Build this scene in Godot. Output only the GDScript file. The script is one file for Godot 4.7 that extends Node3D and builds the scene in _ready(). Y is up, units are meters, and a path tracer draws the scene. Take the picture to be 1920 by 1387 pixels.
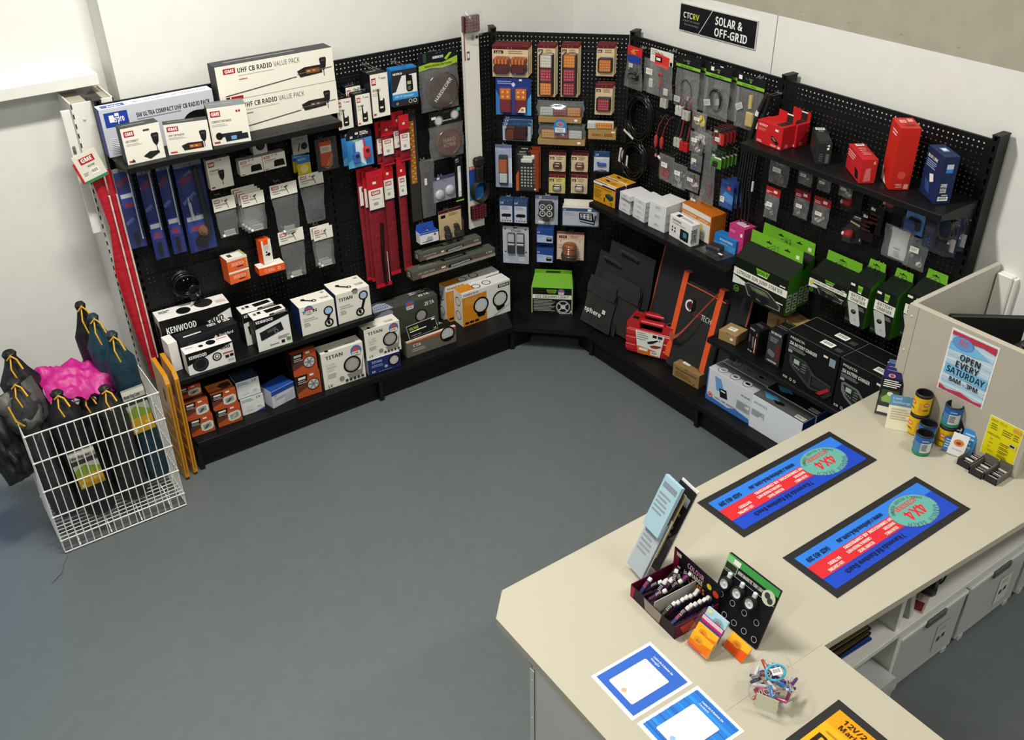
extends Node3D
# Shop corner: shelving with perforated boards on two walls and across the corner, a counter in front.

const H := 2.08            # height of the perforated boards
const XR := 3.009          # face of the right-hand boards
const ZC := 0.609          # where the right-hand bays begin
const TOP := 0.95          # counter height
const LAMPS := [Vector3(0.1, 4.86, 1.9), Vector3(-2.9, 4.86, 4.6), Vector3(2.4, 4.86, 5.6)]
const LAMP_ENERGY := [24.0, 12.0, 9.0]

var used := {}
var M := {}
var fonts := {}
var glyphs := {}
var rng := RandomNumberGenerator.new()
var cache := {}
var last_label := ""


# ---------- mesh collecting ----------
class Mb:
	var v := PackedVector3Array()
	var n := PackedVector3Array()
	var c := PackedColorArray()
	var i := PackedInt32Array()
	var col := Color.WHITE

	func paint(k: Color) -> Mb:
		col = k.srgb_to_linear()
		return self

	func quad(a: Vector3, b: Vector3, d: Vector3, e: Vector3) -> void:   # counter-clockwise seen from outside
		var m := (b - a).cross(e - a)
		if m.length_squared() < 1e-16:
			m = (d - b).cross(e - b)
		m = m.normalized()
		var o := v.size()
		for p: Vector3 in [a, b, d, e]:
			v.append(p); n.append(m); c.append(col)
		for k: int in [0, 2, 1, 0, 3, 2]:
			i.append(o + k)

	func tri(a: Vector3, b: Vector3, d: Vector3) -> void:
		var m := (b - a).cross(d - a).normalized()
		var o := v.size()
		for p: Vector3 in [a, b, d]:
			v.append(p); n.append(m); c.append(col)
		for k: int in [0, 2, 1]:
			i.append(o + k)

	func box(lo: Vector3, hi: Vector3, bev := 0.0, t := Transform3D.IDENTITY) -> Mb:
		var s := (hi - lo) * 0.5
		var ce := (hi + lo) * 0.5
		var b := minf(bev, minf(s.x, minf(s.y, s.z)) * 0.9)
		if b <= 0.0:
			for ax in 3:
				for sg: float in [-1.0, 1.0]:
					var q := []
					for k in 4:
						var w := Vector3()
						w[ax] = sg * s[ax]
						w[(ax + 1) % 3] = s[(ax + 1) % 3] * (1.0 if k == 1 or k == 2 else -1.0) * sg
						w[(ax + 2) % 3] = s[(ax + 2) % 3] * (1.0 if k > 1 else -1.0)
						q.append(t * (ce + w))
					quad(q[0], q[1], q[2], q[3])
			return self
		for ax in 3:
			var a1 := (ax + 1) % 3
			var a2 := (ax + 2) % 3
			for sg: float in [-1.0, 1.0]:
				var q := []
				for k in 4:
					var w := Vector3()
					w[ax] = sg * s[ax]
					w[a1] = (s[a1] - b) * (1.0 if k == 1 or k == 2 else -1.0) * sg
					w[a2] = (s[a2] - b) * (1.0 if k > 1 else -1.0)
					q.append(t * (ce + w))
				quad(q[0], q[1], q[2], q[3])
				for s2: float in [-1.0, 1.0]:       # the edge between +-ax and +-a1
					var f := []
					for k in 4:
						var w := Vector3()
						var on := k == 0 or k == 3
						w[ax] = sg * (s[ax] if on else s[ax] - b)
						w[a1] = s2 * (s[a1] - b if on else s[a1])
						w[a2] = (s[a2] - b) * (-1.0 if k < 2 else 1.0)
						f.append(t * (ce + w))
					if sg * s2 > 0:
						quad(f[0], f[1], f[2], f[3])
					else:
						quad(f[3], f[2], f[1], f[0])
		for k in 8:
			var g := Vector3(1 if k & 1 else -1, 1 if k & 2 else -1, 1 if k & 4 else -1)
			var p := []
			for ax in 3:
				var w := s - Vector3(b, b, b)
				w[ax] = s[ax]
				p.append(t * (ce + w * g))
			if g.x * g.y * g.z > 0:
				tri(p[0], p[1], p[2])
			else:
				tri(p[0], p[2], p[1])
		return self

	func smooth_grid(pts: Array, cols: int, closed := false) -> void:    # rows of points, smooth normals
		var rows := pts.size() / cols
		var o := v.size()
		var acc := PackedVector3Array()
		acc.resize(pts.size())
		var quads := []
		for r in rows - 1:
			for k in cols if closed else cols - 1:
				var k2 := (k + 1) % cols
				var a := r * cols + k
				var b := r * cols + k2
				var d := (r + 1) * cols + k2
				var e := (r + 1) * cols + k
				var m: Vector3 = (pts[b] - pts[a]).cross(pts[e] - pts[a]) + (pts[e] - pts[d]).cross(pts[b] - pts[d])
				for q: int in [a, b, d, e]:
					acc[q] += m
				quads.append([a, b, d, e])
		for k in pts.size():
			v.append(pts[k]); n.append(acc[k].normalized()); c.append(col)
		for q: Array in quads:
			for k: int in [0, 2, 1, 0, 3, 2]:
				i.append(o + q[k])

	func lathe(prof: Array, seg := 20, t := Transform3D.IDENTITY, sharp := true) -> Mb:   # [radius, height] from bottom to top, outside
		var list := []
		if sharp:
			for k in prof.size() - 1:
				list.append([prof[k], prof[k + 1]])
		else:
			list.append(prof)
		for pr: Array in list:
			var pts := []
			for q: Array in pr:
				for s in seg:
					var a := -TAU * s / seg
					pts.append(t * Vector3(cos(a) * q[0], q[1], sin(a) * q[0]))
			smooth_grid(pts, seg, true)
		return self

	func tube(path: Array, r: float, seg := 6, caps := true, closed := false) -> Mb:
		var pts := []
		var m := path.size()
		var up := Vector3.UP
		for k in m:
			var d: Vector3
			if closed:
				d = path[(k + 1) % m] - path[(k - 1 + m) % m]
			else:
				d = path[mini(k + 1, m - 1)] - path[maxi(k - 1, 0)]
			d = d.normalized()
			if k == 0:
				up = Vector3.UP if absf(d.y) < 0.9 else Vector3.RIGHT
			var sx := d.cross(up).normalized()
			up = sx.cross(d).normalized()
			for s in seg:
				var a := TAU * s / seg
				pts.append(path[k] + (sx * cos(a) + up * sin(a)) * r)
		if closed:
			for s in seg:
				pts.append(pts[s])
		smooth_grid(pts, seg, true)
		if caps and not closed:
			for e: int in [0, m - 1]:
				for s in seg - 2:
					var b := e * seg
					if e == 0:
						tri(pts[b], pts[b + s + 2], pts[b + s + 1])
					else:
						tri(pts[b], pts[b + s + 1], pts[b + s + 2])
		return self

	func poly(p: PackedVector2Array, t: Transform3D) -> Mb:              # flat, facing +z of t
		var ix := Geometry2D.triangulate_polygon(p)
		for k in ix.size() / 3:
			var a := p[ix[k * 3]]
			var b := p[ix[k * 3 + 1]]
			var d := p[ix[k * 3 + 2]]
			if (b - a).cross(d - a) < 0:
				var s := b
				b = d
				d = s
			tri(t * Vector3(a.x, a.y, 0), t * Vector3(b.x, b.y, 0), t * Vector3(d.x, d.y, 0))
		return self

	func prism(p: PackedVector2Array, z0: float, z1: float, t := Transform3D.IDENTITY) -> Mb:   # outline pushed along z
		if Geometry2D.is_polygon_clockwise(p):
			p = p.duplicate()
			p.reverse()
		poly(p, t.translated_local(Vector3(0, 0, z1)))
		var back := PackedVector2Array()
		for q in p:
			back.append(Vector2(-q.x, q.y))
		poly(back, t * Transform3D(Basis(Vector3.UP, PI), Vector3(0, 0, z0)))
		for k in p.size():
			var a := p[k]
			var b := p[(k + 1) % p.size()]
			quad(t * Vector3(a.x, a.y, z0), t * Vector3(b.x, b.y, z0), t * Vector3(b.x, b.y, z1), t * Vector3(a.x, a.y, z1))
		return self

	func add(o: Mb, t: Transform3D) -> Mb:
		var s := v.size()
		for k in o.v.size():
			v.append(t * o.v[k]); n.append((t.basis * o.n[k]).normalized()); c.append(o.c[k])
		for k in o.i:
			i.append(s + k)
		return self

	func mesh(mat: Material) -> ArrayMesh:
		var a := []
		a.resize(Mesh.ARRAY_MAX)
		a[Mesh.ARRAY_VERTEX] = v
		a[Mesh.ARRAY_NORMAL] = n
		a[Mesh.ARRAY_COLOR] = c
		a[Mesh.ARRAY_INDEX] = i
		var m := ArrayMesh.new()
		m.add_surface_from_arrays(Mesh.PRIMITIVE_TRIANGLES, a)
		m.surface_set_material(0, mat)
		return m


# Print on a flat face: x to the right and y down, both 0..1 over the face; later marks lie a hair above earlier ones.
class Face:
	var b := Mb.new()
	var t: Transform3D
	var w: float
	var h: float
	var z := 0.0006
	var who: Node

	func up(x: float, y: float) -> Vector3:
		return t * Vector3(x * w, -y * h, z)

	func r(x: float, y: float, rw: float, rh: float, k: Color) -> Face:
		b.paint(k)
		b.quad(up(x, y + rh), up(x + rw, y + rh), up(x + rw, y), up(x, y))
		z += 0.0002
		return self

	func p(a: Array, k: Color) -> Face:
		b.paint(k)
		var q := PackedVector2Array()
		for j in a.size() / 2:
			q.append(Vector2(a[j * 2] * w, -a[j * 2 + 1] * h))
		b.poly(q, t.translated_local(Vector3(0, 0, z)))
		z += 0.0002
		return self

	func e(x: float, y: float, rx: float, ry: float, k: Color, seg := 24) -> Face:   # radii as shares of the face width
		b.paint(k)
		var q := PackedVector2Array()
		for j in seg:
			q.append(Vector2(x * w + cos(TAU * j / seg) * rx * w, -y * h + sin(TAU * j / seg) * ry * w))
		b.poly(q, t.translated_local(Vector3(0, 0, z)))
		z += 0.0002
		return self

	func ring(x: float, y: float, ro: float, ri: float, k: Color, seg := 24) -> Face:
		b.paint(k)
		for j in seg:
			var a := TAU * j / seg
			var c := TAU * (j + 1) / seg
			var o := Vector3(x * w, -y * h, z)
			b.quad(t * (o + Vector3(cos(a), sin(a), 0) * ri * w), t * (o + Vector3(cos(a), sin(a), 0) * ro * w), t * (o + Vector3(cos(c), sin(c), 0) * ro * w), t * (o + Vector3(cos(c), sin(c), 0) * ri * w))
		z += 0.0002
		return self

	# text with its baseline at y, cap height s (share of face height), squeezed to width mw (share of face width) when given
	func x(s: String, px: float, py: float, sz: float, k: Color, mw := 0.0, bold := true, turn := 0.0) -> Face:
		b.paint(k)
		var g: Mb = who.text_shape(s, bold)
		var wid: float = who.text_width(s, bold)
		var sy := sz * h
		var sx := sy
		if mw > 0.0:
			sx = mw * w / maxf(wid, 0.001)
		var tt := t.translated_local(Vector3(px * w, -py * h, z)) * Transform3D(Basis(Vector3.BACK, turn), Vector3()) * Transform3D(Basis.from_scale(Vector3(sx, sy, 1)), Vector3())
		var s0 := b.v.size()
		for j in g.v.size():
			b.v.append(tt * g.v[j]); b.n.append((t.basis.z).normalized()); b.c.append(b.col)
		for j in g.i:
			b.i.append(s0 + j)
		z += 0.0002
		return self

	func bars(px: float, py: float, pw: float, rows: int, step: float, k: Color) -> Face:   # lines of print too small to read
		for j in rows:
			var len := pw * (0.75 + 0.25 * absf(sin(j * 7.3 + px * 31.0 + py * 17.0)))
			r(px, py + j * step, len, step * 0.45, k)
			z -= 0.0002
		z += 0.0002
		return self

	func code(px: float, py: float, pw: float, ph: float) -> Face:      # a bar code sticker
		r(px, py, pw, ph, Color(0.93, 0.93, 0.92))
		for j in 9:
			r(px + pw * (0.08 + j * 0.095), py + ph * 0.15, pw * (0.03 + 0.03 * absf(sin(j * 5.1))), ph * 0.55, Color(0.1, 0.1, 0.1))
			z -= 0.0002
		z += 0.0002
		return self


func k(hex: String) -> Color:
	return Color(hex)


func text_shape(s: String, bold: bool) -> Mb:
	var key := s + ("#" if bold else "-")
	if glyphs.has(key):
		return glyphs[key]
	var f: SystemFont = fonts[bold]
	var tm := TextMesh.new()
	tm.text = s
	tm.font = f
	tm.font_size = 16
	tm.pixel_size = 1.0 / (16.0 * 0.714)     # cap height 1
	tm.depth = 0.0
	tm.curve_step = 2.5
	tm.horizontal_alignment = HORIZONTAL_ALIGNMENT_LEFT
	tm.vertical_alignment = VERTICAL_ALIGNMENT_BOTTOM
	var a := tm.get_mesh_arrays()
	var g := Mb.new()
	var vs: PackedVector3Array = a[Mesh.ARRAY_VERTEX]
	var ns: PackedVector3Array = a[Mesh.ARRAY_NORMAL]
	var ix: PackedInt32Array = a[Mesh.ARRAY_INDEX] if a[Mesh.ARRAY_INDEX] != null else PackedInt32Array(range(vs.size()))
	var lo := 1e9
	var x1 := 0.0
	for q in vs:
		x1 = maxf(x1, q.x)
	var base: float = f.get_descent(16) / (16.0 * 0.714)
	for q in vs:
		g.v.append(Vector3(q.x, q.y - base, 0))
	for j in ix.size() / 3:
		if ns[ix[j * 3]].z > 0.5:
			for m in 3:
				g.i.append(ix[j * 3 + m])
	glyphs[key] = g
	glyphs[key + "w"] = x1
	return g


func text_width(s: String, bold: bool) -> float:
	text_shape(s, bold)
	return glyphs[s + ("#" if bold else "-") + "w"]


# ---------- naming ----------
func numbered(called: String) -> String:
	used[called] = used.get(called, 0) + 1
	return called if used[called] == 1 else "%s_%03d" % [called, used[called] - 1]


func tag(o: Node, label: String, category: String, group := "") -> void:
	o.set_meta("label", label)
	o.set_meta("category", category)
	if group:
		o.set_meta("group", group)


func thing(called: String, label: String, category: String, t: Transform3D, group := "") -> Node3D:
	var o := Node3D.new()
	o.name = numbered(called)
	o.transform = t
	add_child(o)
	tag(o, label, category, group)
	last_label = label
	return o


func part(called: String, m, mat: Material, parent: Node = self, t := Transform3D.IDENTITY) -> MeshInstance3D:
	var o := MeshInstance3D.new()
	o.name = numbered(called) if parent == self else called
	o.mesh = m.mesh(mat) if m is Mb else m
	o.transform = t
	parent.add_child(o, true)
	return o


func struct(called: String, m: Mb, mat: Material, label := "") -> MeshInstance3D:
	var o := part(called, m, mat)
	o.set_meta("kind", "structure")
	if label:
		o.set_meta("label", label)
	return o


func copy_of(o: Node3D, t: Transform3D, label: String) -> Node3D:
	var c: Node3D = o.duplicate()
	var base := String(o.name)
	var cut := base.rfind("_")
	if cut > 0 and base.substr(cut + 1).is_valid_int():
		base = base.substr(0, cut)
	c.name = numbered(base)
	c.transform = t
	c.set_meta("label", label)
	add_child(c)
	return c


# ---------- places: L left wall, C corner, R right wall, W world; u along the wall, v up, d out from the boards ----------
func at(f: String, u: float, v: float, d: float, yaw := 0.0) -> Transform3D:
	var turn: float = {"L": 0.0, "C": -PI / 4, "R": -PI / 2, "W": 0.0}[f]
	var o: Vector3 = {"L": Vector3.ZERO, "C": Vector3(2.4, 0, 0), "R": Vector3(XR, 0, ZC), "W": Vector3.ZERO}[f]
	var b := Basis(Vector3.UP, turn)
	return Transform3D(b * Basis(Vector3.UP, deg_to_rad(yaw)), o + b * Vector3(u, v, d))


func xf(p: Vector3, yaw := 0.0, pitch := 0.0, roll := 0.0) -> Transform3D:
	return Transform3D(Basis.from_euler(Vector3(deg_to_rad(pitch), deg_to_rad(yaw), deg_to_rad(roll))), p)


func face(t: Transform3D, w: float, h: float) -> Face:     # t: top left corner, x right, y up, z out
	var f := Face.new()
	f.t = t
	f.w = w
	f.h = h
	f.who = self
	return f


func V(x: float, y: float, z: float) -> Vector3:
	return Vector3(x, y, z)


func front_of(w: float, h: float, z: float) -> Face:       # a thing centred on x with its base at y = 0
	return face(Transform3D(Basis(), Vector3(-w / 2, h, z)), w, h)


func top_of(w: float, h: float, z0: float, dep: float) -> Face:   # upper face, read from the front
	return face(Transform3D(Basis(Vector3.RIGHT, Vector3.FORWARD, Vector3.UP), Vector3(-w / 2, h, z0 - dep)), w, dep)


func side_of(w: float, h: float, z0: float, dep: float, right: bool) -> Face:
	if right:
		return face(Transform3D(Basis(Vector3.FORWARD, Vector3.UP, Vector3.RIGHT), Vector3(w / 2, h, z0)), dep, h)
	return face(Transform3D(Basis(Vector3.BACK, Vector3.UP, Vector3.LEFT), Vector3(-w / 2, h, z0 - dep)), dep, h)


# ---------- materials ----------
func mat(called: String, col: Color, rough := 0.5, vc := false) -> StandardMaterial3D:
	var m := StandardMaterial3D.new()
	m.resource_name = called
	m.albedo_color = col
	m.roughness = rough
	m.vertex_color_use_as_albedo = vc
	M[called] = m
	return m


func noise_tex(freq: float, seed_: int, normal := false, bump := 2.0, ramp: Gradient = null, size := 512, oct := 4) -> NoiseTexture2D:
	var fn := FastNoiseLite.new()
	fn.seed = seed_
	fn.frequency = freq
	fn.fractal_octaves = oct
	var t := NoiseTexture2D.new()
	t.width = size
	t.height = size
	t.seamless = true
	t.noise = fn
	t.as_normal_map = normal
	t.bump_strength = bump
	t.color_ramp = ramp
	return t


func ramp(a: Color, b: Color, p0 := 0.0, p1 := 1.0) -> Gradient:
	var g := Gradient.new()
	g.set_color(0, a)
	g.set_color(1, b)
	g.set_offset(0, p0)
	g.set_offset(1, p1)
	return g


func materials() -> void:
	fonts[true] = SystemFont.new()
	fonts[true].font_names = PackedStringArray(["Droid Sans"])
	fonts[true].font_weight = 700
	fonts[false] = SystemFont.new()
	fonts[false].font_names = PackedStringArray(["Droid Sans"])
	mat("carton", Color.WHITE, 0.55, true).metallic_specular = 0.35
	mat("print", Color.WHITE, 0.5, true).metallic_specular = 0.35
	mat("gloss", Color.WHITE, 0.22, true)
	mat("matt", Color.WHITE, 0.85, true)
	mat("rubber", Color.WHITE, 0.6, true)
	var w := mat("wall", Color("#e2e3e0"), 0.75)
	w.uv1_triplanar = true
	w.uv1_world_triplanar = true
	w.albedo_texture = noise_tex(0.02, 3, false, 1.0, ramp(Color(0.98, 0.98, 0.98), Color.WHITE))
	w.uv1_scale = Vector3(0.7, 0.7, 0.7)
	var be := mat("raw_board", Color("#a9a596"), 0.8)
	be.uv1_triplanar = true
	be.uv1_world_triplanar = true
	be.albedo_texture = noise_tex(0.012, 8, false, 1.0, ramp(Color(0.94, 0.94, 0.94), Color.WHITE))
	var fl := mat("floor", Color("#62696b"), 0.4)
	fl.uv1_triplanar = true
	fl.uv1_world_triplanar = true
	fl.uv1_scale = Vector3(0.45, 0.45, 0.45)
	fl.albedo_texture = noise_tex(0.02, 5, false, 1.0, ramp(Color(0.95, 0.955, 0.96), Color.WHITE), 1024)
	fl.roughness_texture = noise_tex(0.03, 6, false, 1.0, ramp(Color(0.8, 0.8, 0.8), Color.WHITE), 512)
	fl.normal_enabled = true
	fl.normal_texture = noise_tex(0.06, 7, true, 1.2)
	fl.normal_scale = 0.12
	var me := mat("black_steel", Color("#0e0f10"), 0.45)
	me.metallic_specular = 0.35
	me.normal_enabled = true
	me.uv1_triplanar = true
	me.uv1_scale = Vector3(6, 6, 6)
	me.normal_texture = noise_tex(0.25, 11, true, 1.0)
	me.normal_scale = 0.15
	var ws := mat("white_steel", Color("#e4e4df"), 0.35)
	ws.metallic_specular = 0.5
	var ct := mat("counter_top", Color("#b9b4a4"), 0.42)
	ct.uv1_triplanar = true
	ct.uv1_world_triplanar = true
	ct.uv1_scale = Vector3(2, 2, 2)
	ct.albedo_texture = noise_tex(0.35, 21, false, 1.0, ramp(Color(0.94, 0.94, 0.93), Color.WHITE))
	mat("counter_panel", Color("#c3c6c2"), 0.4)
	mat("steel", Color("#b9bbbd"), 0.3).metallic = 0.9
	mat("white_wire", Color("#ebebe8"), 0.35)
	var cl := mat("clear", Color(1, 1, 1, 0.015), 0.06)
	cl.metallic_specular = 0.3
	cl.transparency = BaseMaterial3D.TRANSPARENCY_ALPHA
	var bg := mat("bag", Color(0.8, 0.82, 0.83, 0.1), 0.12)
	bg.transparency = BaseMaterial3D.TRANSPARENCY_ALPHA
	bg.uv1_triplanar = true
	bg.uv1_scale = Vector3(3, 3, 3)
	bg.normal_enabled = true
	bg.normal_texture = noise_tex(0.007, 31, true, 9.0, null, 512, 2)
	bg.normal_scale = 0.25
	var tub := mat("frosted", Color(0.86, 0.88, 0.88, 0.55), 0.3)
	tub.transparency = BaseMaterial3D.TRANSPARENCY_ALPHA
	var fab := mat("fabric", Color.WHITE, 0.8, true)
	fab.rim_enabled = true
	fab.rim = 0.3
	fab.normal_enabled = true
	fab.uv1_triplanar = true
	fab.uv1_scale = Vector3(9, 9, 9)
	fab.normal_texture = noise_tex(0.05, 41, true, 5.0)
	fab.normal_scale = 0.5
	var nyl := mat("nylon", Color.WHITE, 0.5, true)
	nyl.normal_enabled = true
	nyl.uv1_triplanar = true
	nyl.uv1_scale = Vector3(3, 3, 3)
	nyl.normal_texture = noise_tex(0.012, 43, true, 9.0, null, 512, 2)
	nyl.normal_scale = 0.6
	var gl := mat("lamp_glow", Color("#f4f2ea"), 0.5)
	gl.emission_enabled = true
	gl.emission = Color("#fff8ea")
	gl.emission_energy_multiplier = 1.5
	var ln := mat("lens", Color.WHITE, 0.12, true)
	ln.clearcoat_enabled = true
	ln.clearcoat = 0.6
	ln.clearcoat_roughness = 0.05


# ---------- perforated boards and shelving ----------
func board(w: float, h: float, r: float) -> ArrayMesh:     # one pressed panel, holes every 25.4 mm, edges folded back
	var key := "board%.3f_%.3f" % [w, h]
	if cache.has(key):
		return cache[key]
	var b := Mb.new()
	var pitch := 0.0254
	var nx := int((w - 0.012) / pitch)
	var ny := int((h - 0.004) / pitch)
	var x0 := (w - nx * pitch) / 2
	var y0 := (h - ny * pitch) / 2
	var ring := []
	var sq := []
	for s in 8:
		var a := TAU * (s + 0.5) / 8
		ring.append(Vector2(cos(a), sin(a)) * r)
		var d := Vector2(cos(a), sin(a))
		sq.append(d / maxf(absf(d.x), absf(d.y)) * pitch / 2)
	for iy in ny:
		for ix in nx:
			var c := Vector2(x0 + (ix + 0.5) * pitch, y0 + (iy + 0.5) * pitch)
			var o := b.v.size()
			for s in 8:
				var p: Vector2 = c + ring[s]
				var q: Vector2 = c + sq[s]
				b.v.append(V(p.x, p.y, 0)); b.v.append(V(q.x, q.y, 0)); b.v.append(V(p.x, p.y, -0.0016))
				for m in 3:
					b.n.append(Vector3.BACK if m < 2 else Vector3(-ring[s].x, -ring[s].y, 0).normalized())
					b.c.append(Color.WHITE)
			for s in 8:
				var s2 := (s + 1) % 8
				for m: int in [s * 3, s * 3 + 1, s2 * 3 + 1, s * 3, s2 * 3 + 1, s2 * 3]:
					pass
				for m: int in [s * 3, s2 * 3 + 1, s * 3 + 1, s * 3, s2 * 3, s2 * 3 + 1]:
					b.i.append(o + m)
			for s: int in [0, 2, 4, 6]:                      # corners of the cell
				pass
			var cs := [V(c.x + pitch / 2, c.y + pitch / 2, 0), V(c.x - pitch / 2, c.y + pitch / 2, 0), V(c.x - pitch / 2, c.y - pitch / 2, 0), V(c.x + pitch / 2, c.y - pitch / 2, 0)]
			for s in 4:
				var a: Vector2 = c + sq[s * 2]
				var d: Vector2 = c + sq[s * 2 + 1]
				b.tri(V(a.x, a.y, 0), cs[s], V(d.x, d.y, 0))
	b.col = Color.WHITE
	var e := 0.0016
	for q: Array in [[0, 0, x0, h], [w - x0, 0, w, h], [x0, 0, w - x0, y0], [x0, h - y0, w - x0, h]]:
		b.quad(V(q[0], q[1], 0), V(q[2], q[1], 0), V(q[2], q[3], 0), V(q[0], q[3], 0))
	b.box(V(0, 0, -0.014), V(w, 0.0016, -0.0002))
	b.box(V(0, h - 0.0016, -0.014), V(w, h, -0.0002))
	cache[key] = b.mesh(M.black_steel)
	return cache[key]


func upright(h: float, w := 0.036, dep := 0.08) -> Mb:     # slotted post, front at z = 0
	var b := Mb.new()
	var x := w / 2
	b.box(V(-x, 0, -dep), V(-0.006, h, 0))
	b.box(V(0.006, 0, -dep), V(x, h, 0))
	b.box(V(-0.006, 0, -dep), V(0.006, h, -0.02))
	var y := 0.0
	while y < h - 0.03:
		b.box(V(-0.006, y, -0.02), V(0.006, y + 0.022, 0))
		y += 0.05
	return b


func shelf_mesh(w: float, dep: float, lip := 0.032) -> Mb:      # sheet tray with turned-down edges, back edge at z = 0, top at y = 0; slots along the back
	var b := Mb.new()
	b.box(V(0, -0.003, 0.0), V(w, 0, dep), 0.0012)
	b.box(V(0, -lip, dep - 0.004), V(w, -0.0025, dep), 0.001)
	b.box(V(0, -lip, 0.0), V(0.003, -0.0025, dep), 0.001)
	b.box(V(w - 0.003, -lip, 0.0), V(w, -0.0025, dep), 0.001)
	b.box(V(0, -lip, 0), V(w, -0.0025, 0.003))
	return b


func bracket(dep: float) -> Mb:
	var b := Mb.new()
	b.prism(PackedVector2Array([Vector2(0, 0), Vector2(dep * 0.95, 0), Vector2(dep * 0.95, -0.028), Vector2(0.02, -0.075), Vector2(0, -0.075)]), -0.0015, 0.0015, Transform3D(Basis(Vector3.BACK, Vector3.UP, Vector3.LEFT), Vector3()))
	return b


func bay(label: String, f: String, u0: float, w: float, base_d: float, base_y: float, deck: bool, r := 0.004) -> Node3D:
	var o := thing("shelving_bay", label, "shelving", at(f, u0, 0, 0), "black perforated shelving bays")
	var y := H
	var hs := [0.103]
	while y - hs[0] > 0.0:
		hs.append(0.29)
		y -= 0.29
	y = H
	for j in hs.size():
		var hh: float = minf(hs[j], y - 0.06)
		if hh < 0.05:
			break
		part("perforated_panel", board(w - 0.036, hh - 0.003, r), M.black_steel, o, Transform3D(Basis(), V(0.018, y - hh, -0.002)))
		y -= hs[j]
	if deck:
		var d := shelf_mesh(w, base_d, 0.04)
		part("base_deck", d, M.black_steel, o, Transform3D(Basis(), V(0, base_y, 0.002)))
		var kb := Mb.new()
		kb.box(V(0.0, 0.006, base_d - 0.045), V(w, base_y - 0.042, base_d - 0.04), 0.001)
		kb.box(V(0.0, 0.03, base_d - 0.04), V(w, 0.036, base_d - 0.036))
		part("kick_plate", kb, M.black_steel, o)
	return o


func post(label: String, f: String, u: float, yaw := 0.0, foot := 0.39, dy := 0.0) -> Node3D:
	var o := thing("shelving_post", label, "post", at(f, u, 0, 0, yaw), "slotted posts of the black shelving")
	part("column", upright(H + 0.012 + dy), M.black_steel, o)
	var cp := Mb.new()
	cp.box(V(-0.02, H + 0.012 + dy, -0.084), V(0.02, H + 0.02 + dy, 0.003), 0.002)
	part("cap", cp, M.black_steel, o)
	if foot > 0:
		var b := Mb.new()
		b.prism(PackedVector2Array([Vector2(0, 0.0), Vector2(foot - 0.006, 0.0), Vector2(foot, 0.012), Vector2(foot, 0.16), Vector2(foot - 0.02, 0.16), Vector2(foot - 0.03, 0.06), Vector2(foot * 0.55, 0.04), Vector2(0, 0.045)]), -0.014, 0.014, Transform3D(Basis(Vector3.BACK, Vector3.UP, Vector3.LEFT), Vector3()))
		part("foot", b, M.black_steel, o)
		var sl := Mb.new()
		for j in 3:
			sl.paint(k("#050505")).box(V(-0.005, 0.065 + j * 0.032, foot - 0.001), V(0.005, 0.082 + j * 0.032, foot + 0.0006))
		part("slot", sl, M.matt, o)
	return o


func shelf(label: String, f: String, u0: float, w: float, y: float, dep: float) -> Node3D:
	var o := thing("shelf", label, "shelf", at(f, u0, y, 0.004), "black steel shelves")
	part("tray", shelf_mesh(w, dep), M.black_steel, o)
	for x: float in [0.006, w - 0.006]:
		part("bracket", bracket(dep), M.black_steel, o, Transform3D(Basis(), V(x, -0.004, 0.0)))
	var b := Mb.new()
	for j in int(w / 0.03):
		b.box(V(0.03 + j * 0.03, 0.0, dep - 0.05), V(0.042 + j * 0.03, 0.0008, dep - 0.045))
	part("slot_row", b, M.black_steel, o)
	return o


func shelving() -> void:
	bay("left-hand bay of black perforated shelving on the left wall, holding radios and speakers", "L", 0.0, 1.2, 0.395, 0.2, true)
	bay("second bay of black perforated shelving on the left wall, behind long red pouches", "L", 1.2, 1.2, 0.395, 0.2, true)
	var c := bay("diagonal corner bay of black perforated shelving hung with trailer lights", "C", 0.0, 0.861, 0.0, 0.2, false, 0.0035)
	var dk := Mb.new()
	var a := 0.1635
	dk.prism(PackedVector2Array([Vector2(0, 0), Vector2(0.861, 0), Vector2(0.861 - a, -0.395), Vector2(a, -0.395)]), -0.003, 0.0, Transform3D(Basis(Vector3.RIGHT, Vector3.FORWARD, Vector3.UP), V(0, 0.2, 0)))
	dk.box(V(a, 0.165, 0.391), V(0.861 - a, 0.198, 0.395), 0.001)
	part("base_deck", dk, M.black_steel, c)
	bay("first bay of black perforated shelving on the right wall, hung with cables", "R", 0.0, 1.19, 0.4, 0.19, true)
	bay("second bay of black perforated shelving on the right wall, ending beside the counter", "R", 1.19, 1.19, 0.4, 0.19, true, 0.0045)
	post("end post of the left wall shelving, beside the red pouch", "L", 0.0)
	post("slotted post in the middle of the left wall shelving", "L", 1.2)
	post("shelving post where left wall boards meet the corner boards", "L", 2.4, -22.5, 0.405)
	post("shelving post where corner boards meet the right wall boards", "R", 0.0, 22.5, 0.405)
	post("shelving post between the two right wall bays", "R", 1.19)
	post("last shelving post of the right wall, next to the counter screen", "R", 2.38, 0.0, 0.39)
	shelf("upper shelf on the left wall carrying white radio boxes", "L", 0.0, 1.18, 1.83, 0.285)
	shelf("lower shelf on the left wall carrying speaker and spotlight boxes", "L", -0.03, 1.24, 0.62, 0.365)
	shelf("shelf with white and orange cartons, right wall near the corner", "R", 0.0, 1.185, 1.07, 0.30)
	shelf("upper shelf on the right wall carrying red boxes", "R", 1.195, 1.185, 1.80, 0.283)
	shelf("low shelf on the right wall carrying black battery charger boxes", "R", 1.195, 1.185, 0.645, 0.37)


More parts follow.
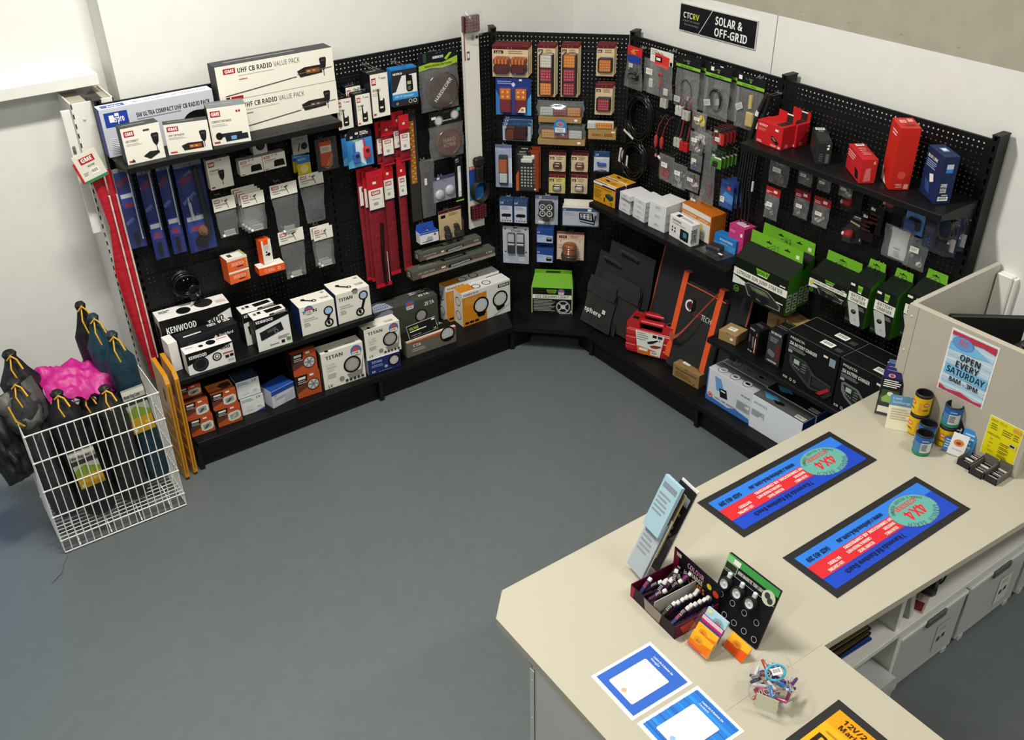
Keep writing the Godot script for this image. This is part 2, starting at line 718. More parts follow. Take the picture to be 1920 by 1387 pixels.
func room() -> void:
	var b := Mb.new()
	b.box(V(-7, -0.2, -1.2), V(8.0, 0.0, 11.0))
	struct("floor", b, M.floor, "grey painted concrete floor")
	b = Mb.new()
	b.box(V(0.137, 0, -0.36), V(3.4, 4.9, -0.11))          # lined part behind the shelving
	struct("wall_left", b, M.wall, "white lined wall behind the left shelving")
	b = Mb.new()
	b.box(V(-1.0, 0, -0.56), V(0.3, 4.9, -0.34))           # set-back part beside it
	b.box(V(-7, 2.45, -0.56), V(-1.0, 4.9, -0.34))
	b.box(V(-7, 0, -0.56), V(-4.6, 2.45, -0.34))
	struct("wall_recess", b, M.wall, "set-back white wall left of the shelving")
	b = Mb.new()
	b.box(V(XR + 0.11, 0, -0.4), V(XR + 0.36, 2.35, 8.5))
	struct("wall_right", b, M.wall, "white painted wall behind the right shelving")
	b = Mb.new()
	b.box(V(XR + 0.112, 2.351, -0.4), V(XR + 0.36, 4.9, 8.5))
	for j in 9:
		b.lathe([[0.0, 0.0], [0.007, 0.0], [0.007, 0.002], [0.0, 0.003]], 8, Transform3D(Basis(Vector3.BACK, PI / 2), V(XR + 0.112, 2.395, 0.25 + j * 0.3)))
	struct("wall_upper", b, M.raw_board, "unpainted board above the white wall")
	b = Mb.new()
	for z: float in [1.61]:
		b.paint(k("#5c5b57")).box(V(XR + 0.1085, 0.0, z), V(XR + 0.112, 2.35, z + 0.003))
	struct("trim_joint", b, M.matt, "dark joint between two wall sheets")
	b = Mb.new()
	b.box(V(-7.2, 0, -1.2), V(-7, 4.9, 11)); b.box(V(-7, 0, 8.6), V(8, 4.9, 8.8))
	struct("wall_rear", b, M.wall)
	b = Mb.new()
	b.box(V(-7.2, 4.9, -1.2), V(8, 5.05, 11))
	struct("ceiling", b, M.wall)
	# girt and posts of the set-back part
	b = Mb.new()
	b.box(V(-4.6, 2.118, -0.34), V(0.075, 2.178, -0.2), 0.003)
	struct("beam", b, M.white_steel, "white horizontal rail across the set-back wall")
	b = Mb.new()
	b.box(V(-1.0, 0, -0.34), V(-0.86, 0.12, -0.325))
	struct("baseboard_left", b, M.white_steel)


# ---------- counter, screen and what stands on them ----------
func flat_face(x: float, y: float, z: float, w: float, h: float, way: String) -> Face:   # lying face; way: where its text runs
	var b: Basis
	match way:
		"-x": b = Basis(Vector3.LEFT, Vector3.BACK, Vector3.UP)
		"+z": b = Basis(Vector3.BACK, Vector3.RIGHT, Vector3.UP)
		_: b = Basis(Vector3.RIGHT, Vector3.FORWARD, Vector3.UP)
	return face(Transform3D(b, V(x, y, z)), w, h)


func arc_text(f: Face, s: String, cx: float, cy: float, rx: float, ry: float, a0: float, a1: float, sz: float, c: Color, inward := false) -> void:
	var n := s.length()
	for j in n:
		if s[j] == " ":
			continue
		var a := lerpf(a0, a1, (j + 0.5) / n)
		var px := cx + cos(a) * rx
		var py := cy - sin(a) * ry
		var t := a - PI / 2 if not inward else a + PI / 2
		var hw := sz * f.h / f.w * 0.35
		f.x(s[j], px - cos(t) * hw, py + sin(t) * hw * f.w / f.h, sz, c, sz * f.h / f.w * 0.62, false, t)
		f.z -= 0.0002
	f.z += 0.0002


func bar_mat(label: String, x1: float, z1: float) -> void:     # x1, z1: corner that is top left for a customer
	var o := thing("counter_mat", label, "mat", Transform3D(Basis(), V(x1 - 0.41, TOP, z1 - 0.128)), "printed mats on the counter")
	var b := Mb.new().paint(k("#17181a"))
	b.box(V(-0.41, 0.0002, -0.128), V(0.41, 0.0032, 0.128), 0.001)
	part("rubber_base", b, M.rubber, o)
	var f := flat_face(0.41, 0.0032, 0.128, 0.82, 0.256, "-x")
	var blue := k("#1f4fc4")
	f.r(0.038, 0.12, 0.924, 0.76, k("#1d46bd")).r(0.038, 0.62, 0.924, 0.26, k("#2f78d8")).r(0.2, 0.36, 0.762, 0.28, k("#cf2c34"))
	f.p([0.2, 0.3, 0.962, 0.34, 0.962, 0.36, 0.2, 0.36], k("#3a3aa8"))
	f.e(0.235, 0.5, 0.145, 0.105, k("#6a6f9c"), 40).e(0.235, 0.5, 0.141, 0.101, k("#62a79c"), 40)
	arc_text(f, "RAINBOW BEACH", 0.235, 0.5, 0.115, 0.245, 2.75, 0.55, 0.085, k("#2c2f78"))
	arc_text(f, "TOURING & RECOVERY EQUIPMENT", 0.235, 0.5, 0.128, 0.3, 3.5, 5.95, 0.05, k("#15203a"), true)
	f.x("4X4", 0.165, 0.56, 0.19, k("#d8242e"), 0.14).x("ACCESSORIES", 0.155, 0.7, 0.085, k("#d8242e"), 0.16)
	f.x("7 Karoonda Rd Rainbow Beach", 0.42, 0.29, 0.085, k("#10193f"), 0.42)
	var cols := [["SOLAR PANELS", "INVERTERS", "UHF COMMUNICATIONS"], ["RECOVERY TRACKS", "CARAVAN & TRAILER PARTS", "AIR COMPRESSORS"], ["LED LIGHTING", "BATTERIES", ""]]
	for j in 3:
		for m in 3:
			if cols[j][m]:
				f.x(cols[j][m], [0.4, 0.58, 0.8][j] - m * 0.012, 0.435 + m * 0.088, 0.052, k("#f0e6e2"), [0.09, 0.11, 0.1][j] if m == 0 else [0.0, 0.1, 0.17, 0.08][[[1, 3, 2], [1, 2, 2], [1, 3, 0]][j][m]])
	f.x("www.rainbow4x4.com.au", 0.385, 0.77, 0.085, k("#10193f"), 0.33).x("0428 453 289", 0.78, 0.77, 0.08, k("#10193f"), 0.15)
	put(o, f, "printed_face")


func counter() -> void:
	var b: Mb
	var f: Face
	var o: Node3D
	# worktop and body
	o = thing("counter", "L-shaped beige shop counter with a chamfered corner", "counter", Transform3D())
	b = Mb.new()
	var pg := PackedVector2Array([Vector2(0.351, -2.996), Vector2(3.1, -2.99), Vector2(3.1, -3.95), Vector2(1.093, -3.857), Vector2(1.093, -5.4), Vector2(0.238, -5.4), Vector2(0.256, -3.095)])
	b.prism(pg, TOP - 0.033, TOP, Transform3D(Basis(Vector3.RIGHT, Vector3.FORWARD, Vector3.UP), V(0, 0, 0)))
	part("worktop", b, M.counter_top, o)
	b = Mb.new()
	b.box(V(0.256, 0, 3.3), V(0.272, TOP - 0.034, 5.4)); b.box(V(0.256, 0, 3.3), V(2.95, TOP - 0.034, 3.316)); b.box(V(1.04, 0, 3.9), V(1.056, TOP - 0.034, 5.4))
	part("panel", b, M.counter_panel, o)
	b = Mb.new().paint(k("#c3c6c2"))
	b.box(V(0.2535, 0.02, 3.3), V(0.256, TOP - 0.06, 3.325), 0.0006); part("edge_strip", b, M.gloss, o)
	b = Mb.new().paint(k("#4a4c4a")); b.box(V(0.2545, 0.02, 3.3255), V(0.2562, TOP - 0.045, 3.3275)); part("groove", b, M.matt, o)
	b = Mb.new().paint(k("#b9bcb8"))
	for j in 3:
		b.lathe([[0.0, 0], [0.004, 0.0], [0.003, 0.002], [0, 0.0025]], 8, Transform3D(Basis(Vector3.BACK, PI / 2), V(0.2535, 0.84 - j * 0.2, 3.314)))
	part("screw_head", b, M.gloss, o)
	b = Mb.new().paint(k("#8f8a7c")); b.box(V(0.247, TOP - 0.001, 3.848), V(1.093, TOP + 0.0002, 3.8492)); part("seam", b, M.matt, o)
	# screen at the end of the counter
	o = thing("counter_screen", "tall beige screen panel standing across the end of the counter", "screen", V3(2.442, TOP, 3.1))
	b = Mb.new().paint(k("#b3ae9f"))
	b.box(V(0, 0.0005, 0), V(0.03, 0.556, 0.64), 0.002); part("front_panel", b, M.carton, o)
	b = Mb.new().paint(k("#b3b0a6"))
	b.box(V(0.03, -0.8, -0.004), V(0.665, 0.556, 0.02), 0.002); part("side_panel", b, M.carton, o)
	b = Mb.new().paint(k("#77736a")); b.box(V(-0.0008, 0.002, 0.047), V(0.001, 0.552, 0.0485)); part("groove", b, M.matt, o)
	for j in 3:
		b = Mb.new().paint(k("#c3bfb2")); b.lathe([[0.0, 0], [0.006, 0.0], [0.004, 0.002], [0, 0.0025]], 10, Transform3D(Basis(Vector3.BACK, PI / 2), V(-0.0005, 0.5 - j * 0.17, 0.022))); part("screw_head", b, M.gloss, o)
	b = Mb.new(); b.box(V(3.075, 0.9, 3.125), V(3.12, 1.47, 3.2), 0.004); b.box(V(3.09, 0.9, 3.2), V(3.12, 1.46, 3.215), 0.002)
	struct("trim_1", b, M.white_steel, "white vertical trim on the right wall behind the screen")
	# mats
	bar_mat("printed blue and red counter mat lying nearer the shelves", 2.09, 3.322)
	bar_mat("printed blue and red counter mat lying nearer the inner counter edge", 2.124, 3.742)
	o = thing("counter_mat", "yellow printed counter mat with black border, cut by the picture's lower edge", "mat", V3(0.825, TOP, 4.43))
	b = Mb.new().paint(k("#17181a")); b.box(V(-0.127, 0.0002, -0.4), V(0.127, 0.0032, 0.4), 0.001); part("rubber_base", b, M.rubber, o)
	f = flat_face(0.127, 0.0032, -0.4, 0.8, 0.254, "+z"); f.r(0.035, 0.12, 0.93, 0.76, k("#e89a1c")).r(0.035, 0.4, 0.93, 0.48, k("#eead1e"))
	for j in 6:
		f.p([0.05 + j * 0.15, 0.8, 0.08 + j * 0.15, 0.72, 0.16 + j * 0.15, 0.78, 0.12 + j * 0.15, 0.86], k("#f0bb2a"))
	f.x("12V/24V Repairs", 0.08, 0.26, 0.075, k("#3a2410"), 0.3).x("Marine & Caravan", 0.085, 0.37, 0.075, k("#3a2410"), 0.3).bars(0.07, 0.5, 0.2, 1, 0.05, k("#b0802a")).x("POWER", 0.05, 0.8, 0.2, k("#2c2010"), 0.4); put(o, f, "printed_face")
	# review sheets
	for j in 2:
		o = thing("review_sheet", ["blue and white printed sheet lying flat, the farther of two", "striped blue and white printed sheet lying flat, the nearer of two"][j], "sheet", V3(0.493, TOP, [3.598, 3.826][j], -1.4), "printed review sheets")
		b = Mb.new().paint(k("#e6e8ea")); b.box(V(-0.129, 0.0002, -0.106), V(0.129, 0.0009, 0.106)); part("paper", b, M.carton, o)
		f = flat_face(0.129, 0.0009, -0.106, 0.212, 0.258, "+z"); f.r(0.055, 0.045, 0.89, 0.9, k("#2f63c0") if j == 0 else k("#2a76d0"))
		if j:
			for m in 9:
				f.r(0.055, 0.07 + m * 0.1, 0.89, 0.03 + 0.02 * sin(m * 2.0), k("#2f8ade") if m % 2 else k("#2565bd"))
		f.x("Leave Us A Review On", 0.27, 0.14, 0.028, CREAM, 0.44).x("Google" if j == 0 else "Facebook", 0.27, 0.19, 0.028, k("#c9d8f0"), 0.2)
		f.p([0.22, 0.25, 0.24, 0.235, 0.76, 0.235, 0.78, 0.25, 0.78, 0.84, 0.76, 0.855, 0.24, 0.855, 0.22, 0.84], k("#ebebea")).e(0.5, 0.79, 0.045, 0.045, k("#dba888") if j == 0 else k("#8fb4d8")); put(o, f, "printed_face")
	# poster and price sheet on the screen
	o = thing("opening_poster", "red, white and blue opening hours poster fixed to the counter screen", "poster", Transform3D(Basis(Vector3.BACK, Vector3.UP, Vector3.LEFT), V(2.441, 1.184, 3.42)))
	b = Mb.new().paint(k("#e6e8ea")); b.box(V(-0.1065, 0, -0.001), V(0.1065, 0.3, 0.0008)); part("paper", b, M.carton, o)
	f = front_of(0.213, 0.3, 0.0008)
	f.r(0.035, 0.025, 0.93, 0.95, k("#b9d2e2"))
	for j in 12:
		f.p([0.035, 0.1 + j * 0.07, 0.3 + 0.05 * sin(j * 2.0), 0.09 + j * 0.07, 0.965, 0.11 + j * 0.07, 0.965, 0.135 + j * 0.07, 0.5, 0.12 + j * 0.07, 0.035, 0.13 + j * 0.07], k("#cfe0ea") if j % 2 else k("#a5c8de"))
	f.p([0.035, 0.19, 0.6, 0.16, 0.9, 0.25, 0.5, 0.3, 0.035, 0.32], k("#76b8e4"))
	f.p([0.035, 0.025, 0.965, 0.025, 0.965, 0.13, 0.7, 0.1, 0.4, 0.12, 0.2, 0.075, 0.035, 0.09], k("#b5384a")).p([0.035, 0.9, 0.2, 0.94, 0.5, 0.9, 0.8, 0.94, 0.965, 0.92, 0.965, 0.975, 0.035, 0.975], k("#b5384a"))
	f.e(0.3, 0.17, 0.23, 0.14, k("#4a78b8"), 32).e(0.3, 0.17, 0.22, 0.13, k("#5f97d2"), 32).x("4X4", 0.2, 0.17, 0.06, k("#d4484c"), 0.2).x("ACCESSORIES", 0.19, 0.205, 0.02, k("#d4484c"), 0.22)
	f.r(0.06, 0.55, 0.9, 0.14, k("#6db4dd")).x("OPEN", 0.3, 0.42, 0.095, k("#24262c"), 0.44).x("EVERY", 0.25, 0.54, 0.095, k("#24262c"), 0.5).x("SATURDAY", 0.1, 0.665, 0.095, k("#24262c"), 0.82).x("8AM - 3PM", 0.2, 0.79, 0.07, k("#24262c"), 0.62); put(o, f, "printed_face")
	o = thing("price_sheet", "yellow battery price sheet fixed low on the counter screen", "sign", Transform3D(Basis(Vector3.BACK, Vector3.UP, Vector3.LEFT), V(2.441, 0.992, 3.643)))
	b = Mb.new().paint(k("#e8e4b0")); b.box(V(-0.074, 0, -0.001), V(0.074, 0.192, 0.0006)); part("paper", b, M.carton, o)
	f = front_of(0.148, 0.192, 0.0006); f.r(0.025, 0.02, 0.95, 0.96, k("#e0d414")).x("AMP TECH", 0.06, 0.12, 0.055, k("#5a5210"), 0.46, false).bars(0.1, 0.17, 0.2, 3, 0.055, k("#7a7118")).bars(0.45, 0.2, 0.3, 3, 0.055, k("#7a7118")).bars(0.78, 0.2, 0.16, 3, 0.055, k("#7a7118")).e(0.84, 0.1, 0.14, 0.06, k("#d8a03c")).ring(0.84, 0.1, 0.12, 0.115, k("#c05a2c")).x("PROCELL", 0.06, 0.46, 0.05, k("#5a5210"), 0.4, false)
	for j in 4:
		f.x(["AA", "AAA", "9V", "CR2032"][j], 0.16, 0.56 + j * 0.1, 0.035, k("#5a5210"), [0.09, 0.13, 0.08, 0.2][j], false).bars(0.48, 0.53 + j * 0.1, 0.3, 2, 0.04, k("#7a7118"))
	f.r(0.74, 0.44, 0.2, 0.09, k("#c9c7b9")).r(0.76, 0.46, 0.13, 0.05, INK); put(o, f, "printed_face")
	counter_items()
	under_counter()


func V3(x: float, y: float, z: float, yaw := 0.0) -> Transform3D:
	return xf(V(x, y, z), yaw)


func leaf_holder(o: Node3D, w: float, h: float, dep: float, back: float) -> void:     # clear acrylic holder, front at z = 0
	var b := Mb.new()
	b.box(V(-w / 2, 0, -dep), V(w / 2, 0.003, 0.01), 0.001)
	b.box(V(-w / 2, 0.0, -0.002), V(w / 2, h, 0), 0.0008, xf(V(0, 0, 0), 0, -12))
	b.box(V(-w / 2, 0.0, -0.002), V(w / 2, back, 0), 0.0008, xf(V(0, 0, -dep), 0, -12))
	for s: float in [-w / 2, w / 2 - 0.002]:
		b.box(V(s, 0.0, -dep), V(s + 0.002, h, 0), 0.0006, xf(V(0, 0, 0), 0, -12))
	part("clear_holder", b, M.clear, o)


func counter_items() -> void:
	var b: Mb
	var f: Face
	var o: Node3D
	# brochure stand seen from behind-left: leaflets lean along the counter
	o = thing("brochure_stand", "clear two-tier brochure stand at the counter's outer edge", "stand", V3(0.86, TOP, 3.235, -8))
	b = Mb.new()
	for q: Array in [[-0.1, 0.01, 0.2, 0.045], [-0.03, 0.12, 0.21, -0.01], [0.02, 0.01, 0.33, 0.03]]:
		var w := Transform3D(Basis(Vector3.BACK, -0.42), V(q[0], q[1], 0.0))
		b.box(V(-0.0015, 0, -0.055), V(0.0015, q[2] * 0.75, 0.055), 0.001, w)
	b.box(V(-0.11, 0, -0.055), V(0.1, 0.003, 0.055), 0.001)
	for s: float in [-0.055, 0.053]:
		b.prism(PackedVector2Array([Vector2(-0.1, 0.0), Vector2(0.02, 0.0), Vector2(0.1, 0.2), Vector2(0.02, 0.18)]), s, s + 0.002)
	part("clear_holder", b, M.clear, o)
	var lf := [[-0.07, 0.02, 0.24, "#a8b4bc"], [-0.055, 0.02, 0.25, "#d9dde0"], [-0.02, 0.13, 0.26, "#23252a"], [-0.012, 0.1, 0.27, "#b9a86a"], [0.0, 0.02, 0.35, "#1d1f24"], [0.008, 0.02, 0.355, "#d5d8da"], [-0.004, 0.19, 0.215, "#9fc0d0"]]
	for j in lf.size():
		var q: Array = lf[j]
		var lo := thing("brochure", ["grey brochure lowest in the clear stand", "white brochure second in the clear stand", "black brochure with a picture in the upper tier", "thin tan brochure in the upper tier", "black brochure behind in the clear stand", "white brochure behind the black one", "pale blue pad of brochures topmost in the clear stand"][j], "brochure", V3(0.86, TOP + 0.004, 3.235, -8) * Transform3D(Basis(Vector3.BACK, -0.42), V(q[0], q[1], 0)), "brochures in the clear stand")
		var w := 0.004 if j < 6 else 0.014
		b = Mb.new().paint(k(q[3])); b.box(V(-w, 0, -0.048), V(w * 0.2, q[2], 0.048), 0.0008); part("pages", b, M.carton, lo)
		f = face(Transform3D(Basis(Vector3.BACK, Vector3.UP, Vector3.LEFT), V(-w, q[2], -0.048)), 0.096, q[2])
		if j == 2:
			f.r(0.1, 0.06, 0.8, 0.3, k("#6a5a4a")).r(0.15, 0.42, 0.6, 0.05, CREAM)
		else:
			f.r(0.1, 0.1, 0.8, 0.1, k("#7f8c94")).bars(0.1, 0.3, 0.7, 5, 0.08, k("#8a949a"))
		part("printed_cover", f.b, M.print, lo)
	# lighter box
	o = thing("lighter_box", "dark printed display box of lighters with a raised header", "display box", V3(0.805, TOP, 3.42, -3))
	b = Mb.new().paint(k("#1d1220"))
	b.box(V(-0.1, 0.001, -0.122), V(0.1, 0.004, 0.122)); b.box(V(-0.1, 0, -0.122), V(-0.097, 0.055, 0.122)); b.box(V(0.097, 0, -0.122), V(0.1, 0.14, 0.122))
	b.paint(k("#5a1430")); b.box(V(-0.1, 0, 0.119), V(0.1, 0.06, 0.122)); b.box(V(-0.1, 0, -0.122), V(0.1, 0.06, -0.119)); part("tray", b, M.carton, o)
	b = Mb.new().paint(k("#b9b7b0")); b.box(V(-0.097, 0.004, 0.002), V(0.097, 0.075, 0.004)); part("divider", b, M.carton, o)
	f = face(Transform3D(Basis(Vector3.BACK, Vector3.UP, Vector3.LEFT), V(0.097, 0.14, -0.122)), 0.244, 0.14)
	f.r(0, 0, 1, 1, k("#121016")).p([0, 0, 0.12, 0.1, 0.1, 1, 0, 1], k("#8a1a3a")).r(0.06, 0.08, 0.1, 0.12, CREAM).x("COLOUR", 0.3, 0.3, 0.16, k("#d89ab4"), 0.36).x("CHANGE", 0.34, 0.5, 0.15, k("#d8d2c0"), 0.3).x("FLAMES", 0.28, 0.74, 0.18, k("#e0863a"), 0.42).e(0.78, 0.3, 0.05, 0.05, k("#e6cf2a")).e(0.92, 0.36, 0.06, 0.06, k("#d8402c")).e(0.94, 0.85, 0.04, 0.04, k("#d8502c")); put(o, f, "printed_header")
	f = face(Transform3D(Basis(Vector3.BACK, Vector3.UP, Vector3.LEFT), V(-0.1, 0.055, -0.122)), 0.244, 0.055); f.p([0.3, 0, 0.7, 0, 0.66, 0.9, 0.34, 0.9], k("#9a8a80")).p([0, 0, 0.1, 0, 0.06, 1, 0, 1], k("#9a1a3c")); put(o, f, "printed_front")
	f = face(Transform3D(Basis(Vector3.RIGHT, Vector3.UP, Vector3.BACK), V(-0.1, 0.06, 0.122)), 0.2, 0.06); f.p([0.1, 0.2, 0.4, 0.1, 0.5, 0.9, 0.2, 0.9], k("#b0402c")).p([0.6, 0.1, 0.9, 0.3, 0.8, 0.9], k("#2a1a5a")); put(o, f, "printed_side")
	var lb := ["#1f2450", "#2a1a30", "#17181c", "#3a1430"]
	var first: Node3D = null
	for j in 34:
		var side := 0 if j < 14 else 1
		var row := (j % 14) / 7 if side == 0 else (j - 14) / 10
		var kx := (j % 7) if side == 0 else (j - 14) % 10
		var p := V(-0.085 + kx * (0.026 if side == 0 else 0.019), 0.008 + 0.012 * row, (-0.09 + row * 0.052) if side == 0 else (0.03 + row * 0.05))
		rng.seed = 500 + j
		var t := V3(0.805, TOP, 3.42, -3) * xf(p + V(0, 0.01 * rng.randf() + (0.014 if side == 0 else 0.0), 0), -90 + (rng.randf() - 0.5) * (70 if side == 0 else 8), -62 + rng.randf() * 14)
		var lo := thing("lighter", "dark lighter with silver print lying in the %s half of the display box" % ("far" if side == 0 else "near"), "lighter", t, "lighters in the display box %s half" % ("far" if side == 0 else "near"))
		b = Mb.new().paint(k(lb[j % 4])); b.box(V(-0.008, 0, -0.006), V(0.008, 0.058, 0.006), 0.003); part("body", b, M.gloss, lo)
		b = Mb.new().paint(k("#c9cac6")); b.box(V(-0.0075, 0.058, -0.0055), V(0.0075, 0.074, 0.0055), 0.002); part("metal_cap", b, M.gloss, lo)
		f = face(Transform3D(Basis(), V(-0.008, 0.058, 0.0061)), 0.016, 0.058); f.bars(0.1, 0.1, 0.8, 4, 0.1, k("#9a9690") if j % 3 else k("#b0355a")); part("printed_label", f.b, M.print, lo)
	# business cards
	o = thing("card_holder", "clear tiered business card holder beside the lighter box", "card holder", V3(0.757, TOP, 3.622, 0))
	b = Mb.new(); b.box(V(-0.045, 0, -0.052), V(0.045, 0.003, 0.052), 0.001)
	for s: float in [-0.053, 0.05]:
		b.prism(PackedVector2Array([Vector2(-0.045, 0.0), Vector2(0.045, 0.0), Vector2(0.05, 0.12), Vector2(0.03, 0.125), Vector2(-0.045, 0.03)]), s, s + 0.003)
	b.box(V(-0.046, 0, -0.052), V(-0.043, 0.03, 0.052), 0.001); part("clear_holder", b, M.clear, o)
	var bc := [["yellow and orange business cards in the lowest pocket", "#f0ac1e", 0.0], ["yellow business cards in the second pocket", "#f0b424", 1.0], ["purple and pink business cards in the third pocket", "#4a3a8c", 2.0], ["pale blue business cards in the top pocket", "#a8ccd8", 3.0]]
	for j in 4:
		var lo := thing("business_cards", bc[j][0], "cards", V3(0.757, TOP, 3.622) * Transform3D(Basis(Vector3.BACK, -0.5), V(-0.034 + j * 0.02, 0.006 + j * 0.024, 0)), "business card stacks")
		b = Mb.new().paint(k(bc[j][1])); b.box(V(-0.004, 0, -0.046), V(0.006, 0.056, 0.046), 0.0006); part("cards", b, M.carton, lo)
		f = face(Transform3D(Basis(Vector3.BACK, Vector3.UP, Vector3.LEFT), V(-0.004, 0.056, -0.046)), 0.092, 0.056)
		if j < 2:
			f.p([0, 0.6, 1, 0.3, 1, 1, 0, 1], k("#e2761c")).e(0.36, 0.42, 0.2, 0.14, k("#d8922a")).x("4X4", 0.26, 0.5, 0.14, k("#c0442c"), 0.2).r(0, 0.84, 0.7, 0.16, k("#cf3a22"))
		elif j == 2:
			f.r(0, 0.0, 1, 0.24, k("#d8b8c4")).r(0, 0.24, 1, 0.14, k("#b8245a")).e(0.6, 0.75, 0.2, 0.12, k("#b0406a"))
		else:
			f.e(0.66, 0.5, 0.25, 0.18, k("#6fb0b4")).x("4X4", 0.52, 0.6, 0.22, k("#c8383c"), 0.26).r(0.06, 0.1, 0.2, 0.2, k("#d8d49a"))
		part("printed_front", f.b, M.print, lo)
	o = thing("business_cards", "loose orange business card stack leaning beside the holder", "cards", V3(0.832, TOP, 3.7, -4) * Transform3D(Basis(Vector3.BACK, -0.75), V(-0.02, 0.002, 0)), "business card stacks")
	b = Mb.new().paint(k("#f0ac1e")); b.box(V(-0.003, 0, -0.046), V(0.003, 0.06, 0.046), 0.0006); part("cards", b, M.carton, o)
	f = face(Transform3D(Basis(Vector3.BACK, Vector3.UP, Vector3.LEFT), V(-0.003, 0.06, -0.046)), 0.092, 0.06); f.p([0, 0.6, 1, 0.4, 1, 1, 0, 1], k("#d8501c")).e(0.45, 0.4, 0.2, 0.13, k("#e08a2a")).x("4X4", 0.34, 0.46, 0.12, k("#c0442c"), 0.2); put(o, f)
	# torch display card: faces the counter's inner side
	o = thing("torch_display", "black and green display card of small round torches leaning back", "display card", V3(0.90, TOP, 3.618, 0) * Transform3D(Basis(Vector3.BACK, -0.34), V(0, 0, 0)))
	b = Mb.new().paint(k("#141516")); b.box(V(-0.012, 0, -0.115), V(0.0, 0.24, 0.115), 0.001); part("card", b, M.carton, o)
	f = face(Transform3D(Basis(Vector3.BACK, Vector3.UP, Vector3.LEFT), V(-0.012, 0.24, -0.115)), 0.23, 0.24)
	f.r(0, 0, 1, 0.11, k("#3f9a48")).r(0, 0.02, 0.13, 0.1, k("#7fc47f")).r(0.13, 0.03, 0.13, 0.08, CREAM).r(0, 0.115, 0.24, 0.13, k("#8fae8a")).r(0.015, 0.13, 0.21, 0.1, k("#22301f")).x("MINI MAGNETIC TORK LIGHT", 0.26, 0.2, 0.05, k("#d8dcd4"), 0.5).r(0, 0.26, 1, 0.006, k("#c9cdc6")).e(0.87, 0.2, 0.12, 0.12, k("#c9cdb4")).e(0.84, 0.18, 0.05, 0.05, k("#3a3c38")).e(0.91, 0.23, 0.05, 0.05, k("#3a3c38"))
	for j in 9:
		var x := 0.13 + (j % 4) * 0.24 if j < 4 else 0.12 + (j - 4) * 0.2
		f.ring(x, 0.64 if j < 4 else 0.88, 0.05, 0.042, k("#b9bbb8"))
	put(o, f)
	for j in 3:
		var lo := thing("torch", ["round torch fixed first on the display card, by the lighter box", "round torch fixed in the middle of the display card", "round torch fixed third on the display card"][j], "torch", V3(0.90, TOP, 3.618, 0) * Transform3D(Basis(Vector3.BACK, -0.34), V(0, 0, 0)) * Transform3D(Basis(Vector3.BACK, Vector3.UP, Vector3.LEFT), V(-0.012, 0.142, -0.075 + j * 0.058)), "round torches on the display card")
		b = Mb.new().paint(k("#131415")); b.lathe([[0.022, 0.0], [0.024, 0.01], [0.023, 0.03], [0.019, 0.03], [0.017, 0.026]], 20, xf(V(0, 0, 0), 0, 90)); part("torch_body", b, M.rubber, lo)
		b = Mb.new().paint(k("#c9cdcc")); b.lathe([[0.018, 0.027], [0.01, 0.022], [0.004, 0.026], [0, 0.027]], 18, xf(V(0, 0, 0), 0, 90), false); part("reflector", b, M.lens, lo)
		b = Mb.new().paint(k("#d0d2d0")); b.box(V(-0.008, 0.02, 0.004), V(0.008, 0.042, 0.016), 0.003); part("clip", b, M.gloss, lo)
	# jar of key rings
	o = thing("clear_jar", "round clear plastic jar with tilted mouth, full of key rings", "jar", V3(0.80, TOP, 3.89, 0))
	b = Mb.new()
	b.lathe([[0.0, 0.002], [0.07, 0.002], [0.085, 0.012], [0.092, 0.045], [0.088, 0.085], [0.07, 0.108]], 28, Transform3D(), false)
	b.lathe([[0.064, 0.0], [0.06, 0.02], [0.064, 0.028], [0.061, 0.03]], 28, Transform3D(Basis(Vector3.BACK, 0.45), V(-0.012, 0.1, -0.004)), false); part("clear_shell", b, M.clear, o)
	b = Mb.new().paint(k("#dfe2c8")); b.box(V(-0.0925, 0.02, -0.035), V(-0.0915, 0.085, 0.035), 0.0, xf(V(0, 0, 0), 25)); part("paper_label", b, M.carton, o)
	var kc := ["#2a6fb8", "#8a2050", "#b9bbbc", "#3aa0c4", "#c0306a", "#1d2a50", "#a84a30", "#c9cacb", "#55206a"]
	for j in 46:
		rng.seed = 900 + j
		var a := rng.randf() * TAU
		var r := 0.066 * sqrt(rng.randf())
		var lo := thing("key_ring", "small metallic key ring torch among many in the clear jar", "key ring", V3(0.80 + cos(a) * r - 0.006, TOP + 0.016 + 0.088 * pow(rng.randf(), 0.8) * (1 - 0.25 * r / 0.066), 3.89 + sin(a) * r) * Transform3D(Basis.from_euler(V(rng.randf() * TAU, rng.randf() * TAU, rng.randf() * 2)), Vector3()), "key rings in the clear jar")
		b = Mb.new().paint(k(kc[j % 9])); b.lathe([[0.0, -0.022], [0.005, -0.022], [0.006, -0.012], [0.006, 0.016], [0.0045, 0.02], [0, 0.021]], 8, Transform3D(), false); part("torch_body", b, M.lens, lo)
		b = Mb.new().paint(k("#c9cacb")); loop_of(b, V(0, 0.028, 0), 0.007, 0.007, 0.001, 0.0, 10); part("ring", b, M.gloss, lo)
	o = thing("key_ring", "large turquoise carabiner with a barcode tag on top of the key rings", "key ring", V3(0.775, TOP + 0.13, 3.90, -20) * Transform3D(Basis(Vector3.RIGHT, -1.2), Vector3()))
	b = Mb.new().paint(k("#3fb0d0")); loop_of(b, V(0, 0, 0), 0.033, 0.022, 0.0042, 0.0, 20); part("clip", b, M.lens, o)
	f = face(xf(V(-0.015, 0.012, 0.006)), 0.034, 0.022); f.code(0, 0, 1, 1); put(o, f, "barcode_tag")
	counter_end()


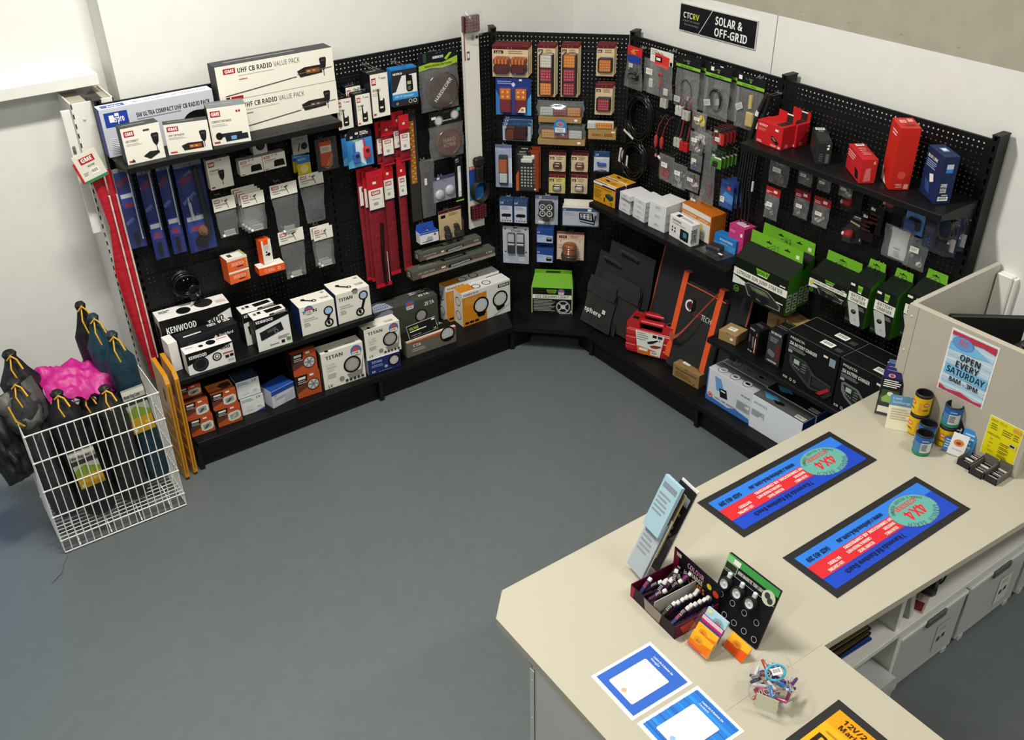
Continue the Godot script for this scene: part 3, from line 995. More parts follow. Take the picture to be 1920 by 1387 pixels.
func cooler(label: String, x: float, z: float, y: float, turn: float, kind: int) -> void:
	var o := thing("can_cooler", label, "can cooler", V3(x, TOP + y, z, turn), "printed can coolers")
	var b := Mb.new().paint(k("#131417"))
	b.lathe([[0.0, 0.0], [0.036, 0.0], [0.037, 0.003], [0.037, 0.1], [0.033, 0.104], [0.031, 0.1], [0.031, 0.012], [0.0, 0.012]], 28); part("foam_sleeve", b, M.rubber, o)
	var m := Mb.new()
	var c1 := k("#245fa8") if kind == 0 else k("#d8b21c")
	var seg := 28
	for j in seg:
		var a0 := TAU * j / seg
		var a1 := TAU * (j + 1) / seg
		for q: Array in [[0.004, 0.02, k("#2f8a6a") if kind == 0 else k("#d8b21c")], [0.02, 0.068, (k("#d0d3cf") if j % 14 < 6 else k("#4f7fa8")) if kind == 0 else (k("#e0bb22") if j % 7 < 5 else k("#d49a28"))], [0.068, 0.09 if kind else 0.097, c1]]:
			m.paint(q[2])
			m.quad(V(cos(a0) * 0.0376, q[0], -sin(a0) * 0.0376), V(cos(a1) * 0.0376, q[0], -sin(a1) * 0.0376), V(cos(a1) * 0.0376, q[1], -sin(a1) * 0.0376), V(cos(a0) * 0.0376, q[1], -sin(a0) * 0.0376))
	for s in 4:      # lettering and badges standing on the curve in short flat pieces
		var a := s * PI / 2 + 0.4
		var f := face(Transform3D(Basis(Vector3.UP, a) * Basis(), Basis(Vector3.UP, a) * V(-0.014, 0.085, 0.0374)), 0.028, 0.07)
		if kind == 0:
			f.x("RAINBOW", 0.0, 0.1, 0.08, CREAM, 1.0)
			if s % 2 == 0:
				f.e(0.5, 0.6, 0.44, 0.44, k("#5aa89a"), 16).x("4X4", 0.22, 0.66, 0.14, k("#c0303c"), 0.6)
			else:
				f.bars(0.05, 0.32, 0.9, 5, 0.1, k("#2a3f5c"))
		else:
			f.e(0.5, 0.36, 0.46, 0.4, k("#d86a2a"), 16).x("4X4", 0.2, 0.42, 0.12, CREAM, 0.6).x("POWER", 0.02, 0.82, 0.12, k("#2c2410"), 0.96)
		m.add(f.b, Transform3D())
	part("printed_sleeve", m, M.print, o)


func counter_end() -> void:
	var b: Mb
	var f: Face
	var o: Node3D
	# leaflets by the screen
	o = thing("leaflet_holder", "clear leaflet holder with black and green leaflets by the screen", "holder", V3(2.385, TOP, 3.14, -62))
	leaf_holder(o, 0.105, 0.1, 0.05, 0.2)
	for j in 4:
		var lo := thing("leaflet", ["front black leaflet with a green and white picture", "purple leaflet behind the front black one", "blue leaflet third in the clear holder", "grey-blue leaflet at the back of the clear holder"][j], "leaflet", V3(2.385, TOP + 0.004, 3.14, -62) * xf(V(0.003 * j, 0.0, -0.006 - 0.011 * j), 0, -12), "leaflets by the screen")
		b = Mb.new().paint(k(["#1b1c20", "#3a3470", "#2f3a80", "#5a7a94"][j])); b.box(V(-0.047, 0, -0.004), V(0.047, 0.215 + 0.012 * j, 0), 0.0005); part("paper", b, M.carton, lo)
		f = face(xf(V(-0.047, 0.215 + 0.012 * j, 0.0001)), 0.094, 0.215)
		if j == 0:
			f.r(0, 0, 1, 0.16, k("#2e2a60")).e(0.4, 0.1, 0.16, 0.1, k("#c9b8c9")).e(0.4, 0.1, 0.1, 0.08, k("#c03a4a")).bars(0.1, 0.2, 0.8, 4, 0.045, CREAM).r(0.1, 0.42, 0.8, 0.28, k("#3a4a2a")).p([0.15, 0.62, 0.4, 0.5, 0.7, 0.58, 0.6, 0.7, 0.2, 0.7], k("#7fae4a")).e(0.5, 0.5, 0.14, 0.1, k("#d8d8d0")).r(0.08, 0.8, 0.84, 0.14, CREAM)
		else:
			f.bars(0.1, 0.06, 0.6, 2, 0.05, k("#8f8fc0"))
		part("printed_front", f.b, M.print, lo)
	o = thing("notice_card", "cream notice card with blue heading standing in front of the leaflets", "notice", V3(2.345, TOP, 3.245, -55) * xf(V(0, 0, 0), 0, -24))
	b = Mb.new().paint(k("#d9d3b8")); b.box(V(-0.06, 0.001, -0.002), V(0.06, 0.158, 0), 0.0005); part("card", b, M.carton, o)
	f = front_of(0.12, 0.158, 0.0002); f.r(0, 0, 1, 0.3, k("#5585a8")).x("Card", 0.1, 0.12, 0.06, k("#c9dcea"), 0.3, false).x("Surcharge", 0.1, 0.23, 0.06, k("#c9dcea"), 0.62, false).bars(0.1, 0.38, 0.7, 5, 0.07, k("#b5ae94")); put(o, f)
	cooler("front blue can cooler standing nearest the printed mats", 2.29, 3.395, 0.0, 200, 0)
	cooler("blue can cooler standing behind the front one", 2.365, 3.36, 0.0, 260, 0)
	cooler("yellow can cooler at the bottom of the tall stack", 2.425, 3.42, 0.0, 250, 1)
	cooler("yellow can cooler at the bottom, under its yellow twin", 2.40, 3.29, 0.0, 230, 1)
	cooler("upper yellow can cooler stacked behind the others", 2.40, 3.29, 0.106, 215, 1)
	cooler("blue can cooler stacked on the yellow one, beside cards", 2.425, 3.42, 0.106, 190, 0)
	# card stand
	o = thing("card_stand", "clear stand of cards with a white card in front", "card stand", V3(2.375, TOP, 3.50, -68))
	leaf_holder(o, 0.11, 0.06, 0.06, 0.15)
	var cs := [["white card with an orange round badge, front of the stand", 0.0, 0.0, 0.066, 0.1, "#dfe2e4"], ["bright blue card behind the white one", 0.03, -0.02, 0.06, 0.12, "#3a86c8"], ["small blue card left of the white one", -0.042, -0.01, 0.03, 0.07, "#2f5f9c"], ["black card with upright white letters behind", -0.008, -0.04, 0.05, 0.165, "#1a1b1e"], ["black and red card at the back of the stand", 0.045, -0.045, 0.05, 0.165, "#211c1e"]]
	for j in cs.size():
		var q: Array = cs[j]
		var lo := thing("card_stack", q[0], "cards", V3(2.375, TOP + 0.004, 3.50, -68) * xf(V(q[1], 0, q[2] - 0.004), 0, -14, -4), "cards in the clear stand")
		b = Mb.new().paint(k(q[5])); b.box(V(-q[3] / 2, 0, -0.006), V(q[3] / 2, q[4], 0), 0.0005); part("card", b, M.carton, lo)
		f = face(xf(V(-q[3] / 2, q[4], 0.0002)), q[3], q[4])
		if j == 0:
			f.e(0.5, 0.4, 0.32, 0.24, k("#d87a3a")).e(0.5, 0.42, 0.16, 0.1, k("#8a3a2a")).x("Burn out oil", 0.2, 0.74, 0.05, k("#6a6c70"), 0.6, false)
		elif j == 3:
			f.x("BULL", 0.5, 0.86, 0.2, k("#d8d8d4"), 1.6, true, PI / 2)
		elif j == 4:
			f.x("4X4", 0.5, 0.8, 0.2, k("#c0404a"), 1.0, true, PI / 2).r(0.7, 0.1, 0.12, 0.7, k("#c9c9c4"))
		else:
			f.bars(0.15, 0.15, 0.7, 4, 0.16, k("#a8c8e4"))
		part("printed_front", f.b, M.print, lo)
	# battery trays
	for j in 3:
		var c := V([2.405, 2.39, 2.40][j], TOP, [3.565, 3.63, 3.69][j])
		o = thing("battery_tray", ["dark open tray of batteries nearest the card stand", "dark open tray of batteries, middle of three", "dark open tray of batteries nearest the screen end"][j], "tray", V3(c.x, c.y, c.z, 0), "trays of batteries")
		b = Mb.new().paint(k("#2c2d2f")); b.box(V(-0.065, 0.0005, -0.029), V(0.04, 0.003, 0.029)); b.box(V(-0.065, 0, -0.029), V(-0.063, 0.032, 0.029))
		b.paint(k("#6a655a")).box(V(-0.065, 0, 0.027), V(0.04, 0.038, 0.029)).box(V(-0.065, 0, -0.029), V(0.04, 0.038, -0.027)).box(V(0.038, 0, -0.029), V(0.04, 0.06, 0.029)); part("tray", b, M.carton, o)
		for m in 8:
			var lo := thing("battery", "small dark battery with silver end lying in the %s tray" % ["first", "middle", "last"][j], "battery", V3(c.x - 0.054 + 0.0125 * m, TOP + 0.009 + 0.004 * (m % 2), c.z, 0), "batteries in the %s tray" % ["first", "middle", "last"][j])
			b = Mb.new().paint(k("#202124") if (m + j) % 3 else k("#a5a7a8")); b.lathe([[0.0, -0.022], [0.0055, -0.022], [0.0055, 0.018], [0.0025, 0.018], [0.0025, 0.021], [0, 0.021]], 10, xf(V(0, 0, 0), 0, 90)); part("cell", b, M.gloss, lo)
	# black machines behind the screen
	o = thing("receipt_printer", "black office printer half hidden behind the counter screen", "printer", V3(2.86, TOP, 3.56, 0))
	b = Mb.new().paint(k("#17181a"))
	b.box(V(-0.2, 0, -0.2), V(0.2, 0.3, 0.26), 0.02); b.box(V(-0.17, 0.29, -0.13), V(0.18, 0.43, 0.26), 0.045); part("printer_body", b, M.rubber, o)
	b = Mb.new().paint(k("#242527")); b.box(V(-0.15, 0.425, -0.08), V(0.15, 0.436, 0.22), 0.004); b.box(V(-0.206, 0.1, -0.1), V(-0.19, 0.16, 0.2), 0.004); part("paper_slot", b, M.rubber, o)
	o = thing("monitor", "thin black screen edge standing beside the printer", "monitor", V3(2.84, TOP, 3.255, -40))
	b = Mb.new().paint(k("#121315")); b.box(V(-0.17, 0.1, -0.015), V(0.17, 0.43, 0.012), 0.006); part("panel", b, M.rubber, o)
	b = Mb.new().paint(k("#121315")); b.box(V(-0.03, 0.01, -0.03), V(0.03, 0.2, -0.015), 0.004).box(V(-0.09, 0, -0.08), V(0.09, 0.012, 0.06), 0.004); part("stand", b, M.rubber, o)


func under_counter() -> void:
	var b: Mb
	var f: Face
	var o: Node3D
	o = thing("shelf_unit", "white shelf unit under the counter with one divider", "shelf unit", V3(2.0, 0, 3.55))
	b = Mb.new(); b.box(V(-0.93, 0.42, -0.23), V(1.08, 0.45, 0.205), 0.002); part("shelf_board", b, M.white_steel, o)
	for q: Array in [[-0.2, 0.45, 0.91, 0.19], [-0.17, 0.0, 0.42, 0.2], [0.98, 0.0, 0.91, 0.2]]:
		b = Mb.new(); b.box(V(q[0], q[1], -0.23), V(q[0] + 0.03, q[2], q[3]), 0.002); part("divider", b, M.white_steel, o)
	b = Mb.new(); b.box(V(-0.93, 0.0, -0.234), V(1.08, 0.91, -0.23)); part("back_board", b, M.white_steel, o)
	var bk := ["#23408f", "#1b1c20", "#6a5a30", "#2c2d30", "#8a7a48", "#1a1a1d", "#7c8388", "#26282c", "#a08e58", "#1f2f66", "#1a1b1e"]
	for j in 11:
		rng.seed = 40 + j
		o = thing("booklet", ["blue booklet at the bottom of the stack", "black booklet second from the bottom", "tan booklet third from the bottom", "dark booklet fourth from the bottom", "tan booklet in the middle of the stack", "black booklet above the tan one", "grey booklet above the middle", "dark booklet fourth from the top", "tan booklet third from the top", "navy booklet second from the top", "black booklet on top of the stack"][j], "booklet", V3(1.53 + 0.02 * rng.randf(), 0.4505 + j * 0.0125, 3.60 - 0.006 * j, 3 - 6 * rng.randf()), "booklets stacked under the counter")
		b = Mb.new().paint(k("#b9b5a4")); b.box(V(-0.148, 0.002, -0.103), V(0.148, 0.01, 0.103)); part("pages", b, M.carton, o)
		b = Mb.new().paint(k(bk[j])); b.box(V(-0.15, 0.0, -0.105), V(0.15, 0.002, 0.105)).box(V(-0.15, 0.01, -0.105), V(0.15, 0.012, 0.105)).box(V(-0.15, 0.0, 0.103), V(0.15, 0.012, 0.105)); part("cover", b, M.carton, o)
		f = flat_face(-0.15, 0.012, -0.105, 0.3, 0.21, "+x"); f.bars(0.5, 0.7, 0.4, 2, 0.08, k("#8f99b8")); put(o, f, "printed_cover")
	o = thing("boxed_charger", "black and white picture box leaning against the white divider", "box", V3(1.905, 0.451, 3.62) * Transform3D(Basis(Vector3.BACK, 0.16), Vector3()))
	b = Mb.new().paint(k("#b9bab6")); b.box(V(0, 0, -0.1), V(0.03, 0.23, 0.11), 0.001); part("carton", b, M.carton, o)
	f = face(Transform3D(Basis(Vector3.FORWARD, Vector3.UP, Vector3.RIGHT), V(0.03, 0.23, 0.11)), 0.21, 0.23); f.r(0, 0, 1, 0.2, INK).e(0.5, 0.45, 0.24, 0.24, k("#2a2c30")).p([0.2, 0.7, 0.8, 0.6, 0.8, 0.9, 0.2, 0.95], k("#8a3030")); put(o, f)
	f = face(Transform3D(Basis(), V(0, 0.23, 0.1104)), 0.03, 0.23); f.r(0, 0, 1, 0.3, INK).r(0.1, 0.7, 0.8, 0.28, k("#c9c9c4")); put(o, f, "printed_edge")
	o = thing("battery_charger", "black charger with coiled lead lying on the white shelf", "charger", V3(2.13, 0.451, 3.665, 25))
	b = Mb.new().paint(k("#101012")); b.box(V(-0.06, 0.0, -0.04), V(0.06, 0.06, 0.04), 0.012); part("body", b, M.gloss, o)
	b = Mb.new().paint(k("#0e0e10"))
	for j in 4:
		loop_of(b, V(0.0, 0.07 + j * 0.006, 0.0), 0.075 - j * 0.006, 0.02, 0.005, 1.0)
	loop_of(b, V(0.07, 0.06, 0.03), 0.03, 0.03, 0.004); loop_of(b, V(0.05, 0.03, 0.05), 0.025, 0.025, 0.004); part("lead", b, M.rubber, o)
	o = thing("sales_leaflet", "red and white leaflet lying under the black charger", "leaflet", V3(2.02, 0.4512, 3.69, 20))
	b = Mb.new().paint(k("#b9a8a4")); b.box(V(-0.06, 0, -0.04), V(0.06, 0.002, 0.04)); part("paper", b, M.carton, o)
	f = flat_face(-0.06, 0.002, -0.04, 0.12, 0.08, "+x"); f.r(0.05, 0.1, 0.5, 0.8, k("#6a2a2c")).bars(0.6, 0.2, 0.3, 3, 0.2, GREY); put(o, f, "printed_face")
	o = thing("paper_slip", "small white slip with black clip near the shelf's far edge", "slip", V3(2.36, 0.451, 3.66, 10))
	b = Mb.new().paint(k("#c9cac6")); b.box(V(-0.03, 0, -0.015), V(0.03, 0.003, 0.015)).paint(INK).box(V(-0.035, 0.002, -0.008), V(-0.015, 0.014, 0.008), 0.003); part("slip", b, M.carton, o)
	var tl := ["translucent storage tub with grey clip, next to the divider", "translucent storage tub with a white label, middle one", "translucent storage tub farthest along the shelf"]
	for j in 3:
		o = thing("storage_tub", tl[j], "tub", V3(2.105 + j * 0.5, 0.0005, 3.62, 0), "translucent storage tubs")
		b = Mb.new()
		b.prism(PackedVector2Array([Vector2(-0.235, 0.03), Vector2(-0.17, 0.03), Vector2(-0.165, 0.0), Vector2(-0.2, 0.0), Vector2(-0.21, 0.03), Vector2(-0.235, 0.03), Vector2(-0.245, 0.36), Vector2(0.245, 0.36), Vector2(0.232, 0.03)]) if false else PackedVector2Array([Vector2(-0.225, 0.03), Vector2(0.225, 0.03), Vector2(0.24, 0.35), Vector2(-0.24, 0.35)]), 0.122, 0.125)
		b.prism(PackedVector2Array([Vector2(-0.225, 0.03), Vector2(0.225, 0.03), Vector2(0.24, 0.35), Vector2(-0.24, 0.35)]), -0.22, -0.217)
		for s: float in [-0.232, 0.23]:
			b.box(V(s, 0.03, -0.218), V(s + 0.003, 0.35, 0.124))
		b.box(V(-0.226, 0.028, -0.22), V(0.226, 0.032, 0.125))
		for s: float in [-0.2, 0.17]:
			b.box(V(s, 0.0, 0.08), V(s + 0.035, 0.032, 0.128), 0.003)
		part("tub_body", b, M.frosted, o)
		b = Mb.new().paint(k("#d2d4d2")); b.box(V(-0.245, 0.345, -0.225), V(0.245, 0.37, 0.132), 0.006); part("lid", b, M.gloss, o)
		b = Mb.new().paint(k("#55585a")); b.box(V(-0.07, 0.33, 0.128), V(0.07, 0.372, 0.14), 0.005); part("clip", b, M.rubber, o)
		if j != 2:
			f = face(xf(V(0.06 if j == 0 else 0.05, 0.25, 0.1262)), 0.1, 0.17); f.r(0, 0, 1, 1, k("#b9bbb8") if j == 0 else k("#d2d4d0")).bars(0.2, 0.15, 0.6, 2, 0.08, GREY).r(0.2, 0.5, 0.25, 0.16, k("#4a4c4e")).r(0.55, 0.46, 0.25, 0.16, k("#4a4c4e")); put(o, f, "paper_label")
		for m in 3:
			b = Mb.new(); b.add(tint(lump(0.09, 0.09, 0.07, 300 + j * 5 + m, 0.6, 10), [k("#8a8e92"), k("#9aa8a0"), k("#77797c")][m]), xf(V(-0.13 + m * 0.13, 0.13 + 0.02 * m, 0.02))); part("contents", b, M.gloss, o)
	o = thing("storage_tub", "rounded clear tub end with a black lead, left of the divider", "tub", V3(1.62, 0.0005, 3.6, 0), "")
	b = Mb.new()
	var pg := PackedVector2Array()
	for j in 24:
		var a := TAU * j / 24
		pg.append(Vector2(clampf(cos(a) * 0.3, -0.2, 0.2), clampf(sin(a) * 0.3, -0.19, 0.19)))
	b.prism(pg, 0.0, 0.004, Transform3D(Basis(Vector3.RIGHT, Vector3.FORWARD, Vector3.UP), V(0, 0.0, 0))); b.prism(pg, 0.0, 0.004, Transform3D(Basis(Vector3.RIGHT, Vector3.FORWARD, Vector3.UP), V(0, 0.2, 0)))
	for j in 24:
		var p0: Vector2 = pg[j]
		var p1: Vector2 = pg[(j + 1) % 24]
		b.quad(V(p0.x, 0, -p0.y), V(p1.x, 0, -p1.y), V(p1.x, 0.2, -p1.y), V(p0.x, 0.2, -p0.y))
	part("tub_body", b, M.frosted, o)
	b = Mb.new().paint(k("#111214")); b.tube([V(-0.14, 0.22, 0.0), V(-0.08, 0.225, 0.08), V(-0.06, 0.215, 0.16), V(-0.05, 0.21, 0.19)], 0.006, 6).box(V(-0.16, 0.205, -0.06), V(-0.09, 0.25, 0.0), 0.01); part("black_lead", b, M.rubber, o)


# ---------- basket of bags, boards, red pouch and sign ----------
func swag(label: String, x: float, y: float, z: float, r: float, h: float, lean: Vector2, c: Color, seed_: int, labelled := 0, cat_group := "stuffed carry bags in the wire basket") -> Node3D:
	var o := thing("carry_bag", label, "bag", V3(x, y, z) * Transform3D(Basis.from_euler(V(lean.y, 0, lean.x)), Vector3()), cat_group)
	var b := Mb.new().paint(c)
	var fn := FastNoiseLite.new()
	fn.seed = seed_
	fn.frequency = 1.0
	var seg := 22
	var rows := 22
	var pts := []
	for j in rows:
		var t := float(j) / (rows - 1)
		var rr := r
		if t < 0.06:
			rr = r * sqrt(t / 0.06)
		elif t > 0.86:
			rr = r * lerpf(1.0, 0.28, pow((t - 0.86) / 0.14, 0.8))
		for s in seg:
			var a := -TAU * s / seg
			var w := 1 + 0.22 * fn.get_noise_3d(cos(a) * 1.4, t * 3.5, sin(a) * 1.4) + (0.1 * sin(a * 9.0 + seed_) * smoothstep(0.72, 0.9, t)) + 0.05 * fn.get_noise_3d(cos(a) * 5, t * 12, sin(a) * 5)
			pts.append(V(cos(a) * rr * w, t * h, sin(a) * rr * w * 0.85))
	b.smooth_grid(pts, seg, true)
	part("bag_body", b, M.nylon, o)
	b = Mb.new().paint(c.darkened(0.35))
	b.lathe([[r * 0.3, h * 0.985], [r * 0.42, h * 1.02], [r * 0.3, h * 1.035], [0.0, h * 1.0]], 14, Transform3D(), false)
	part("gathered_mouth", b, M.nylon, o)
	b = Mb.new().paint(k("#d8a62a"))
	var pz := r * 0.3
	b.tube([V(-0.02, h * 1.0, pz), V(0.0, h * 1.03, pz + 0.02), V(0.02, h * 1.0, pz + 0.02), V(0.03, h * 0.95, pz + 0.05)], 0.005, 6).tube([V(0.0, h * 1.02, pz), V(-0.02, h * 0.97, pz + 0.05), V(-0.01, h * 0.9, pz + 0.06)], 0.004, 6)
	part("draw_cord", b, M.nylon, o)
	if labelled:
		var f := face(xf(V(-r * 0.8, h * (0.62 if labelled == 1 else 0.72), r * 0.98)), r * 1.6, h * 0.3)
		f.r(0, 0, 1, 1, k("#b9b8ae")).r(0, 0.04, 1, 0.1, CREAM).x("Mesh Bag Case", 0.06, 0.2, 0.07, INK, 0.7).r(0, 0.24, 1, 0.12, k("#3a3a36")).p([0, 0.5, 0.4, 0.4, 1, 0.55, 1, 0.75, 0, 0.7], k("#7f9a3a")).r(0, 0.66, 1, 0.34, k("#c9a02a")).e(0.7, 0.8, 0.1, 0.07, k("#e0c24a")).r(0.06, 0.88, 0.14, 0.08, CREAM)
		part("printed_label", f.b, M.print, o)
	return o


func floor_goods() -> void:
	var b: Mb
	var f: Face
	var o: Node3D
	# wire basket
	var x0 := -0.845
	var x1 := -0.192
	var z0 := 0.2
	var z1 := 0.645
	var top := 0.765
	o = thing("wire_basket", "white wire dump basket standing on the floor left of the shelving", "basket", V3(0, 0, 0))
	b = Mb.new()
	for y: float in [0.01, 0.09, 0.25, 0.42, 0.6, top]:
		b.tube([V(x0, y, z0), V(x1, y, z0), V(x1, y, z1), V(x0, y, z1)], 0.0042, 6, false, true)
	for p: Array in [[x0, z1], [x1, z1], [x0, z0], [x1, z0]]:
		for y: float in [0.09, 0.25, 0.42, 0.6, top]:
			b.lathe([[0.0, y - 0.008], [0.007, y - 0.004], [0.007, y + 0.004], [0.0, y + 0.008]], 8, xf(V(p[0], 0, p[1])), false)
	part("rail", b, M.white_wire, o)
	for j in 18:
		var x := lerpf(x0, x1, j / 17.0)
		b = Mb.new(); b.tube([V(x, top, z1), V(x, 0.01, z1)], 0.003, 6); part("upright_wire", b, M.white_wire, o)
		b = Mb.new(); b.tube([V(x, top, z0), V(x, 0.01, z0)], 0.003, 6); part("upright_wire", b, M.white_wire, o)
	for j in range(1, 12):
		var z := lerpf(z0, z1, j / 12.0)
		for x: float in [x0, x1]:
			b = Mb.new(); b.tube([V(x, top, z), V(x, 0.01, z)], 0.003, 6); part("upright_wire", b, M.white_wire, o)
	for j in range(1, 14):
		var z := lerpf(z0, z1, j / 14.0)
		b = Mb.new(); b.tube([V(x0, 0.09, z), V(x1, 0.09, z)], 0.0028, 6); part("floor_wire", b, M.white_wire, o)
	for j in 4:
		var x := lerpf(x0, x1, (j + 0.5) / 4.0)
		b = Mb.new(); b.tube([V(x, 0.09, z0), V(x, 0.09, z1 - 0.08), V(x, 0.02, z1)], 0.0035, 6); part("floor_brace", b, M.white_wire, o)
	# bags in it
	swag("black carry bag with a yellow cord and printed label, basket front", -0.60, 0.095, 0.55, 0.078, 0.78, Vector2(0.05, 0.0), k("#17191f"), 401, 1)
	swag("charcoal carry bag in the front left corner of the basket", -0.745, 0.095, 0.47, 0.08, 0.84, Vector2(0.06, -0.05), k("#33363a"), 402)
	swag("dark patterned carry bag in the basket middle, yellow cords", -0.42, 0.095, 0.53, 0.075, 0.72, Vector2(0.0, 0.02), k("#26282a"), 403)
	swag("deep teal carry bag standing tallest with a printed label", -0.262, 0.095, 0.45, 0.072, 0.98, Vector2(0.05, 0.06), k("#1b3a49"), 404, 2)
	swag("second teal carry bag just behind the tallest one", -0.31, 0.095, 0.33, 0.07, 1.02, Vector2(0.04, 0.02), k("#204553"), 405)
	swag("black carry bag at the back behind the teal ones", -0.36, 0.095, 0.265, 0.065, 1.06, Vector2(0.02, 0.0), k("#1a1b20"), 406)
	swag("black carry bag at the back left of the basket", -0.72, 0.095, 0.3, 0.085, 0.93, Vector2(0.05, 0.0), k("#1d1e22"), 407)
	swag("dark grey carry bag low between the middle and black bags", -0.50, 0.095, 0.42, 0.07, 0.66, Vector2(0.0, 0.0), k("#2b2d31"), 408)
	# cloths
	o = thing("pink_cloth_bag", "bright magenta cloth bag spilling over the bags in the basket", "bag", V3(-0.50, 0.72, 0.37))
	var fn := FastNoiseLite.new()
	fn.seed = 77
	fn.frequency = 1.0
	b = Mb.new().paint(k("#b81880"))
	for sgn: float in [1.0, -1.0]:
		var pts := []
		for j in 16:
			for i in 18:
				var u := (i / 17.0 - 0.5) * 0.36 * sgn
				var v := (j / 15.0 - 0.5) * 0.24
				var edge := (1 - pow(absf(u) / 0.18, 4)) * (1 - pow(absf(v) / 0.12, 4))
				pts.append(V(u + 0.05 * v, 0.1 - 0.35 * v + 0.05 * fn.get_noise_2d(u * 14, v * 14) + sgn * 0.045 * edge - 0.12 * u, v))
		b.smooth_grid(pts, 18)
	part("cloth", b, M.nylon, o)
	o = thing("grey_cloth_bag", "slack grey and olive cloth bag hanging over the basket's outer end", "bag", V3(-0.80, 0.74, 0.42))
	for q in 2:
		b = Mb.new(); b.add(tint(puff(0.26 - q * 0.08, 0.34 + q * 0.06, 0.14, 430 + q, 0.2 - q * 0.04, 0.9), [k("#4a4b48"), k("#1c1d20")][q]), xf(V(0.06 - q * 0.16, -0.16 - q * 0.14, 0.02 + 0.05 * q), 10, -8, 14 - 6 * q)); part("cloth", b, M.nylon, o)
	b = Mb.new().paint(k("#d8a62a")); b.tube([V(-0.06, 0.14, 0.1), V(-0.05, 0.06, 0.12), V(-0.02, 0.02, 0.12), V(-0.045, 0.05, 0.125)], 0.005, 6); part("draw_cord", b, M.nylon, o)
	# boards
	for j in 2:
		o = thing("levelling_board", ["front amber plastic board leaning beside the basket, oval slot", "second amber plastic board leaning against the shelving end"][j], "board", xf(V(-0.105 + j * 0.055, 0.001, 0.34 - j * 0.02), 0, 0, -1.5 + j * 0.0), "amber plastic boards")
		b = Mb.new().paint(k("#c98a1c"))
		var pg := PackedVector2Array([Vector2(-0.13, 0.0), Vector2(0.07, 0.0), Vector2(0.09, 0.02), Vector2(0.09, 0.66), Vector2(0.06, 0.7), Vector2(-0.13, 0.72)])
		b.prism(pg, -0.012, 0.012, Transform3D(Basis(Vector3.FORWARD, Vector3.UP, Vector3.RIGHT) * Basis(Vector3.UP, PI), V(0, 0, 0)))
		part("board_body", b, M.gloss, o)
		b = Mb.new().paint(k("#8a5c10")); b.box(V(-0.0125, 0.52, 0.0), V(-0.011, 0.6, 0.035), 0.0).box(V(-0.004, 0.05, 0.0895), V(0.004, 0.64, 0.0906)); part("slot", b, M.matt, o)
		b = Mb.new().paint(k("#c98a1c"))
		for m in 5:
			b.box(V(-0.0165, 0.08 + m * 0.085, -0.06), V(-0.012, 0.1 + m * 0.085, 0.07), 0.002)
		part("rib", b, M.gloss, o)
	# red pouch leaning at the end of the shelving
	o = thing("flag_pouch", "very tall red and clear pouch with a cream card, end of the left shelving", "pouch", V3(0, 0, 0))
	b = Mb.new().paint(k("#b3182a"))
	var lp := [[-0.135, 0.055, 1.76], [-0.118, 0.058, 1.64], [-0.10, 0.06, 1.45], [-0.13, 0.062, 1.2], [-0.125, 0.07, 1.0], [-0.11, 0.07, 0.8], [-0.09, 0.075, 0.6], [-0.085, 0.08, 0.5]]
	for s in 2:
		var pts := []
		for q: Array in lp:
			var t = (q[2] - 0.5) / 1.26
			var xa: float = q[0] if s == 0 else -0.062 + 0.004 * t
			var xb: float = -0.07 + 0.004 * t if s == 0 else -0.03 + 0.004 * t
			for m in 7:
				var e := m / 6.0
				pts.append(V(lerpf(xa, xb, e), q[2], q[1] - 0.03 + 0.012 * sin(PI * e) + 0.004 * sin(q[2] * 13 + m)))
		var rev := []
		for r in 8:
			for m in 7:
				rev.append(pts[(7 - r) * 7 + m])
		b.smooth_grid(rev, 7)
	part("red_sleeve", b, M.nylon, o)
	b = Mb.new().paint(k("#d8cdc4"))
	for s: float in [-0.066, -0.028]:
		b.box(V(s - 0.003, 0.5, 0.03), V(s + 0.005, 1.62, 0.046), 0.001)
	part("pale_seam", b, M.nylon, o)
	b = Mb.new().paint(k("#8c6a64")); b.box(V(-0.026, 0.52, 0.0), V(-0.021, 1.75, 0.045), 0.001); part("clear_edge", b, M.nylon, o)
	b = Mb.new().paint(k("#d5d2c4")); b.box(V(-0.062, 0, 0), V(0.062, 0.15, 0.002), 0.0006, xf(V(-0.105, 1.73, 0.07), 0, -6, 14)); part("header_card", b, M.carton, o)
	f = face(xf(V(-0.105, 1.73, 0.07), 0, -6, 14) * xf(V(-0.062, 0.15, 0.0022)), 0.124, 0.15); f.r(0.2, 0.14, 0.6, 0.22, RED).x("GME", 0.26, 0.31, 0.13, Color.WHITE, 0.46).x("AE3169", 0.4, 0.5, 0.06, k("#55554f"), 0.3).code(0.42, 0.58, 0.34, 0.2).r(0, 0.9, 1, 0.1, k("#3a7a55")).bars(0.12, 0.64, 0.2, 2, 0.06, GREY); put(o, f, "printed_header")
	b = Mb.new().paint(k("#b3182a")); b.box(V(-0.07, 0, -0.004), V(-0.058, 0.11, 0.001), 0.001, xf(V(-0.11, 1.735, 0.068), 0, -6, 14)); part("red_tab", b, M.nylon, o)
	hook("L", -0.0, 1.80, 0.08, false)
	# open-topped white channel behind it
	o = thing("steel_channel", "open-topped white steel channel standing beside the shelving", "channel", V3(0, 0, 0))
	b = Mb.new(); b.box(V(-0.12, 0, -0.34), V(-0.112, 2.085, -0.06), 0.001).box(V(0.085, 0, -0.34), V(0.093, 2.085, -0.06), 0.001).box(V(-0.12, 0, -0.068), V(0.093, 2.085, -0.06), 0.001); part("channel", b, M.white_steel, o)
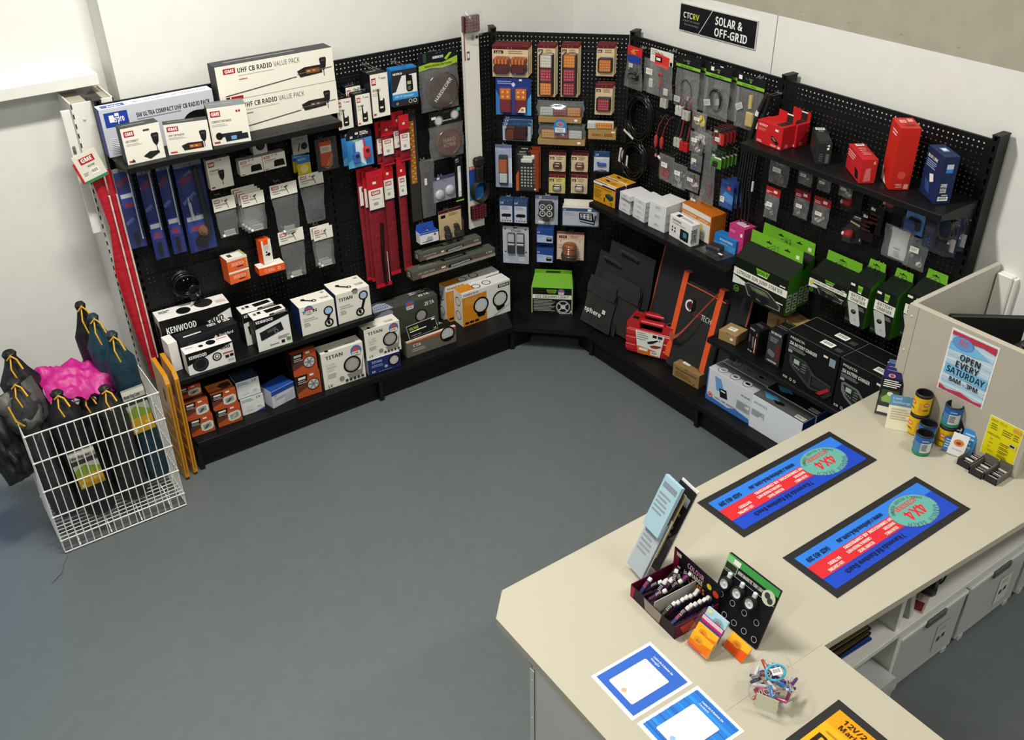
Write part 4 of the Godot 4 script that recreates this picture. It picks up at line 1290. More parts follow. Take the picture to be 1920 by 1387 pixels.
	b = Mb.new().paint(k("#a9a594")); b.box(V(-0.111, 2.07, -0.33), V(-0.03, 2.074, -0.07)); b.box(V(0.05, 2.07, -0.33), V(0.084, 2.074, -0.07)); part("top_flange", b, M.matt, o)
	b = Mb.new().paint(k("#c9c9c4")); b.lathe([[0, 0], [0.009, 0], [0.006, 0.004], [0, 0.005]], 10, xf(V(-0.07, 2.0, -0.06), 0, 90)); part("screw_head", b, M.gloss, o)
	o = thing("lock_plate", "thin white door plate with a lock fixed on the channel's edge", "plate", V3(0, 0, 0))
	b = Mb.new(); b.box(V(-0.172, 1.4, -0.075), V(-0.128, 2.06, -0.055), 0.002); part("plate", b, M.white_steel, o)
	b = Mb.new().paint(k("#6a6c6c")); b.box(V(-0.163, 1.84, -0.056), V(-0.148, 1.88, -0.05), 0.002).lathe([[0, 0], [0.006, 0], [0.005, 0.006], [0, 0.006]], 10, xf(V(-0.155, 1.86, -0.05), 0, 90)); part("lock", b, M.gloss, o)
	# sign high on the right wall
	o = thing("wall_sign", "black sign with white lettering high on the right wall", "sign", at("R", 0.583, 2.148, -0.107) * xf(V(0, 0, 0), 0, 0, 0))
	b = Mb.new().paint(k("#c9cac6")); b.box(V(-0.297, 0, 0), V(0.297, 0.153, 0.006)); part("panel", b, M.carton, o)
	f = face(xf(V(-0.297, 0.153, 0.006)), 0.594, 0.153); f.r(0.008, 0.03, 0.984, 0.94, k("#141516")).p([0.43, 0.03, 0.437, 0.03, 0.277, 0.97, 0.27, 0.97], k("#d5d8d4")).x("SOLAR &", 0.475, 0.48, 0.28, k("#eceeea"), 0.35).x("OFF-GRID", 0.475, 0.88, 0.28, k("#eceeea"), 0.42).x("CTC", 0.05, 0.5, 0.2, k("#e0e2de"), 0.125).x("RV", 0.178, 0.5, 0.2, k("#b9c43a"), 0.09).x("COAST TO COAST", 0.05, 0.63, 0.06, k("#9a9c9a"), 0.23, false).x("Where Adventure Begins", 0.07, 0.76, 0.06, k("#8a8c8a"), 0.2, false); put(o, f, "printed_face")
	# thin loose strap on the floor
	o = thing("loose_tie", "thin grey plastic tie lying on the floor below the basket", "tie", V3(-0.88, 0.002, 0.76))
	b = Mb.new().paint(k("#6a7078")); b.tube([V(0.04, 0.002, -0.1), V(0.0, 0.004, -0.03), V(-0.02, 0.012, 0.03), V(-0.08, 0.003, 0.07)], 0.0025, 6); part("tie", b, M.rubber, o)
	# glazed entrance beside the basket
	b = Mb.new(); b.box(V(-1.0, 0.0, -0.36), V(-0.93, 2.45, -0.3), 0.003).box(V(-4.6, 2.38, -0.42), V(-1.0, 2.45, -0.34), 0.003).box(V(-4.6, 0, -0.42), V(-1.0, 0.05, -0.34), 0.003)
	for x: float in [-4.6, -2.8]:
		b.box(V(x, 0, -0.42), V(x + 0.06, 2.45, -0.34), 0.003)
	struct("door_1", b, M.white_steel, "white framed glazed entrance")
	b = Mb.new(); b.box(V(-4.54, 0.05, -0.39), V(-1.0, 2.38, -0.384))
	struct("window_1", b, M.clear, "clear glass of the entrance")
	# ceiling light panels
	for q: Vector3 in LAMPS:
		o = thing("ceiling_light", ["flat ceiling light panel above the shop floor", "flat ceiling light panel over the entrance side", "flat ceiling light panel over the counter"][LAMPS.find(q)], "ceiling light", V3(q.x, 4.86, q.z), "")
		b = Mb.new(); b.box(V(-0.62, 0.0, -0.17), V(0.62, 0.04, 0.17), 0.004); part("housing", b, M.white_steel, o)
		b = Mb.new(); b.box(V(-0.6, -0.006, -0.15), V(0.6, 0.0, 0.15)); part("diffuser", b, M.lamp_glow, o)


# ---------- goods: builders ----------
var cw := 0.0
var chh := 0.0
var cd := 0.0
const CREAM := Color("#e9e7dc")
const INK := Color("#0f1011")
const GREY := Color("#8d8f90")
const RED := Color("#a3202b")
const NAVY := Color("#1f2f6b")


# a carton standing with its front face centre at (u, d); origin at the middle of the front bottom edge
func C(called: String, label: String, cat: String, f: String, u: float, v: float, d: float, yaw: float, w: float, h: float, dep: float, col: Color, group := "", sides := {}) -> Node3D:
	var o := thing(called, label, cat, at(f, u, v + 0.001, d, yaw), group)
	cw = w; chh = h; cd = dep
	var b := Mb.new().paint(col)
	b.box(V(-w / 2, 0, -dep), V(w / 2, h, 0), 0.0012)
	for s: String in sides:
		b.paint(sides[s])
		if s == "top":
			b.quad(V(-w / 2 + 0.001, h + 0.0003, -0.001), V(w / 2 - 0.001, h + 0.0003, -0.001), V(w / 2 - 0.001, h + 0.0003, -dep + 0.001), V(-w / 2 + 0.001, h + 0.0003, -dep + 0.001))
		elif s == "front":
			b.quad(V(-w / 2 + 0.001, 0.001, 0.0003), V(w / 2 - 0.001, 0.001, 0.0003), V(w / 2 - 0.001, h - 0.001, 0.0003), V(-w / 2 + 0.001, h - 0.001, 0.0003))
		elif s == "left":
			b.quad(V(-w / 2 - 0.0003, 0.001, -dep + 0.001), V(-w / 2 - 0.0003, 0.001, -0.001), V(-w / 2 - 0.0003, h - 0.001, -0.001), V(-w / 2 - 0.0003, h - 0.001, -dep + 0.001))
		elif s == "right":
			b.quad(V(w / 2 + 0.0003, 0.001, -0.001), V(w / 2 + 0.0003, 0.001, -dep + 0.001), V(w / 2 + 0.0003, h - 0.001, -dep + 0.001), V(w / 2 + 0.0003, h - 0.001, -0.001))
	# folded flap: thin seam along the top
	b.paint(col.darkened(0.35)).box(V(-w / 2 + 0.002, h, -dep * 0.5 - 0.0004), V(w / 2 - 0.002, h + 0.0002, -dep * 0.5 + 0.0004))
	part("carton", b, M.carton, o)
	return o


func fr() -> Face:
	return front_of(cw, chh, 0.0003)


func tp() -> Face:
	return top_of(cw, chh + 0.0004, 0.0, cd)


func sd(right: bool) -> Face:
	return side_of(cw + 0.0006, chh, 0.0, cd, right)


func put(o: Node3D, f: Face, called := "printed_front") -> void:
	part(called, f.b, M.print, o)


func sticker(o: Node3D, f: Face, x: float, y: float, s: float) -> void:   # round blue price sticker with a white label
	var h := s * f.w / f.h
	f.e(x, y, s, s, k("#3a72b8")).e(x, y - h * 0.25, s * 0.62, s * 0.4, k("#c9504f")).r(x - s * 0.75, y + h * 0.15, s * 1.5, h * 0.7, CREAM).x("$199", x - s * 0.6, y + h * 0.65, h * 0.32, INK)


func mic(f: Face, x: float, y: float, s: float) -> void:      # hand microphone picture, s share of the width
	var q := s * f.w / f.h
	f.p([x - s * 0.42, y - q * 0.6, x - s * 0.3, y - q * 0.75, x + s * 0.3, y - q * 0.75, x + s * 0.42, y - q * 0.6, x + s * 0.3, y + q * 0.25, x + s * 0.1, y + q * 0.6, x - s * 0.1, y + q * 0.6, x - s * 0.3, y + q * 0.25], k("#202122"))
	f.r(x - s * 0.22, y - q * 0.5, s * 0.44, q * 0.16, k("#46484a")).r(x - s * 0.04, y + q * 0.55, s * 0.08, q * 0.7, k("#202122"))


func unit(f: Face, x: float, y: float, s: float, screen := "#a3541f") -> void:   # radio head picture
	var q := s * f.w / f.h
	f.p([x - s * 0.5, y - q * 0.12, x - s * 0.2, y - q * 0.22, x + s * 0.5, y - q * 0.22, x + s * 0.5, y + q * 0.08, x - s * 0.4, y + q * 0.12], k("#222324"))
	f.r(x - s * 0.15, y - q * 0.13, s * 0.55, q * 0.16, k(screen)).r(x - s * 0.1, y - q * 0.08, s * 0.12, q * 0.06, k("#e0b070")).r(x + s * 0.12, y - q * 0.08, s * 0.1, q * 0.06, k("#e0b070"))


func lamp(f: Face, x: float, y: float, s: float, ring := INK, lens := Color("#c9cbcc"), dots := 3) -> void:   # round lamp picture
	f.e(x, y, s, s, ring).e(x, y, s * 0.8, s * 0.8, lens)
	var q := f.w / f.h
	for j in range(-dots, dots + 1):
		for m in range(-dots, dots + 1):
			if j * j + m * m <= dots * dots:
				var st := s * 0.75 / (dots + 0.5)
				f.e(x + j * st, y + m * st * q, st * 0.42, st * 0.42, lens.lightened(0.5), 6)
				f.z -= 0.0002
	f.z += 0.0002


func gme(o: Node3D, title: String, topcol: Color, big := false) -> Face:      # cream carton with a red badge
	var f := fr()
	var q := cw / chh
	var bh := 0.16 if not big else 0.16
	f.r(0, 0, 1, 1, CREAM)
	f.r(0.06, 0.09, 0.26 if not big else 0.1, bh, RED).x("GME", 0.085 if not big else 0.072, 0.09 + bh * 0.78, bh * 0.55, Color.WHITE, 0.21 if not big else 0.076)
	if not big:
		f.x(title, 0.07, 0.40, 0.058, k("#3a3a3a"), minf(0.5, 0.03 * title.length())).bars(0.07, 0.44, 0.4, 2, 0.04, k("#b5b3aa"))
		f.r(0.05, 0.9, 0.15, 0.05, k("#b03a40"))
	var t := tp()
	t.r(0, 0, 1, 1, topcol).bars(0.1, 0.4, 0.7, 1, 0.2, k("#9a9a98"))
	put(o, t, "printed_top")
	return f


# pegs
func hook(f: String, u: float, v: float, length: float, pair := true) -> void:
	var key := "hook%.2f%d" % [length, int(pair)]
	if not cache.has(key):
		var b := Mb.new()
		for x: float in ([-0.012, 0.012] if pair else [0.0]):
			b.tube([V(x, 0.012, -0.004), V(x, 0, 0.004), V(x, 0, length - 0.01), V(x, 0.012, length)], 0.0022, 6)
		if pair:
			b.box(V(-0.018, -0.004, 0.0), V(0.018, 0.004, 0.003), 0.001)
		cache[key] = b.mesh(M.steel)
	var o := part("peg_hook", cache[key], M.steel)
	o.transform = at(f, u, v, 0.0)
	var words := last_label.replace(",", "").split(" ")
	tag(o, "steel prong hook holding the " + " ".join(words.slice(0, 11)), "hook", "prong hooks in the perforated boards")


# flat card; origin at the middle of its lower edge, face at z = 0
func card(called: String, label: String, cat: String, f: String, u: float, v: float, d: float, w: float, h: float, col: Color, group := "", yaw := 0.0, hk := true) -> Node3D:
	var o := thing(called, label, cat, at(f, u, v, d, yaw), group)
	cw = w; chh = h; cd = 0.002
	var b := Mb.new().paint(col)
	b.box(V(-w / 2, 0, -0.0012), V(w / 2, h, 0))
	part("backing_card", b, M.carton, o)
	if hk:
		hook(f, u, v + h - 0.018, d + 0.02)
	return o


func blister(o: Node3D, x0: float, y0: float, x1: float, y1: float, dep: float) -> void:   # clear bubble over the card, metres from the lower middle
	var b := Mb.new()
	var m := minf(dep * 0.4, 0.012)
	var lo := [V(x0, y0, 0.001), V(x1, y0, 0.001), V(x1, y1, 0.001), V(x0, y1, 0.001)]
	var hi := [V(x0 + m, y0 + m, dep), V(x1 - m, y0 + m, dep), V(x1 - m, y1 - m, dep), V(x0 + m, y1 - m, dep)]
	b.quad(hi[0], hi[1], hi[2], hi[3])
	for j in 4:
		var j2 := (j + 1) % 4
		b.quad(lo[j], lo[j2], hi[j2], hi[j])
	part("clear_blister", b, M.clear, o)


func puff(w: float, h: float, dep: float, seed_: int, w2 := -1.0, wave := 0.25) -> Mb:    # soft pouch, hanging from y = h; w2 width at the bottom
	var b := Mb.new()
	var fn := FastNoiseLite.new()
	fn.seed = seed_
	fn.frequency = 0.9
	var nx := 11
	var ny := 13
	var wb := w if w2 < 0 else w2
	for sg: float in [1.0, -1.0]:
		var pts := []
		for j in ny:
			for i in nx:
				var x := float(i) / (nx - 1) * 2 - 1
				var y := float(j) / (ny - 1)
				var ww := lerpf(wb, w, y) / 2
				var bul := (1 - pow(absf(x), 3)) * (1 - pow(absf(2 * y - 1), 4) * 0.85) * (1.15 - 0.5 * y)
				var nz := fn.get_noise_3d(x * 3, y * 4, sg * 7) * wave
				if i == 0 or i == nx - 1:
					nz *= 0.15
				pts.append(V(x * ww * (1 + 0.03 * sin(y * 9 + seed_)), y * h, sg * (dep * 0.5 * bul * (1 + nz * 1.8) + 0.0006) if sg > 0 else -(dep * 0.2 * bul) - 0.0006))
		if sg < 0:
			var rev := []
			for j in ny:
				for i in nx:
					rev.append(pts[j * nx + nx - 1 - i])
			pts = rev
		b.smooth_grid(pts, nx)
	return b


# polythene bag under a folded header card
func bagpack(called: String, label: String, cat: String, f: String, u: float, v: float, d: float, w: float, hh: float, bh: float, wb: float, col: Color, seed_: int, group := "", yaw := 0.0) -> Node3D:
	var o := thing(called, label, cat, at(f, u, v, d, yaw), group)
	cw = w; chh = hh; cd = 0.003
	var b := Mb.new().paint(col)
	b.box(V(-w / 2, bh, -0.001), V(w / 2, bh + hh, 0.0016), 0.0004)
	part("header_card", b, M.carton, o)
	part("clear_bag", puff(w * 0.96, bh, 0.022, seed_, wb), M.bag, o)
	hook(f, u, v + bh + hh - 0.018, d + 0.02)
	return o


func hdr(o: Node3D) -> Face:
	return face(Transform3D(Basis(), V(-cw / 2, (o.get_child(0) as MeshInstance3D).mesh.get_aabb().end.y, 0.0018)), cw, chh)


func lump(rx: float, ry: float, rz: float, seed_: int, rough := 0.25, seg := 12) -> Mb:
	var b := Mb.new()
	var fn := FastNoiseLite.new()
	fn.seed = seed_
	fn.frequency = 0.8
	var pts := []
	for j in seg:
		var t := PI * j / (seg - 1)
		for i in seg:
			var a := -TAU * i / seg
			var p := V(cos(a) * sin(t), -cos(t), sin(a) * sin(t))
			pts.append(p * V(rx, ry, rz) * (1 + fn.get_noise_3dv(p * 2.2) * rough))
	b.smooth_grid(pts, seg, true)
	return b


func led_lens(w: float, h: float, dep: float, col: Color, nx := 4, ny := 3) -> Mb:     # moulded lamp lens with a grid of domes
	var b := Mb.new().paint(col)
	b.box(V(-w / 2, -h / 2, 0), V(w / 2, h / 2, dep), minf(0.004, dep * 0.5))
	b.paint(col.lightened(0.25))
	for j in ny:
		for i in nx:
			var x := (i + 0.5) / nx * w * 0.9 - w * 0.45
			var y := (j + 0.5) / ny * h * 0.9 - h * 0.45
			b.lathe([[w * 0.36 / nx, 0.0], [w * 0.25 / nx, 0.0015], [0.0, 0.002]], 6, Transform3D(Basis(Vector3.RIGHT, PI / 2), V(x, y, dep)), false)
	return b


func nth(n: int) -> String:
	return ["second", "third", "fourth", "fifth", "sixth"][n]


func left_wall() -> void:
	var f: Face
	var o: Node3D
	# upper shelf
	o = C("radio_pack_box", "long blue and white radio pack box at the end of the upper shelf", "box", "L", 0.265, 1.83, 0.09, 0, 0.58, 0.245, 0.075, k("#dfe2ea"), "", {"left": k("#2d3f9e"), "front": k("#c3c7d2"), "top": k("#e6e8ee")})
	f = fr()
	f.r(0.03, 0.09, 0.2, 0.3, k("#23409c")).r(0.07, 0.15, 0.04, 0.14, Color.WHITE).x("Aerpro", 0.075, 0.3, 0.13, Color("#f4f4f4"), 0.12).r(0.12, 0.12, 0.035, 0.06, Color.WHITE)
	f.x("5W ULTRA COMPACT UHF CB RADIO PACK", 0.3, 0.28, 0.085, INK, 0.66).bars(0.3, 0.31, 0.4, 1, 0.04, k("#8a8e99"))
	for j in 9:
		f.r(0.04, 0.62 + j * 0.036, 0.24, 0.017, k("#e8eaf0"))
	f.p([0.1, 0.93, 0.16, 0.86, 0.3, 0.85, 0.3, 0.95], INK).e(0.83, 0.6, 0.14, 0.1, INK).p([0.62, 0.66, 0.75, 0.42, 0.95, 0.35, 0.98, 0.7, 0.7, 0.8], INK)
	put(o, f)
	f = tp()
	f.r(0.03, 0.3, 0.2, 0.6, k("#4256a8")).x("Aerpro", 0.08, 0.8, 0.35, Color.WHITE, 0.12).x("5W ULTRA COMPACT UHF CB RADIO PACK", 0.3, 0.75, 0.3, k("#9296a0"), 0.66)
	put(o, f, "printed_top")
	o = C("radio_box", "cream radio box with handset picture at the outer end of the upper shelf", "box", "L", 0.113, 1.83, 0.25, 0.4, 0.19, 0.182, 0.073, k("#3b3c3a"), "boxed radios on the upper shelf")
	f = gme(o, "XRS CONNECT", k("#3a3b38"))
	f.r(0.56, 0.12, 0.16, 0.05, k("#44443f")); mic(f, 0.83, 0.45, 0.24)
	f.p([0.44, 0.84, 0.62, 0.74, 0.86, 0.76, 0.88, 0.82, 0.6, 0.95], k("#242527")); f.p([0.11, 0.95, 0.16, 0.85, 0.21, 0.95], k("#243b2a"))
	put(o, f)
	o = C("radio_box", "cream radio box with amber display picture, standing second on the upper shelf", "box", "L", 0.334, 1.83, 0.262, -14, 0.215, 0.157, 0.056, k("#3b3c3a"), "boxed radios on the upper shelf")
	f = gme(o, "UHF CB RADIO", k("#3a3b38")); mic(f, 0.85, 0.52, 0.2); unit(f, 0.57, 0.82, 0.5); put(o, f)
	o = C("radio_box", "taller cream radio box with grey top, in front of the long value packs", "box", "L", 0.556, 1.83, 0.262, -12, 0.196, 0.196, 0.105, k("#2e3032"), "boxed radios on the upper shelf")
	f = gme(o, "COMPACT VHF RADIO", k("#6f7679"))
	f.r(0.28, 0.7, 0.52, 0.1, k("#25282e")).e(0.2, 0.76, 0.09, 0.1, k("#16181b")).p([0.34, 0.78, 0.94, 0.75, 0.95, 0.9, 0.36, 0.93], k("#1c2230")).r(0.5, 0.79, 0.14, 0.1, k("#7aa0d8")).r(0.72, 0.12, 0.05, 0.05, RED).r(0.79, 0.12, 0.05, 0.05, RED)
	put(o, f)
	for j in 2:
		o = C("value_pack_box", ["lower long cream value pack box with a black antenna picture", "upper long cream value pack box stacked on its twin"][j], "box", "L", 0.905, 1.83 + j * 0.181, 0.14 - j * 0.004, 0, 0.665, 0.18, 0.105, k("#35363a"), "long value pack boxes")
		f = gme(o, "", k("#34363a"), true)
		f.x("UHF CB RADIO", 0.175, 0.26, 0.135, INK, 0.29).x("VALUE PACK", 0.48, 0.26, 0.135, k("#55565a"), 0.225, false)
		f.bars(0.18, 0.33, 0.3, 1, 0.03, k("#a9a79e")).r(0.18, 0.43, 0.07, 0.03, k("#c26a60"))
		mic(f, 0.905, 0.45, 0.075); unit(f, 0.78, 0.62, 0.22, "#8a4a20" if j else "#3a3c40")
		f.p([0.05, 0.85, 0.66, 0.66, 0.66, 0.68, 0.05, 0.87], INK).p([0.67, 0.6, 0.98, 0.55, 0.98, 0.57, 0.67, 0.62], k("#6a6b6d")).r(0.05, 0.9, 0.03, 0.09, k("#5c1a20")).r(0.09, 0.9, 0.1, 0.09, RED)
		put(o, f)
	# first bay, hanging
	var al := ["narrow blue antenna pack nearest the end post", "blue antenna pack second from the end post", "blue antenna pack third from the end post", "wide blue antenna pack with a spring base in its blister"]
	var ag := [[0.022, 1.303, 0.085, 0.452], [0.13, 1.205, 0.075, 0.515], [0.23, 1.21, 0.075, 0.51], [0.362, 1.19, 0.155, 0.52]]
	for j in 4:
		var g: Array = ag[j]
		o = card("antenna_pack", al[j], "antenna pack", "L", g[0], g[1], 0.045, g[2], g[3], k("#1d3170"), "blue antenna packs")
		f = fr()
		f.r(0, 0, 1, 0.05, k("#7c828c"))
		for m in 3:
			f.x("aerpro", 0.12, 0.22 + m * 0.24, 0.05, k("#6f86c8"), 0.6, true, 0.6)
		f.p([0.1, 0.16, 0.8, 0.1, 0.8, 0.16, 0.1, 0.24], k("#5a2548")).r(0.08, 0.58 if j else 0.3, 0.75, 0.19, k("#2748a8")).r(0.1, 0.595 if j else 0.315, 0.7, 0.05, k("#dfe3ea")).r(0.2, 0.7 if j else 0.42, 0.5, 0.06, k("#8a3050"))
		put(o, f)
		var rod := Mb.new().paint(k("#c9cac6"))
		if j < 3:
			rod.tube([V(g[2] * 0.3, g[3] * 0.33 if j else 0.05, 0.012), V(g[2] * 0.3, g[3] * 0.97, 0.012)], 0.0035, 8)
			rod.paint(k("#141517")).tube([V(-0.004, 0.03, 0.014), V(-0.004, g[3] * 0.2, 0.014)], 0.011, 10)
		else:
			rod.paint(k("#15161a")).tube([V(0.045, 0.1, 0.018), V(0.03, 0.49, 0.018)], 0.016, 10)
			rod.paint(k("#b9bbbc")).tube([V(-0.03, 0.2, 0.02), V(-0.035, 0.3, 0.02)], 0.009, 8).tube([V(-0.035, 0.3, 0.02), V(-0.037, 0.33, 0.02)], 0.004, 8)
			rod.paint(k("#6b4a3a")).lathe([[0.0, 0.0], [0.03, 0.0], [0.03, 0.012], [0.014, 0.03], [0.0, 0.03]], 16, Transform3D(Basis(Vector3.RIGHT, 1.2), V(0.012, 0.12, 0.01)))
			rod.paint(k("#101114")).lathe([[0.0, 0.0], [0.035, 0.0], [0.032, 0.02], [0.0, 0.02]], 16, Transform3D(Basis(Vector3.RIGHT, PI / 2), V(-0.005, 0.06, 0.004)))
		part("antenna", rod, M.gloss, o)
		blister(o, -g[2] * 0.48, 0.005, g[2] * 0.48, g[3] * 0.95, 0.034)
	o = C("handset_box", "cream handset box hanging under the upper shelf beside the wide antenna pack", "box", "L", 0.513, 1.541, 0.1, 0, 0.132, 0.169, 0.04, k("#c9c7bd"))
	f = gme(o, "UHF MICROPHONE", k("#c9c7bd")); mic(f, 0.55, 0.58, 0.32); put(o, f); hook("L", 0.513, 1.70, 0.12)
	var sl := ["small cream speaker box hanging first in its row", "small cream speaker box hanging second in its row"]
	for j in 2:
		o = C("speaker_box", sl[j], "box", "L", 0.692 + j * 0.137, 1.58, 0.1, 0, 0.134, 0.088, 0.05, k("#c9c7bd"), "small boxed extension speakers")
		f = gme(o, "EXTENSION SPEAKER", k("#c9c7bd")); f.p([0.48, 0.5, 0.54, 0.44, 0.86, 0.44, 0.92, 0.5, 0.94, 0.86, 0.46, 0.86], INK); put(o, f); hook("L", 0.692 + j * 0.137, 1.66, 0.12)
	o = C("speaker_box", "small box with round black speaker, half hidden under the upper shelf lip", "box", "L", 0.765, 1.675, 0.08, 0, 0.082, 0.09, 0.05, k("#c9c7bd"))
	f = fr(); f.r(0, 0, 1, 1, CREAM).e(0.55, 0.5, 0.32, 0.32, k("#1d1e24")).e(0.55, 0.5, 0.2, 0.2, k("#30323a")); put(o, f)
	# header bags
	var hb := [["accessory_bag", "cream-headed accessory bag below the handset box", 0.504, 1.255, 0.1, 0.126, 0.082, 0.155, 0.105], ["accessory_bag", "front cream-headed bag of a stack of four beside the first bag", 0.668, 1.243, 0.1, 0.136, 0.08, 0.155, 0.12],
		["accessory_bag", "wide cream-headed bag of brackets hanging third in the row", 0.857, 1.185, 0.1, 0.163, 0.08, 0.222, 0.13], ["accessory_bag", "cream-headed bag with a dark square bracket next to the slotted post", 1.048, 1.185, 0.06, 0.155, 0.08, 0.225, 0.115],
		["accessory_bag", "lower cream-headed bag with a bright bracket, under the wide one", 0.86, 0.89, 0.1, 0.158, 0.085, 0.222, 0.12], ["accessory_bag", "front cream-headed bag of the lower pair beside the slotted post", 1.062, 0.902, 0.1, 0.125, 0.082, 0.175, 0.11]]
	for j in hb.size():
		var g: Array = hb[j]
		o = bagpack(g[0], g[1], "accessory bag", "L", g[2], g[3], g[4], g[5], g[6], g[7], g[8], CREAM, 60 + j, "cream-headed accessory bags")
		f = hdr(o)
		f.r(0.06, 0.12, 0.26, 0.24, RED).x("GME", 0.08, 0.31, 0.14, Color.WHITE, 0.22).x("GENUINE ACCESSORY", 0.07, 0.55, 0.1, k("#55554f"), 0.55).bars(0.08, 0.64, 0.3, 1, 0.1, k("#8a8880"))
		f.p([0.5, 0.3, 0.66, 0.2, 0.68, 0.25, 0.56, 0.36], INK).p([0.56, 0.3, 0.59, 0.3, 0.68, 0.85, 0.66, 0.85], k("#55565a")).r(0, 0.93, 1, 0.07, INK)
		put(o, f, "printed_header")
		var br := Mb.new()
		if j == 3:
			br.paint(k("#3a3d44")).box(V(-0.03, 0.02, -0.003), V(0.045, 0.07, 0.004), 0.002).paint(k("#4a4e52")).lathe([[0.0, 0.0], [0.028, 0.0], [0.026, 0.004], [0.0, 0.004]], 16, xf(V(0, 0.105, 0), 0, 90))
		else:
			br.paint(k("#9c9d9b")).box(V(-0.03, 0.012, -0.004), V(0.035, 0.04, 0.002), 0.002).box(V(-0.03, 0.01, -0.004), V(0.035, 0.013, 0.014), 0.001)
			br.paint(k("#c5c6c4")).lathe([[0.0, 0.0], [0.008, 0.0], [0.008, 0.014], [0.0, 0.014]], 8, xf(V(-0.035, 0.01, 0), 0, 60))
		part("bracket", br, M.gloss, o)
		if j == 1 or j == 5:
			for m in (3 if j == 1 else 1):
				copy_of(o, at("L", g[2] - 0.008 * (m + 1), g[3] + 0.006 * (m + 1), g[4] - 0.022 * (m + 1)), "cream-headed accessory bag, %s from the front of the %s stack" % [nth(m), "middle" if j == 1 else "low"])
	# boxed small cameras on pegs
	for j in 2:
		o = C("camera_box", ["lower orange and white camera box of the pair on pegs", "upper orange and white camera box of the pair on pegs"][j], "box", "L", 0.51, 0.972 + j * 0.078, 0.12, 4, 0.124, 0.076, 0.09, k("#e5622c"), "orange camera boxes on pegs", {"top": CREAM})
		f = fr(); f.r(0, 0.0, 1, 0.16, CREAM).x("DRIVETECH", 0.2, 0.62, 0.26, k("#f1c9b4"), 0.6).r(0.45, 0.68, 0.3, 0.08, k("#3c1a12"))
		for m in 6:
			f.r(0.88, 0.14 + m * 0.14, 0.12, 0.06, k("#e3c86a"))
		put(o, f)
		f = tp(); f.r(0.04, 0.1, 0.92, 0.8, CREAM).r(0.2, 0.3, 0.2, 0.4, k("#3c3c38")).r(0.86, 0.1, 0.12, 0.8, k("#a8b560")); put(o, f, "printed_top")
		hook("L", 0.51, 0.968 + j * 0.078, 0.12)
	o = C("camera_box", "flat orange camera box lying on pegs under the upright one", "box", "L", 0.70, 0.98, 0.14, -2, 0.158, 0.046, 0.075, k("#e65a22"), "", {"top": CREAM})
	f = fr(); f.x("Q300L", 0.2, 0.72, 0.4, k("#f7d8c6"), 0.42, false).r(0.72, 0.3, 0.1, 0.4, k("#f7d8c6")).r(0.74, 0.38, 0.06, 0.24, k("#e65a22")); put(o, f); hook("L", 0.70, 0.975, 0.13)
	o = C("camera_box", "upright orange and white camera box standing on the flat one", "box", "L", 0.70, 1.028, 0.105, 10, 0.064, 0.15, 0.055, k("#e65a22"), "", {"front": CREAM})
	f = fr(); f.r(0.2, 0, 0.5, 0.2, k("#e65a22")).bars(0.2, 0.24, 0.6, 4, 0.05, k("#b9b2a6")).e(0.62, 0.62, 0.16, 0.16, INK).e(0.42, 0.5, 0.09, 0.09, INK).p([0.3, 0.6, 0.75, 0.55, 0.75, 0.6, 0.3, 0.66], INK); put(o, f)
	# black coiled cable on the board
	o = thing("coiled_cable", "glossy black coil of cable hanging low on the first bay", "cable", at("L", 0.215, 0.86, 0.05))
	var b := Mb.new().paint(k("#0d0d0e"))
	for j in 7:
		var pts := []
		for m in 28:
			var a := TAU * m / 28
			pts.append(V(cos(a) * (0.072 + 0.004 * sin(j * 2.1)), 0.16 + sin(a) * (0.066 + 0.004 * cos(j * 1.7)), -0.03 + j * 0.009 + 0.004 * sin(a * 2 + j)))
		b.tube(pts, 0.0055, 6, false, true)
	for j in 4:
		var pts := []
		for m in 14:
			var a := TAU * m / 14
			pts.append(V(0.03 + cos(a) * 0.03, 0.10 + j * 0.012 + sin(a) * 0.028, 0.035 + j * 0.005))
		b.tube(pts, 0.005, 6, false, true)
	part("coil", b, M.gloss, o)
	b = Mb.new().paint(k("#c9cbc8"))
	b.lathe([[0.0, 0.0], [0.006, 0.0], [0.006, 0.018], [0.0, 0.018]], 8, xf(V(0.045, 0.09, 0.04), 0, 30, 20)).lathe([[0.0, 0.0], [0.006, 0.0], [0.006, 0.018], [0.0, 0.018]], 8, xf(V(0.0, 0.04, 0.03), 0, 10, -20))
	part("plug", b, M.gloss, o)
	hook("L", 0.215, 1.05, 0.08)
	left_second()
	left_low()


func handheld(o: Node3D) -> void:
	var f := gme(o, "2 WATT HANDHELD", k("#17181a"))
	f.r(0.5, 0.07, 0.05, 0.05, GREY).r(0.62, 0.1, 0.26, 0.03, GREY)
	f.p([0.36, 0.34, 0.42, 0.34, 0.46, 0.62, 0.62, 0.62, 0.66, 0.56, 0.72, 0.6, 0.72, 0.86, 0.66, 0.9, 0.4, 0.9, 0.34, 0.86], k("#1c1d1f")).r(0.44, 0.76, 0.18, 0.04, CREAM)
	put(o, f)
	var s := sd(false)
	s.r(0, 0, 1, 1, k("#131416")).bars(0.15, 0.4, 0.2, 1, 0.03, k("#cfcfca"))
	put(o, s, "printed_side")


